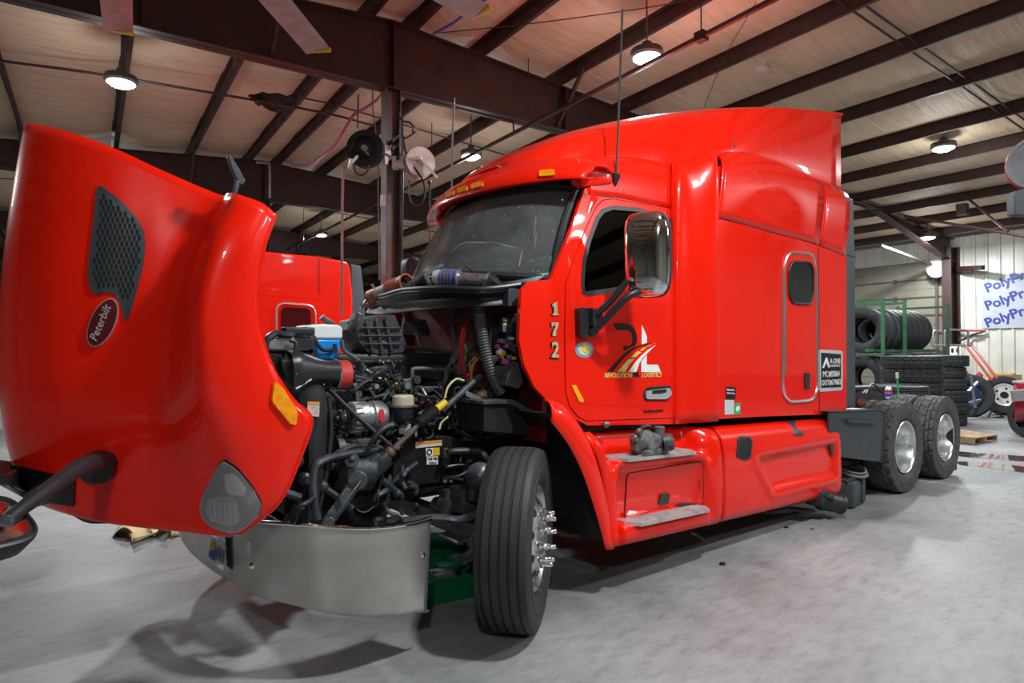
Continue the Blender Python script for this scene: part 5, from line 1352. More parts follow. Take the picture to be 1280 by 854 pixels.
m = MB(); T(m, [(411, 495, .5), (414, 540, .5), (408, 590, .5), (398, 640, .5)], .012); T(m, [(392, 500, .42), (396, 530, .42), (392, 570, .42)], .008); m.build('shroud_edge', HOSE, rad)
yplate([(384.5, 502), (399.5, 502.5), (399, 521), (384, 520)], .405, mat('label_cream2', (.6, .52, .45), .5, noise=.3, nscale=50), 'radiator_label', rad); yplate([(384.5, 502), (399.5, 502.5), (399.5, 506), (384.5, 505.5)], .403, MATS['label_orange'], 'radiator_label', rad)
for q in ((372, 577), (384, 600), (377, 640)): m = MB(); p = aty(*q, .40); m.lathe(p, (0, -1, 0), [(-.05, .035), (.0, .035), (.01, .02), (.02, .02), (.02, 0)], 14); m.build('shroud_boss', BLACKP, rad)
# charge air duct with moulded lettering and red coupler
m = MB(); rows = []
for px, t_, b_, y, w_ in ((354, 438, 497, .40, .16), (364, 437, 497, .40, .16), (376, 441, 486, .41, .14), (392, 447, 481, .42, .11), (408, 450.5, 480, .43, .085), (420, 451, 481, .44, .08)):
    a, b2 = aty(px, t_, y + w_ * .7), aty(px, b_, y + w_ * .7); c = (a + b2) / 2; h_ = (a - b2).length / 2
    rr2 = [V3((c.x + (.0), c.y + w_ * q0_, c.z + h_ * q1_)) for q0_, q1_ in superel(24, 1, 1, 3)]; rr2.append(rr2[0]); rows.append(rr2)
m.grid(patch(rows, 3, 1)); duct = part(m, 'charge_air_duct', mat('duct_plastic', (.018, .02, .023), .36, noise=.2), parent=truck)
for a, b_ in (((370, 468), (381, 463)), ((370, 486), (389, 474))):
    m = MB(); m.bar(aty(*a, .355), aty(*b_, .375), .008, .008); m.build('duct_rib', MATS['label_pale'], duct)
text_on(None, (383, 464), (408, 464), 'PACCAR', mat('moulded_letters', (.09, .095, .10), .4), duct, .001, plane=.315, hscale=1.1, ext=.004)
m = MB(); m.lathe(aty(418, 468, .50), aty(432, 468, .50) - aty(418, 468, .50), [(0, .078), (.012, .082), (.02, .078), (.07, .078), (.078, .074), (.085, .06), (.085, 0)], 28); m.build('red_coupler', REDH, duct)
m = MB(); m.torus(aty(419, 468, .50), V3((1, 0, 0)), .08, .006, n=28); m.build('clamp', ALU, duct)
# washer bottle: white top, blue fluid
wp = [(382, 410), (386, 406), (402, 405), (424, 406), (429, 410), (429, 424), (383, 424)]
m = MB(); m.prism([aty(*q, .95) for q in wp], (0, .22, 0)); wb = part(m, 'washer_bottle', mat('bottle_white', (.78, .8, .82), .35), parent=truck, bev=.02)
m = MB(); m.prism([aty(*q, .952) for q in ((383, 424), (429, 424), (426, 434), (422, 450), (398, 450), (394, 432))], (0, .21, 0)); m.build('blue_fluid', mat('washer_fluid', (.01, .26, .75), .3), wb, bev=.015)
m = MB(); T(m, [(392, 420, .93), (398, 432, .92), (406, 438, .92), (418, 436, .92), (418, 430, .92)], .012); m.box(aty(388, 417, .93), (.04, .02, .03)); m.build('bottle_bracket', BLACKP, wb)
m = MB(); T(m, [(402, 396, 1.1), (408, 401, 1.1), (416, 405, 1.1)], .02); m.build('bottle_valve', GREYD, wb)
# windscreen-side hoses lying over the tray
m = MB(); T(m, [(507, 361, 1.25), (515, 354, 1.2), (528, 344, 1.15), (541, 341, 1.1), (548, 338, 1.08), (553, 332, 1.05)], .022); T(m, [(541, 361, .95), (535, 352, .98), (534, 344, 1.0), (541, 338, 1.02), (553, 332, 1.04)], .018); part(m, 'heater_hose', HOSEG, parent=truck)
# thick corrugated loom
m = MB(); T(m, [(599, 385, .56), (602, 410, .55), (607, 440, .53), (613, 462, .52), (620, 480, .52), (626, 490, .52)], .042, rib=.018, n=12); part(m, 'wiring_loom', mat('loom_grey', (.07, .07, .08), .5), parent=truck)
LOOMS = [('red_cable', mat('cable_red', (.6, .015, .02), .4), [[(586, 400, .8), (579, 412, .8), (576, 430, .8), (577, 450, .8), (583, 470, .8), (586, 480, .8)], [(589, 398, .82), (582, 412, .82), (579, 430, .82), (580, 450, .82)]], .011),
 ('orange_cable', mat('cable_orange', (.75, .16, .02), .4), [[(613, 395, .7), (615, 402, .7), (612, 407, .7), (606, 410, .7)], [(598, 448, .75), (592, 455, .75), (589, 468, .75), (590, 480, .75)]], .011),
 ('green_cable', mat('cable_green', (.08, .6, .12), .4), [[(581, 430, .8), (583, 440, .8), (582, 450, .8)], [(594, 446, .75), (589, 452, .75)]], .007),
 ('yellow_cable', mat('cable_yellow', (.7, .62, .3), .4), [[(556, 498, .6), (560, 484, .6), (570, 474, .6), (580, 476, .6)], [(585, 447, .8), (588, 460, .8), (584, 470, .8)], [(549, 537, .65), (552, 528, .65), (560, 521, .65)]], .007),
 ('grey_pipe', HOSEG, [[(576, 434, .85), (568, 442, .85), (563, 455, .85), (557, 462, .85)], [(573, 440, .8), (565, 456, .8)], [(515, 500, .9), (515, 468, .9), (519, 461, .9), (553, 462, .85), (572, 462, .85)], [(557, 464, .85), (557, 475, .85), (550, 482, .85), (540, 487, .85), (527, 490, .85)], [(436, 403, 1.2), (440, 414, 1.15), (455, 423, 1.1), (480, 429, 1.05), (508, 434, 1.1), (545, 438, 1.2), (570, 442, 1.2)], [(427, 425, .9), (430, 438, .9), (444, 448, .9), (454, 458, .9), (455, 475, .9), (470, 492, .9)]], .014),
 ]
for nm, m_, paths, r_ in LOOMS:
    for pth in paths: m = MB(); T(m, pth, r_); part(m, nm, m_, parent=truck)
# electrical boxes at the right of the bay
m = MB(); m.prism([aty(*q, .52) for q in ((628, 396), (638, 396), (637, 416), (628, 416))], (0, .04, 0)); eb = part(m, 'fuse_box', BLACKP, parent=truck, bev=.003)
yplate([(629, 397.5), (637.5, 398), (637.5, 402), (629, 402)], .517, YEL, 'box_label', eb); yplate([(628.5, 404), (636, 404), (636, 415), (628.5, 414.5)], .517, DECAL_W, 'box_label', eb)
m = MB(); m.prism([aty(*q, .46) for q in ((641, 393), (648, 392), (648, 410), (645, 418), (638, 418))], (0, .08, 0)); part(m, 'relay_box', BLACKP, parent=truck, bev=.004)
cols = [mat('plug_pink', (.6, .08, .35), .4), YEL, mat('plug_purple', (.28, .12, .4), .4), GREYD, DECAL_W, BLACKP, mat('plug_grey', (.2, .2, .22), .5)]
rnd_ = random.Random(5)
for k in range(26):
    px, py = rnd_.uniform(617, 647), rnd_.uniform(420, 456); c_ = cols[rnd_.randrange(len(cols))]
    m = MB(); m.box(aty(px, py, .50 + rnd_.uniform(-.02, .05)), (rnd_.uniform(.02, .05), .03, rnd_.uniform(.018, .04)), Matrix.Rotation(rnd_.uniform(-1, 1), 3, 'Y'), bev=.003); part(m, 'connector', c_, parent=eb)
m = MB(); m.prism([aty(*q, .48) for q in ((617, 458), (647, 456), (650, 466), (640, 472), (618, 470))], (0, .1, 0)); part(m, 'junction_tray', GREYD, parent=truck, bev=.005)
m = MB(); m.prism([aty(*q, .40) for q in ((636, 466), (651, 452), (654, 478), (648, 486), (632, 481))], (0, .1, 0)); part(m, 'cowl_bracket', STEELD, parent=truck, bev=.004)
m = MB(); m.prism([aty(*q, .60) for q in ((616, 392), (650, 388), (652, 500), (612, 500))], (0, .03, 0)); part(m, 'electrical_panel', BLACKG, parent=truck)
# inner splash box beside the tyre
m = MB(); m.prism([aty(*q, .42) for q in ((606, 502), (640, 500), (652, 506), (660, 512), (681, 512), (681, 546), (604, 540))], (0, .3, 0)); part(m, 'splash_box', BLACKM, parent=truck, bev=.006)
m = MB(); m.prism([aty(*q, .40) for q in ((604, 501), (640, 499), (654, 506), (662, 511), (682, 510), (682, 515), (660, 516), (650, 512), (638, 505), (604, 506))], (0, .32, 0)); part(m, 'splash_box_lip', GREYD, parent=truck, bev=.004)
m = MB(); T(m, [(562, 566, .62), (568, 564, .6), (596, 564, .55), (606, 570, .5), (612, 582, .5)], .022); part(m, 'brake_hose', HOSE, parent=truck)
# axle, brake chamber, shock, tie rod
m = MB(); m.bar(V3((0, .35, .46)), V3((0, 2.1, .46)), .10, .12); m.bar(V3((0, .62, .56)), V3((0, .62, .72)), .2, .14); part(m, 'front_axle', BLACKG, parent=truck, bev=.01)
m = MB(); c = aty(600, 595, .45); m.lathe(c, (-.6, -.7, .1), [(-.08, 0), (-.08, .06), (0, .08), (.02, .088), (.03, .08), (.06, .05), (.07, .02), (.08, 0)], 28); part(m, 'brake_chamber', LINEM, parent=truck)
m = MB(); m.cyl(aty(590, 625, .5), aty(594, 585, .5), .045); part(m, 'shock_absorber', BLACKP, parent=truck)
m = MB(); c = aty(554, 633, .7); m.cyl(c - V3((0, .06, 0)), c + V3((0, .08, 0)), .05); m.box(c + V3((.05, .02, .03)), (.09, .1, .16), bev=.012); m.cyl(c + V3((.08, -.03, .01)), c + V3((.17, -.05, -.01)), .025); part(m, 'stabiliser_bracket', BLACKG, parent=truck)
m = MB(); T(m, [(470, 655, .65), (520, 650, .6), (550, 648, .55), (575, 650, .48), (600, 641, .38)], .026); part(m, 'drag_link', LINEM, parent=truck)
m = MB(); T(m, [(548, 668, .6), (565, 675, .55), (578, 678, .5), (597, 660, .4)], .016); part(m, 'tie_rod', LINEM, parent=truck)
m = MB(); m.prism([aty(*q, .36) for q in ((567, 697), (573, 693), (583, 694), (590, 688), (587, 676), (594, 664), (603, 664), (603, 698), (585, 704), (573, 702))], (0, .04, 0)); part(m, 'brake_dust_shield', GREYD, parent=truck, bev=.006)
# hoses hanging in the bay (dense bundle, each a hose)
R5 = random.Random(11)
def spag(n, x0, x1, y0, y1, d0, d1, mats_, r0, r1, name):
    for k in range(n):
        px, py, d = R5.uniform(x0, x1), R5.uniform(y0, y1), R5.uniform(d0, d1); pth = [(px, py, d)]
        ang = R5.uniform(0, 2 * PI)
        for j in range(R5.randint(3, 5)):
            ang += R5.uniform(-.9, .9); L = R5.uniform(7, 19); px += L * math.cos(ang); py += L * math.sin(ang) * .8
            px = min(max(px, x0), x1); py = min(max(py, y0), y1); d += R5.uniform(-.05, .05); pth.append((px, py, d))
        m = MB(); T(m, pth, R5.uniform(r0, r1)); m.ball(aty(*pth[-1]), .014, n=8); part(m, name, R5.choice(mats_), parent=eng)
DK = [HOSE, BLACKP, HOSEG, GREYD, BLACKG, STEELD]
spag(44, 442, 500, 452, 510, .82, 1.0, DK, .005, .013, 'engine_hose')
spag(44, 520, 610, 485, 550, .68, .92, DK, .005, .013, 'engine_hose')
spag(18, 415, 500, 530, 560, .8, .95, DK, .006, .012, 'engine_hose')
spag(14, 470, 520, 560, 650, .62, .8, [BLACKP, GREYD, LINEM], .008, .018, 'engine_hose')
spag(10, 585, 612, 400, 480, .72, .9, [HOSE, BLACKP, HOSEG], .006, .012, 'engine_hose')
spag(8, 556, 600, 562, 602, .60, .68, [BLACKP, LINEM], .008, .014, 'engine_hose')
for k in range(46):
    px, py = R5.uniform(440, 605), R5.uniform(470, 548); m = MB(); c = aty(px, py, R5.uniform(.8, .98)); q = R5.random()
    if q < .5: m.box(c, (R5.uniform(.03, .08), .05, R5.uniform(.02, .06)), Matrix.Rotation(R5.uniform(-.6, .6), 3, 'Y'), bev=.005)
    else: m.cyl(c - V3((0, .03, 0)), c + V3((0, .03, 0)), R5.uniform(.012, .03), n=12)
    part(m, 'engine_fitting', R5.choice([GREYD, BLACKP, BLACKG, STEELD, ALU]))
# jumper clamps
m = MB()
for o in (0, 9): m.bar(aty(582 + o * .6, 490 + o, .58), aty(602 + o * .3, 500 + o, .56), .015, .02); m.bar(aty(582 + o * .6, 494 + o, .58), aty(601 + o * .3, 500 + o, .56), .012, .01)
part(m, 'cable_clamp', ALU, parent=truck)
# ================================================================ LOOSE THINGS AROUND THE TRUCK
# --- intake pipe with blue silicone lying on the cowl
c0, c1 = aty(548, 347, .86), aty(618, 352, .52)
ax = (c1 - c0).normalized()
pipe = empty('intake_pipe', (c0 + c1) / 2, 'silver intake pipe with blue silicone bellows lying on the black cowl below the windshield', 'pipe')
L = (c1 - c0).length
m = MB(); m.tube([c0 + ax * (L * t) for t in (.38, .55, .75, .93)], .047, n=20); m.build('pipe_body', mat('foil_silver', (.6, .6, .6), .3, metal=.9, noise=.4, nscale=30, bump=.3, bscale=50), pipe)
m = MB(); m.tube([c0 + ax * (L * t) for t in (.06, .2, .34)], .062, n=20, rib=.022); m.build('blue_bellows', BLUE, pipe)
m = MB(); m.lathe(c0, ax, [(-.03, 0), (-.03, .045), (.0, .055), (.03, .058), (.03, 0)], 24); m.build('pipe_end', WHITED, pipe)
for t in (.11, .17, .23, .29, .37): m = MB(); m.lathe(c0 + ax * (L * t), ax, [(-.007, .05), (-.007, .0655), (.007, .0655), (.007, .05), (-.007, .05)], 28); m.build('clamp_ring', ALU, pipe)
cE = aty(618, 351, .50); axE = V3((.35, -.55, .55)).normalized()
m = MB(); m.lathe(cE - axE * .07, axE, [(0, .04), (.03, .05), (.07, .066), (.085, .066), (.085, .055), (.03, .045), (.0, .03)], 28); m.build('open_end', GREYD, pipe)
# --- wiper arm / tool resting on the pipe
m = MB(); m.bar(aty(583, 334, .72), aty(608, 351, .56), .018, .01); o = m.build('spanner', ALU); o.data.materials[0] = CHROME
tag(o, 'thin silver bar leaning over the silver intake pipe on the cowl', 'bar')
# --- orange pipe at the far end of the cowl
c0, c1 = aty(466, 371, 1.72), aty(507, 354, 1.30); ax = (c1 - c0).normalized(); L = (c1 - c0).length
hp = empty('turbo_pipe', (c0 + c1) / 2, 'orange silicone pipe end with wrapped grey middle lying at the left end of the cowl', 'pipe')
m = MB(); m.tube([c0 + ax * (L * t) for t in (.55, .75, .9)], .068, n=22, rib=.03); m.lathe(c0 + ax * (L * .9), ax, [(0, .066), (.06, .070), (.06, .058), (.0, .05), (0, .0)], 26); m.build('orange_end', ORANGEH, hp)
m = MB(); m.cyl(c0 + ax * (L * .2), c0 + ax * (L * .58), .055); m.build('pipe_wrap', mat('wrap_grey', (.5, .46, .42), .6, noise=.3), hp)
m = MB(); m.cyl(c0 - ax * .02, c0 + ax * (L * .22), .06); m.build('orange_cuff', ORANGEH, hp)
m = MB(); m.cyl(c0 + ax * (L * .9), c0 + ax * (L * .9) + ax * .002, .05); m.build('pipe_mouth', BLACKM, hp)
m = MB(); T(m, [(452, 384, 1.8), (462, 370, 1.78), (470, 361, 1.75), (478, 362, 1.7)], .01); T(m, [(465, 356, 1.7), (470, 362, 1.7), (480, 360, 1.6)], .012); m.tube([aty(450, 386, 1.8), aty(458, 376, 1.8), aty(474, 364, 1.76)], .014); m.build('bracket', ALU, hp)

# --- water pump housing resting on the upper step
pc = aty(812, 556, .09); pc.z = .862 + sk_(pc.x) + .025
pump = empty('pump_housing', (pc.x, pc.y, .865), 'grimy grey cast pump housing resting on the upper cab step', 'engine part')
GRIME = mat('grimy_casting', (.085, .08, .085), .55, dirt=(.21, .19, .19), nscale=22, bump=.35, bscale=35)
def blob(m, c, sx, sy, sz, n=14, wob=.12, seed=0):
    r_ = random.Random(seed); t = MB(); bmesh.ops.create_icosphere(t.bm, subdivisions=3, radius=1)
    ph = [r_.uniform(0, 6) for _ in range(6)]
    for v in t.bm.verts:
        q = 1 + wob * (math.sin(v.co.x * 5 + ph[0]) * math.cos(v.co.z * 4 + ph[1]) + .6 * math.sin(v.co.y * 7 + ph[2]))
        v.co = V3((v.co.x * sx * q, v.co.y * sy * q, v.co.z * sz * q)) + c
    m.merge(t)
m = MB(); blob(m, pc + V3((-.02, 0, .085)), .13, .085, .08, seed=2); blob(m, pc + V3((-.11, 0, .09)), .07, .07, .07, seed=4); m.box(pc + V3((0, .0, .02)), (.26, .15, .05), bev=.015); m.build('casting', GRIME, pump, ang=50)
m = MB(); m.cyl(pc + V3((.05, -.04, .02)), pc + V3((.055, -.045, .19)), .03, .036); m.torus(pc + V3((.055, -.045, .185)), (0, 0, 1), .03, .008); m.build('inlet_neck', mat('neck_grey', (.12, .115, .12), .5, noise=.4), pump)
m = MB(); m.lathe(pc + V3((.06, -.06, .075)), (.7, -.5, .1), [(0, .06), (.06, .062), (.075, .055), (.075, .045), (.03, .04), (0, 0)], 26); m.build('outlet_flange', GREYD, pump)
m = MB(); m.tube([pc + V3((-.14, 0, .12)), pc + V3((-.08, 0, .19)), pc + V3((.0, 0, .19)), pc + V3((.1, .02, .13))], .014); m.build('bail', BLACKP, pump)
for k, (dx, dz) in enumerate(((-.2, .11), (-.2, .05), (-.12, .0), (.0, .0), (.1, .02), (-.16, .15))): m = MB(); m.cyl(pc + V3((dx, -.06, dz + .01)), pc + V3((dx, -.02, dz + .01)), .017, n=12); m.ball(pc + V3((dx + .02, -.02, dz + .02)), .025, n=8); m.build('lug', STEELD, pump)

# --- air filter box with ring on the floor behind the skirt
a0 = atz(1060, 640, 0); e1 = (atz(1086, 636, 0) - a0); e1.normalize()
bc_ = V3((4.42, .16, 0))
fb = empty('filter_box', bc_, 'dark grey plastic air filter box on the floor ahead of the drive wheels', 'engine part')
FBM = mat('filter_box_plastic', (.055, .062, .07), .5, noise=.35, nscale=8, bump=.1)
Rz = Matrix.Rotation(math.radians(8), 3, 'Z')
m = MB(); m.box(bc_ + V3((.12, .10, .14)), (.44, .38, .26), Rz, bev=.02)
for k in range(7): m.box(bc_ + V3((-.1 + k * .07, .1, .285)), (.02, .36, .02), Rz)
for k in range(4): m.box(bc_ + V3((.1, -.04 + k * .09, .285)), (.44, .016, .016), Rz)
m.box(bc_ + V3((.2, -.085, .16)), (.03, .03, .28), Rz); m.build('box_body', FBM, fb, bev=.003)
tE = aty(1050, 630, -.02); tS = aty(1016, 621, .10); axt = (tE - tS).normalized(); axt = (axt + V3((.25, -.35, 0))).normalized()
m = MB(); m.lathe(tE - axt * .22, axt, [(0, 0), (0, .088), (.03, .095), (.05, .088), (.20, .088), (.21, .097), (.235, .097), (.235, .082), (.10, .075), (.10, 0)], 30); m.build('outlet_tube', BLACKP, fb)
m = MB(); m.box(aty(1022, 621, .08), (.2, .16, .14), Rz, bev=.015); m.cyl(aty(1040, 622, -.08), aty(1040, 622, .0), .02); m.build('side_lug', BLACKP, fb, bev=.003)
rg = bc_ + V3((.20, .02, .345)); axr = V3((-.10, -.30, 1)).normalized()
m = MB(); m.torus(rg, axr, .15, .016, n=40); m.torus(rg + V3((0, 0, .031)), axr, .14, .013, n=40); o = m.build('filter_seal_ring', mat('ring_grey', (.17, .18, .19), .5, noise=.3)); tag(o, 'pair of grey rubber rings lying on top of the dark filter box', 'ring')
# --- small bits on the floor
for q, s_, lab, m_ in (((903, 706), .022, 'small round black rubber plug lying on the open floor right of the cab step', BLACKM), ((983, 660), .018, 'tiny black scrap on the floor beneath the skirt', BLACKM), ((1015, 662), .012, 'tiny dark pebble on the floor right of the skirt', BLACKM)):
    p = atz(*q, 0); m = MB(); m.lathe(p, (0, 0, 1), [(0, 0), (0, s_), (s_ * .6, s_), (s_ * .7, s_ * .7), (s_ * .7, 0)], 16); tag(m.build('rubber_plug', m_), lab, 'scrap')
p = atz(496, 770, 0); m = MB(); m.prism([p, p + V3((.03, .01, 0)), p + V3((.025, .03, 0)), p + V3((-.005, .018, 0))], (0, 0, .004)); tag(m.build('yellow_scrap', YEL), 'tiny yellow scrap on the floor below the chrome bumper', 'scrap')
p = atz(680, 786, 0)
# --- green drain pan with parts under the axle
gp = V3((.02, .82, 0)); PANP = []
pan = empty('drain_pan', gp, 'green plastic drain pan on the floor behind the steered front tyre', 'pan')
m = MB(); Rg = Matrix.Rotation(math.radians(-10), 3, 'Z')
rows = []
for sc, z in ((0, .012), (.84, .012), (.90, .03), (.97, .16), (1.03, .165), (1.03, .15), (.985, .15), (.93, .0), (0, 0)):
    rows.append([gp + Rg @ V3((a_ * sc, b_ * sc, z)) for a_, b_ in superel0(40, .34, .26, 5)])
for r_ in rows: r_.append(r_[0])
m.grid(rows); m.build('tub', GREENP, pan, ang=40)
m = MB(); m.box(gp + V3((.0, .25, .22)), (.6, .02, .16), Rg, bev=.005); m.build('raised_lid', GREENP, pan)
m = MB(); m.box(gp + V3((-.1, -.1, .14)), (.2, .10, .06), Rg, bev=.01); m.box(gp + V3((-.12, .02, .12)), (.12, .16, .05), bev=.01); o = m.build('metal_bracket', ALU); tag(o, 'pale metal bracket lying inside the green drain pan', 'bracket')
m = MB(); blob(m, gp + V3((.16, -.1, .12)), .08, .05, .04, seed=9); o = m.build('casting_scrap', GRIME); tag(o, 'grimy casting beside the pale bracket in the green drain pan', 'engine part')
# --- brown paper on the floor behind the hood
pp = empty('kraft_paper', atz(190, 670, 0), 'crumpled sheets of brown paper on the floor behind the raised hood', 'paper')
for k, (P_, h) in enumerate(((((140, 673), (172, 676), (192, 664), (150, 655)), .10), (((160, 672), (166, 684), (205, 668), (185, 655)), .08), (((186, 671), (204, 676), (218, 664), (196, 655)), .09), (((213, 675), (218, 672), (238, 668), (210, 655)), .05))):
    m = MB(); q = [atz(*c_, 0) for c_ in P_]; rows = []
    for i in range(7):
        u_ = i / 6; r_ = []
        for j in range(9):
            v_ = j / 8; p = q[0].lerp(q[1], v_).lerp(q[3].lerp(q[2], v_), u_); r_.append(p + V3((0, 0, .004 + h * abs(math.sin(v_ * PI * (1 + k % 2) + k)) * (1 - .5 * u_))))
        rows.append(r_)
    m.grid(rows); m.build('paper_sheet', TAN, pp, solid=.002)
m = MB(); q = atz(246, 667, 0); m.box(q + V3((0, 0, .01)), (.16, .08, .02), Rg, bev=.004); tag(m.build('yellow_envelope', YEL), 'small yellow packet lying at the right end of the brown paper', 'packet')

# ================================================================ SECOND TRUCK
t2 = empty('semi_truck', (2.9, 9.0, 0), 'second red sleeper semi truck parked behind the raised hood, only its sleeper side showing', 'truck')
# its side plane, parallel to the first truck
Y2 = None
q = Y2p = aty(437, 397, 0)
dep = 11.7
A2 = atd(437, 397, 11.4); Y2 = A2.y
def p2(px, py, dy=0.0): return aty(px, py, Y2 + dy)
m = MB(); out2 = [p2(270, 308), p2(331, 314.5), p2(400, 321), p2(434, 327), p2(438, 335), p2(441, 372), p2(441, 480), p2(270, 500)]
m.prism(out2, (0, 2.2, 0)); t2b = m.build('sleeper_body', RED, t2, bev=.03)
m = MB(); m.prism([p2(439, 330, .02), p2(451, 333, .02), p2(456, 375, .02), p2(456, 520, .02), p2(439, 520, .02)], (0, .05, 0)); m.build('side_extender', GREYFAIR, t2, bev=.01)
m = MB(); t3 = [V3((x, Y2 - .01, z)) for x, z in rnd([(p2(345, 480).x, p2(345, 480).z), (p2(345, 378).x, p2(345, 378).z), (p2(394, 382).x, p2(394, 382).z), (p2(394, 480).x, p2(394, 480).z)], .25, 5)]
m.tube(t3 + t3[:1], .016, n=6, smooth=1); ldr = m.build('luggage_door_frame', MATS['frame_aluminium'], t2)
WQ = rnd([(p2(351, 412).x, p2(351, 412).z), (p2(351, 384).x, p2(351, 384).z), (p2(388, 386).x, p2(388, 386).z), (p2(388, 412).x, p2(388, 412).z)], .28, 5)
m = MB(); m.prism([V3((x, Y2 - .02, z)) for x, z in WQ], (0, .03, 0)); m.build('window', DARKGLASS, ldr)
m = MB()
for k in range(28): m.ball(p2(324 + k * 4, 367.5 + k * .25, 0), .009, n=6)
for k in range(7): m.ball(p2(399, 323 + k * 6, 0), .008, n=6)
m.build('rivets', RED, t2b); m = MB(); m.bar(p2(399, 322, -.002), p2(399, 368, -.002), .008, .008); m.build('panel_seam', BLACKM, t2b)
m = MB(); m.tube([V3((x, Y2 - .02, z)) for x, z in rnd([(p2(431, 450).x, p2(431, 450).z), (p2(431, 480).x, p2(431, 480).z), (p2(437, 480).x, p2(437, 480).z), (p2(437, 450).x, p2(437, 450).z)], .3, 3)], .02, n=6, smooth=1); m.build('sign_plate', MATS['frame_aluminium'], t2)
m = MB(); m.prism([p2(270, 500, .1), p2(470, 500, .1), p2(470, 515, .1), p2(270, 520, .1)], (0, 2, 0)); m.build('frame_rail', FRAME, t2)
for dx in (-3.2, 1.2, 2.5):
    x = A2.x + dx; m = tyre_mesh('t', kind='drive'); bmesh.ops.transform(m.bm, matrix=Matrix.Translation(V3((x, Y2 + .2, TR - .003))), verts=m.bm.verts[:]); m.build('drive_tyre', RUBBER_G, t2, ang=28)
m = MB(); m.prism([V3((A2.x - 4.2, Y2 + .02, .35)), V3((A2.x + .1, Y2 + .02, .3)), V3((A2.x + .1, Y2 + .02, 1.0)), V3((A2.x - 4.2, Y2 + .02, 1.05))], (0, .1, 0)); m.build('side_skirt', RED, t2)

# ================================================================ ON THE RIDGE COLUMN
def cw(px, py, v=0.0): return atv(px, py, v - .14)
# black cord reel
c = atd(457, 187, 8.5); axr = (CAM - c); axr.z = 0; axr = axr.normalized(); axr = (axr + _rt * -.25).normalized()
reel = empty('cord_reel', c, 'black cord reel mounted high on the left side of the ridge column', 'reel')
m = MB(); m.lathe(c - axr * .06, axr, [(0, 0), (0, .245), (.02, .25), (.10, .25), (.12, .245), (.12, .17), (.085, .16), (.085, .10), (.11, .095), (.11, 0)], 40); m.build('spool', mat('reel_black', (.010, .011, .012), .55), reel)
m = MB(); m.bar(c + axr * .06 + _rt * -.02, c + axr * .07 + _rt * .06 + V3((0, 0, -.1)), .03, .02); m.cyl(c + axr * .04, c + axr * .09, .04); m.build('crank', ALU, reel)
m = MB(); m.bar(c + _rt * .24, c + _rt * .30 + _fw * .1, .06, .1); m.box(c + _rt * .27 + V3((0, 0, -.15)), (.05, .05, .1)); m.build('wall_arm', WHITED, reel)
m = MB(); m.box(atd(438, 205, 8.4), (.05, .05, .14), Matrix.Rotation(.5, 3, 'X'), bev=.01); m.cyl(atd(440, 203, 8.4), atd(447, 195, 8.45), .02); m.build('cord_guide', WHITED, reel)
m = MB(); m.tube([atd(431, 209, 8.4), atd(429, 214, 8.4), atd(428, 260, 8.4), atd(427.5, 330, 8.4), atd(427, 395, 8.4)], .018); o = m.build('air_hose', mat('hose_rust', (.28, .13, .12), .6, noise=.3)); tag(o, 'dusty red air hose hanging straight down from the black cord reel', 'hose')
m = MB(); m.tube([atd(442, 205, 8.4), atd(445, 216, 8.4), atd(453, 219, 8.4), atd(460, 213, 8.4), atd(461, 206, 8.4)], .012); m.build('loose_loop', BLACKP, reel)
# white hose reel
c = atd(524, 204, 8.6); axr = (CAM - c); axr.z = 0; axr = (axr.normalized() + _rt * .3).normalized()
wr = empty('hose_reel', c, 'white hose reel with spring arm mounted on the right side of the ridge column', 'reel')
m = MB(); m.lathe(c - axr * .1, axr, [(0, 0), (0, .20), (.02, .205), (.03, .13), (.15, .13), (.16, .205), (.18, .20), (.185, .06), (.2, .055), (.2, 0)], 40); m.build('spool', WHITED, wr)
m = MB(); m.bar(c + axr * .12, c + axr * .13 + _rt * .2 + V3((0, 0, -.22)), .07, .03); m.bar(c + axr * .12 + V3((0, 0, .02)), c + axr * .1 - _rt * .2 + V3((0, 0, .02)), .12, .03); m.build('spring_arm', WHITEP, wr)
m = MB(); m.bar(c - _rt * .2, c - _rt * .36, .1, .16); m.build('mount', WHITED, wr)
m = MB(); m.box(c + axr * .13 + _rt * -.06 + V3((0, 0, .03)), (.03, .03, .05)); m.build('sticker', mat('sticker_red', (.6, .12, .08), .4), wr)
m = MB(); m.ball(atd(537, 228, 8.5), .03); m.tube([atd(537, 228, 8.5), atd(537, 245, 8.5), atd(537, 300, 8.5), atd(536.5, 350, 8.5)], .014); o = m.build('dropped_hose', HOSE); tag(o, 'black hose hanging straight down from the white hose reel', 'hose')
m = MB(); m.tube([atd(512, 225, 8.5), atd(511, 240, 8.5), atd(516, 255, 8.5), atd(526, 255, 8.5), atd(531, 242, 8.5), atd(528, 225, 8.5), atd(515, 205, 8.5), atd(507, 190, 8.6), atd(504, 170, 8.65)], .013); o = m.build('looped_cable', HOSE); tag(o, 'black cable looping below the white hose reel to the column', 'cable')
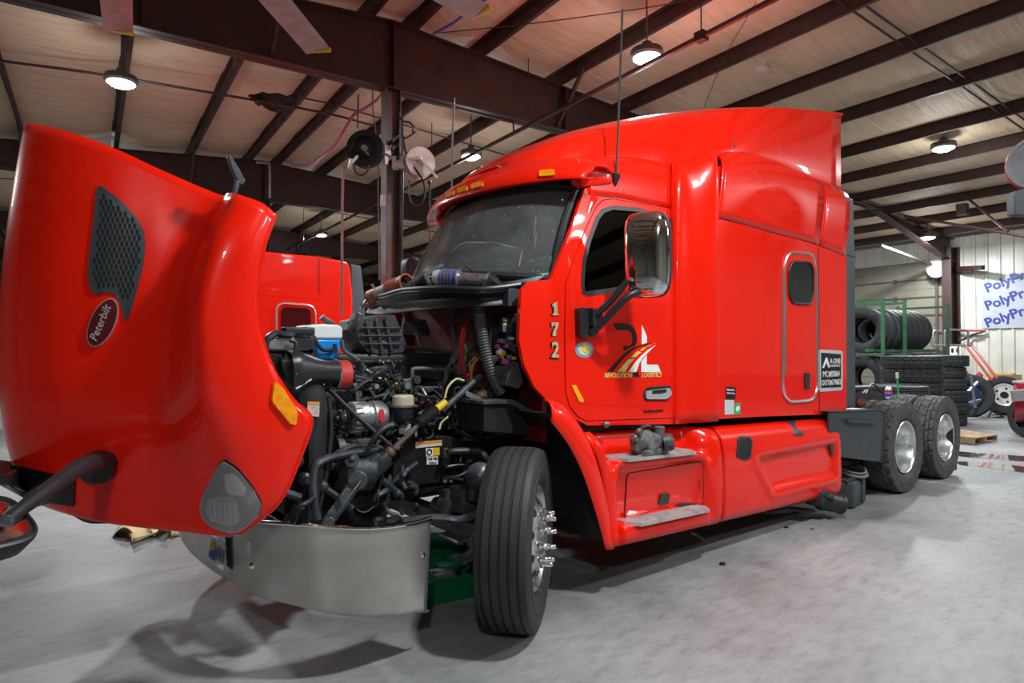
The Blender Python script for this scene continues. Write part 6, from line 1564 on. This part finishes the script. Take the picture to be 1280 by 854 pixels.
# cables and conduit on the column
for k, pth in enumerate(([(503, 145), (503.5, 200), (503, 260), (502, 330), (502, 350)], [(499.5, 140), (500, 250), (500, 345)], [(466, 113), (466, 135), (469, 160), (472, 200), (473, 260), (474, 330), (474, 350)], [(448, 118), (447, 145), (447, 160)])):
    m = MB(); m.tube([atd(x, y, 8.58) for x, y in pth], .014 if k < 2 else .011, n=6); o = m.build('hanging_cable', [HOSE, HOSE, mat('cable_olive', (.12, .11, .07), .6), HOSE][k])
    tag(o, ['black cable running down the right side of the ridge column', 'black conduit fixed down the front of the ridge column', 'olive cable hanging from the rafter just left of the ridge column', 'short black cable hanging above the black cord reel'][k], 'cable')
m = MB(); m.tube([atd(498, 146, 8.6), atd(505, 152, 8.5), atd(512, 153, 8.5), atd(519, 163, 8.5), atd(512, 170, 8.5), atd(504, 172, 8.5), atd(502, 160, 8.5)], .012); m.box(atd(518, 163, 8.5), (.05, .05, .05)); tag(m.build('cable_tangle', HOSE), 'tangle of black cable on the ridge column above the white reel', 'cable')
m = MB()
for z in (175, 185, 200): m.box(atd(493, z, 8.62), (.02, .34, .05), Rz5)
tag(m.build('strap_band', BLACKP), 'black straps wrapped around the ridge column beside the reels', 'strap')
m = MB(); m.box(atd(479, 251, 8.6), (.06, .06, .16), bev=.005); tag(m.build('junction_box', WHITED), 'small pale junction box on a cable left of the ridge column', 'box')
# blue and red cables strung under the left roof
for k, (off, m_, l) in enumerate(((0, mat('cable_violet', (.12, .10, .42), .5), 'violet cable draped in swags under the left roof toward the ridge column'), (3, MATS['cable_red'], 'thin red cable draped beside the violet one under the left roof'))):
    m = MB(); m.tube([atd(365, 206 + off, 13.0), atd(385, 205 + off, 12.4), atd(405, 192 + off * .7, 11), atd(420, 178 + off * .7, 10.5), atd(440, 145 + off, 9.8), atd(452, 137 + off * .5, 9.6), atd(470, 125 + off * .5, 9.3), atd(480, 112, 9)], .014, n=6); tag(m.build('swag_cable', m_), l, 'cable')
m = MB(); m.tube([atd(543, 42, 8.0), atd(565, 30, 7.6), atd(585, 15, 7.2), atd(606, 0, 7), atd(625, -15, 6.9)], .018, n=6); tag(m.build('swag_cable', MATS['cable_violet']), 'violet cable crossing above the main rafter at top centre', 'cable')
# long conduit that carries the lamps
m = MB(); m.cyl(bw(2.11, -9, 5.05), bw(2.11, 14, 5.05), .032, n=8); m.box(bw(2.11, -3.6, 5.05), (.1, .12, .1))
for v in (-7, -3.6, -.3, 3, 8, 12): m.cyl(bw(2.11, v, 5.05), bw(2.11, v, roofz(2.11) + .1), .008, n=6)
tag(m.build('lamp_conduit', STEEL_BROWN), 'long straight conduit under the roof carrying the lamps above the truck', 'conduit')
m = MB(); m.cyl(atz(506, 118, 5.15), atz(641, 153, 5.15), .018, n=6); m.tube([atz(641, 153, 5.15), atz(642, 158, 5.1), atz(642, 166, 5.02)], .014); tag(m.build('branch_conduit', STEEL_BROWN), 'thin conduit running along the bottom of the main rafter right of the column', 'conduit')
# fine wires
for k, (P_, l) in enumerate((([(945, 3), (905, 73), (880, 135)], 'thin wire slanting down behind the roof fairing at top right'), ([(540, 42), (660, 30), (800, 11), (860, 0)], 'thin wire stretched across the roof at top centre'), ([(0, 76), (120, 92), (240, 112), (400, 140), (470, 158)], 'dark sprinkler pipe crossing under the left roof'))):
    m = MB(); m.tube([atz(x, y, 5.75 if k < 2 else 5.72) for x, y in P_], (.006, .006, .02)[k], n=6, smooth=3); tag(m.build(('roof_wire', 'roof_wire', 'sprinkler_pipe')[k], STEEL_BROWN), l, ('wire', 'wire', 'pipe')[k])
# torn insulation
m = MB(); rows = []
R9 = random.Random(3); tq = [atz(x, y, 5.9) for x, y in ((311, 118), (325, 117), (345, 119), (372, 119))]; bq_ = [atz(x, y, 5.72) for x, y in ((314, 122), (330, 133), (348, 140), (366, 131))]
tq = crom(tq, 4); bq_ = crom(bq_, 4)
for i in range(7): rows.append([a.lerp(b_, i / 6) + V3((R9.uniform(-.02, .02), R9.uniform(-.02, .02), R9.uniform(-.03, .03))) for a, b_ in zip(tq, bq_)])
m.grid(rows); tag(m.build('torn_insulation', mat('torn_fibre', (.04, .028, .022), .9, noise=.6, nscale=20), solid=.03), 'dark torn piece of insulation sagging from the left roof', 'insulation')
# conduit hooks at the back-rafter
m = MB(); m.tube([atz(320, 203, 5.2), atz(334, 204, 5.2), atz(337, 210, 5.15), atz(337, 248, 4.6)], .025, n=6); tag(m.build('rafter_conduit', STEELD), 'bent conduit on the middle rafter above the raised hood', 'conduit')

# ================================================================ TYRE RACK AND STACKS AT THE BACK
TYR = tyre_mesh('proto', R=.515, W_=.242, kind='drive').build('tyre_proto', mat('stock_tyre', (.024, .026, .028), .6, noise=.2)); TYR_D = TYR.data
TYS = tyre_mesh('proto', R=.515, W_=.25, kind='steer').build('tyre_proto', MATS['stock_tyre']); TYS_D = TYS.data
bpy.data.objects.remove(TYR); bpy.data.objects.remove(TYS)
def tyre(label, group, M, data=TYR_D):
    o = bpy.data.objects.new('tyre', data); COL.objects.link(o); o.matrix_world = M; tag(o, label, 'tyre', group); return o
# rack along U
rk0 = atd(1092, 416, 14.6); ru = (rk0 - B0).dot(U); rv = (rk0 - B0).dot(W)
zt = 2.07
rack = empty('tyre_rack', bw(ru + .9, rv, 0), 'green steel tyre rack standing in front of the overhead door', 'rack')
GRN = mat('green_steel', (.035, .14, .06), .5, noise=.3)
for u in (-.75, .22, 2.35):
    for v in (-.57, .57):
        m = MB(); m.bar(bw(ru + u, rv + v, 0), bw(ru + u, rv + v, 2.75), .06, .06); m.build('upright', GRN, rack, smooth=False)
for v in (-.3, .3):
    for z in (zt - .455, .98 - .455): m = MB(); m.bar(bw(ru - .9, rv + v, z), bw(ru + 2.45, rv + v, z), .06, .06); m.build('rail', GRN, rack, smooth=False)
for u in (-.75, .22, 2.35):
    for z in (zt - .55, .42, 2.68): m = MB(); m.bar(bw(ru + u, rv - .57, z), bw(ru + u, rv + .57, z), .05, .05); m.build('cross_rail', GRN, rack, smooth=False)
LT = ['first', 'second', 'third', 'fourth', 'fifth', 'sixth', 'seventh', 'eighth', 'ninth']
for k in range(8):
    u = (-.45, -.17, .14, .40, .66, .92, 1.22, 1.5)[k]
    M = Matrix.Translation(bw(ru + u + (.0 if k < 2 else .12), rv, zt)) @ Matrix.Rotation(math.radians(-90 - 5 + (8 if k < 2 else -3)), 4, 'Z')
    o = tyre('upright black tyre on the green rack, %s from its left end' % LT[k], 'upright tyres on the rack', M @ Matrix.Rotation(k * .7, 4, 'Y'), TYS_D)
    if k in (1, 7):
        c = M @ V3((.16 if k == 1 else .14, -.138, .40)); 
        m = MB(); q_ = M.to_3x3(); m.box(c, (.05, .14, .004) if False else (.004, .05, .14), Matrix.Rotation(0, 3, 'X')); tk = m.build('tyre_sticker', DECAL_W); tag(tk, 'white paper sticker on the sidewall of the %s upright tyre on the rack' % LT[k], 'sticker')
for k, (u, z) in enumerate(((-.1, .98), (-.45, .98))):
    tyre('dark tyre on the lower shelf of the green rack, %s' % ('nearer the left upright' if k else 'leaning behind the flat stacks'), 'tyres on the lower rack shelf', Matrix.Translation(bw(ru + u, rv, z)) @ Matrix.Rotation(math.radians(-95), 4, 'Z'), TYS_D)
STK = [(1118, 11.1, 4, 'front low stack', .24), (1140.5, 12.25, 6, 'middle tall stack', .24), (1174, 14.0, 6, 'rightmost stack', .24)]
for px, dep, n, lab, h in STK:
    base = atd(px, 439, dep); base.z = 0
    ord_ = ['bottom', 'second', 'third', 'fourth', 'fifth', 'sixth', 'seventh']
    for k in range(n):
        nm = 'topmost' if k == n - 1 else (ord_[k] + ('' if k == 0 else ' from the bottom'))
        dx = R9.uniform(-.02, .02)
        tyre('black tyre lying flat, %s of the %s' % (nm, lab), 'flat tyres in the ' + lab, Matrix.Translation(base + V3((dx, R9.uniform(-.03, .03), h * k * 1.052 + .126))) @ Matrix.Rotation(PI / 2, 4, 'X') @ Matrix.Rotation(R9.uniform(0, 6), 4, 'Y'))
# leaning tyre with spoked barrow and a wheel behind it
b1 = atz(1215, 521, 0)
M = Matrix.Translation(b1 + V3((.1, .1, .50))) @ Matrix.Rotation(math.radians(-78), 4, 'Z') @ Matrix.Rotation(math.radians(-14), 4, 'X')
tyre('big black tyre leaning on its own right of the stacks', None, M @ Matrix.Scale(1.03, 4))
b2 = atd(1254, 439, 16.0); b2.z = 0
wheel2 = empty('spare_wheel', b2, 'wheel with white steel rim leaning behind the big loose tyre', 'wheel')
M = Matrix.Translation(b2 + V3((0, 0, .48))) @ Matrix.Rotation(math.radians(-62), 4, 'Z') @ Matrix.Rotation(math.radians(-16), 4, 'X')
m = tyre_mesh('t', R=.49, W_=.24, kind='steer'); bmesh.ops.transform(m.bm, matrix=M, verts=m.bm.verts[:]); m.build('tyre', MATS['stock_tyre'], wheel2, ang=28)
m = MB(); m.lathe((0, 0, 0), (0, -1, 0), [(.10, .285), (.11, .29), (.09, .26), (.04, .22), (.05, .12), (.05, .0)], 40); bmesh.ops.transform(m.bm, matrix=M, verts=m.bm.verts[:]); rm = m.build('rim', WHITEP, wheel2)
for k in range(5):
    a = 2 * PI * k / 5; m = MB(); m.cyl((.175 * math.cos(a), -.04, .175 * math.sin(a)), (.175 * math.cos(a), -.052, .175 * math.sin(a)), .028); bmesh.ops.transform(m.bm, matrix=M, verts=m.bm.verts[:]); m.build('hand_hole', BLACKM, rm)
m = MB(); m.cyl((0, -.05, 0), (0, -.056, 0), .09); bmesh.ops.transform(m.bm, matrix=M, verts=m.bm.verts[:]); m.build('centre_bore', BLACKM, rm)
# tyre dolly with red bars
dz = 15.2
dol = empty('tyre_dolly', atd(1240, 439, dz) * 1.0 - V3((0, 0, atd(1240, 439, dz).z)), 'tyre dolly with two long red bars leaning down right of the stacks', 'dolly')
REDBAR = mat('red_bar_paint', (.5, .03, .02), .4, noise=.2)
for a, b_ in (((1207, 432), (1240, 476)), ((1216, 433), (1247, 474))): m = MB(); m.cyl(atd(*a, 16.2), atd(*b_, dz), .028, n=10); m.build('red_bar', REDBAR, dol)
m = MB(); m.bar(atd(1203, 497, 15.0), atd(1222, 478, 15.3), .05, .05); m.bar(atd(1208, 505, 15.0), atd(1226, 500, 15.3), .05, .05); m.bar(atd(1214, 470, 15.2), atd(1219, 510, 15.2), .03, .05); m.build('chrome_frame', ALU, dol, smooth=False)
m = MB(); m.tube([atd(1235, 522, dz), atd(1242, 512, dz), atd(1250, 518, dz), atd(1256, 524, dz)], .02); m.bar(atd(1232, 524, dz), atd(1252, 521, dz), .04, .03); m.build('stand', BLACKP, dol)
# guard rail, silver
rl = atd(1180, 439, 16.6); rl.z = 0
gr = empty('hand_rail', rl, 'silver tube hand rail behind the tyre stacks at the brown door column', 'rail')
m = MB()
m.tube([atd(1166, 434, 16.6), atd(1166, 420, 16.6), atd(1168, 414, 16.6), atd(1178, 415, 16.6)], .025); m.build('tube_loop', ALU, gr)
m = MB(); m.tube([atd(1181, 433, 16.4), atd(1181, 418, 16.4), atd(1184, 413, 16.4), atd(1206, 413, 16.4), atd(1210, 417, 16.4), atd(1210, 432, 16.4)], .025); m.build('tube_loop', ALU, gr)
m = MB(); m.cyl(atd(1166, 432, 16.5), atd(1216, 432, 16.5), .025); m.build('lower_tube', ALU, gr)
for px in (1168, 1198): m = MB(); q = atd(px, 432, 16.5); m.cyl(q, (q.x, q.y, 0), .025); m.build('post', ALU, gr)
# polypropylene sheet over the wall opening
def wu(px, py, off=0.0): return atu(px, py, UR - .05 - off)
sh_ = empty('covering_sheet', wu(1250, 380), 'grey plastic sheet with blue PolyPro lettering fixed to the ribbed wall', 'sheet')
c0_, c1_ = wu(1227, 353), wu(1227, 411); vL = (c0_ - B0).dot(W); vR = vL - 3.1; zT, zB = c0_.z, c1_.z
m = MB(); cc = bw(UR - .05, (vL + vR) / 2, (zT + zB) / 2); m.box(cc, (.02, vL - vR, zT - zB), Rz5); m.build('sheet', mat('sheet_grey', (.42, .45, .52), .5, noise=.12, nscale=3), sh_, smooth=False)
NAVY = mat('navy_print', (.02, .04, .30), .4)
ux = -W
for px, py, tt in ((1233.5, 388, 'PolyPro'), (1233.5, 409.5, 'PolyPro'), (1233.5, 366, 'PolyPro')):
    q = wu(px, py, .015)
    text(tt, q, .36, NAVY, sh_, rot=(PI / 2, math.radians(-20), -PI / 2 - math.radians(5)), ext=.002, bold=.01, sx=1.0)
    text(tt, q - W * 1.55 + V3((0, 0, -.06)), .36, NAVY, sh_, rot=(PI / 2, math.radians(-20), -PI / 2 - math.radians(5)), ext=.002, bold=.01, sx=1.0)
# crates, bottles and pallet at the wall
up = empty('pallet', atd(1262, 439, 16.8) - V3((0, 0, 1.6)), 'pale wooden pallet stood upright against the blue wall band', 'pallet')
m = MB()
for x in (1246, 1256, 1264, 1272): m.bar(atd(x, 471, 16.8), atd(x, 506, 16.8), .15, .02, upv=tuple(U))
m.build('slats', WOOD, up, smooth=False)
for y in (472, 488, 503): m = MB(); m.bar(atd(1242, y, 16.84), atd(1277, y - .5, 16.6), .05, .12); m.build('stringer', WOOD, up, smooth=False)
for k, (px, py, w_, h_, m_, l, nm, cat_) in enumerate(((1208, 459, .17, .22, mat('bottle_red', (.45, .05, .06), .4), 'left one of two red bottles on the blue wall band', 'bottle', 'bottle'), (1224, 459, .17, .22, MATS['bottle_red'], 'right one of two red bottles on the blue wall band', 'bottle', 'bottle'), (1242, 459, .13, .14, YEL, 'small yellow tub on the blue wall band', 'tub', 'tub'), (1218, 460, .10, .1, YEL, 'tiny yellow tub between the two red bottles', 'tub', 'tub'))):
    q = atu(px, 463, UR - .16); q.z = .8; m = MB(); m.lathe(q, (0, 0, 1), [(0, 0), (0, w_ * .5), (h_ * .7, w_ * .5), (h_ * .85, w_ * .25), (h_, w_ * .22), (h_, 0)], 16); tag(m.build(nm, m_), l, cat_)
q = atu(1253, 461, UR - .16); q.z = .8; m = MB(); m.box(q + V3((0, 0, .1)), (.25, .55, .2), Rz5, bev=.01); tag(m.build('carton', mat('carton_brown', (.5, .32, .1), .7)), 'brown cardboard carton on the blue wall band', 'carton')
m = MB(); q0 = atu(1205, 463, UR - .15); q1 = atu(1290, 458, UR - .15); q0.z = q1.z = .785; m.bar(q0, q1, .3, .03); struct(m.build('trim_ledge', WOOD, smooth=False))
m = MB(); q = atu(1194, 438, UR - .6); m.box(q, (.04, .3, .26), Rz5); sg_ = m.build('socket_sign', DECAL_W); tag(sg_, 'white socket plate on the brown eave column', 'plate')
m = MB(); m.box(q + V3((-.025, .06, 0)), (.01, .06, .12), Rz5); m.box(q + V3((-.025, -.06, 0)), (.01, .06, .12), Rz5); m.build('socket', BLACKM, sg_)
m = MB(); m.tube([wu(1197, 426, .1), wu(1205, 424, .1), wu(1215, 419, .1), wu(1225, 416, .1), wu(1231, 414, .1)], .03, n=6); m.build('dark_pipe', BLACKP); o = bpy.data.objects['dark_pipe']; tag(o, 'dark bent pipe on the ribbed wall below the grey sheet', 'pipe')
m = MB(); m.tube([wu(1197, 413.5, .1), wu(1232, 413, .1)], .035, n=6); m.build('brown_pipe', REDBAR); o = bpy.data.objects['brown_pipe']; tag(o, 'straight reddish bar on the ribbed wall directly below the grey sheet', 'bar')
m = MB(); m.bar(wu(1194, 336, .05), wu(1229, 334.5, .6), .1, .12); m.bar(wu(1194, 340, .05), wu(1215, 337, .5), .05, .06); tag(m.build('wall_bracket', STEEL_BROWN), 'brown steel bracket sticking out of the wall beside the eave column', 'bracket')
# pallet on the floor
pf = empty('pallet', atz(1215, 550, 0), 'low broken wooden pallet lying on the floor right of the drive wheels', 'pallet')
e0 = atz(1196, 543, 0); e1_ = atz(1258, 548, .1); ex = V3((-.35, -.94, 0)).normalized(); ey = V3((-.94, .35, 0)).normalized(); o0 = atz(1222, 556, 0)
ex = (atz(1261, 550, 0) - o0).normalized(); ey = V3((-ex.y, ex.x, 0)); 
if ey.dot(_fw) < 0: ey = -ey
for k in range(6):
    p = o0 + ey * (.06 + k * .115) - ex * .12; m = MB(); m.bar(p + V3((0, 0, .115)), p + ex * .85 + V3((0, 0, .115 + .006 * k)), .12, .018); m.build('deck_board', WOOD, pf, smooth=False)
for k in range(3): p = o0 + ex * (-.10 + k * .40); m = MB(); m.bar(p + V3((0, 0, .06)), p + ey * .70 + V3((0, 0, .06)), .04, .09); m.build('stringer', WOOD, pf, smooth=False)
# wet patch on the floor
WET, nt, b = nodes_mat('standing_water'); b.inputs['Base Color'].default_value = (.07, .065, .06, 1); b.inputs['Roughness'].default_value = .04; b.inputs['Coat Weight'].default_value = .5
for k, P_ in enumerate(([(1196, 564), (1225, 567), (1290, 571), (1310, 577), (1290, 578), (1240, 574), (1198, 571)], [(1194, 577), (1230, 578), (1275, 583), (1310, 588), (1300, 594), (1272, 590), (1235, 585), (1200, 582)])):
    vs, fs = cdt(rnd([(atz(*q, 0).x, atz(*q, 0).y) for q in P_], .3), [], None); m = MB(); m.add([V3((x, y, .003)) for x, y in vs], fs); tag(m.build('puddle', WET), ['far narrow puddle on the floor below the pallet', 'near narrow puddle on the floor at the right edge'][k], 'puddle')
# dark-red car at the right edge
cc0 = atd(1296, 439, 11.8); cc0.z = 0
car = empty('car', cc0, 'front corner of a dark red car at the right edge behind the pallet', 'car')
CARR = mat('maroon_paint', (.22, .008, .02), .2, coat=1.0)
dcar = V3((.35, -.94, 0)).normalized(); ncar = V3((-.94, -.35, 0)).normalized()
def pc_(a, b_, z): return cc0 + ncar * a + _rt * b_ + V3((0, 0, z))
m = MB(); rows = []
for s_, (hz, dep_) in enumerate(((.30, .0), (.42, .22), (.62, .26), (.82, .2), (.95, .05), (1.02, -.3))):
    rows.append([cc0 + _rt * (x_ - .45) + V3((0, 0, hz + .02 * x_)) - _fw * (dep_ * math.sin(min(1, (x_ + .02) / .35) * PI / 2)) for x_ in (0, .05, .15, .3, .6, 1.0)])
m.grid(patch(rows, 3, 3)); m.build('bumper_cover', CARR, car, solid=.02)
m = MB(); m.prism([atd(1268, 489, 11.55), atd(1290, 486, 11.5), atd(1290, 500, 11.5), atd(1270, 502, 11.55)], tuple(_fw * .1)); m.build('headlamp', ALU, car)
m = tyre_mesh('t', R=.36, W_=.24, kind='steer', rim=.22); Mx = Matrix.Translation(atd(1283, 439, 11.9) * 1.0 - V3((0, 0, 1.6 - .36))) @ Matrix.Rotation(math.radians(50), 4, 'Z'); bmesh.ops.transform(m.bm, matrix=Mx, verts=m.bm.verts[:]); m.build('front_tyre', MATS['stock_tyre'], car)
# round drum edge at the upper right
dd = atd(1301, 202, 6.0)
dr = empty('hanging_drum', dd, 'round grey drum with red rim hanging at the upper right edge', 'drum')
axd = (CAM - dd); axd.z = 0; axd.normalize()
m = MB(); m.lathe(dd, axd, [(-.12, 0), (-.12, .25), (.0, .265), (.02, .26), (.02, .235), (.0, .23), (.0, 0)], 48); m.build('drum_face', mat('drum_grey', (.2, .22, .24), .5, noise=.3), dr)
m = MB(); m.torus(dd + axd * -.05, axd, .262, .012, n=48); m.build('red_rim', REDBAR, dr)
m = MB(); m.prism([atd(1268, 246, 6.0), atd(1271, 238, 6.0), (atd(1290, 234, 6.0)), atd(1290, 270, 6.0), atd(1269, 268, 6.0)], tuple(_fw * .1)); m.build('bracket', GREYFAIR, dr, bev=.006)
q = atd(1301, 165, 6.0); m = MB(); m.cyl(q, (q.x, q.y, roofz((q - B0).dot(U)) + .1), .02); m.build('hanger', STEELD, dr)
# rail and opener in the right bay
m = MB(); m.cyl(atd(1131, 270, 15), atd(1290, 297, 11.5), .03, n=8); m.cyl(atd(1198, 238, 15), atd(1260, 290, 12), .025, n=8); m.box(atd(1203, 262, 14.5), (.2, .2, .25)); tag(m.build('door_opener_rail', STEEL_BROWN), 'door opener rail crossing under the right roof near the small lamp', 'rail')
m = MB(); m.box(atz(953, 84, 5.75), (.18, .18, .1), bev=.01); tag(m.build('junction_box', WHITED), 'pale junction box on a purlin above the rear of the roof fairing', 'box')
# things on the deck behind the sleeper: bottle and green stick
q = aty(1110.5, 489, .75)
m = MB(); m.lathe(q - V3((0, 0, .1)), (0, 0, 1), [(0, 0), (0, .045), (.13, .045), (.16, .03), (.17, .02), (.17, 0)], 16); can = m.build('drink_can', mat('can_silver', (.6, .62, .68), .35, metal=.5)); tag(can, 'silver, blue and red drink can standing behind the sleeper', 'can')
m = MB(); m.lathe(q - V3((0, 0, .07)), (0, 0, 1), [(0, .046), (.04, .046)], 16); m.build('blue_band', mat('can_blue', (.02, .05, .5), .4), can); m = MB(); m.lathe(q - V3((0, 0, .02)), (0, 0, 1), [(0, .046), (.035, .046)], 16); m.build('red_band', REDBAR, can)
m = MB(); m.box(q - V3((0, 0, .11)), (.3, .5, .02)); m.build('deck_shelf', BLACKP, truck)
m = MB(); m.cyl(aty(1123, 493, .9), aty(1121.5, 470, .9), .012); st = m.build('paint_stick', mat('stick_green', (.02, .35, .06), .4)); tag(st, 'green stick with white tip standing behind the sleeper', 'stick')
m = MB(); m.cyl(aty(1121.7, 473, .9), aty(1121.3, 466, .9), .02); m.build('tip', WHITED, st)
m = MB(); m.box(aty(1118, 497, .9), (.5, .5, .02)); m.build('deck_shelf', BLACKP, truck)
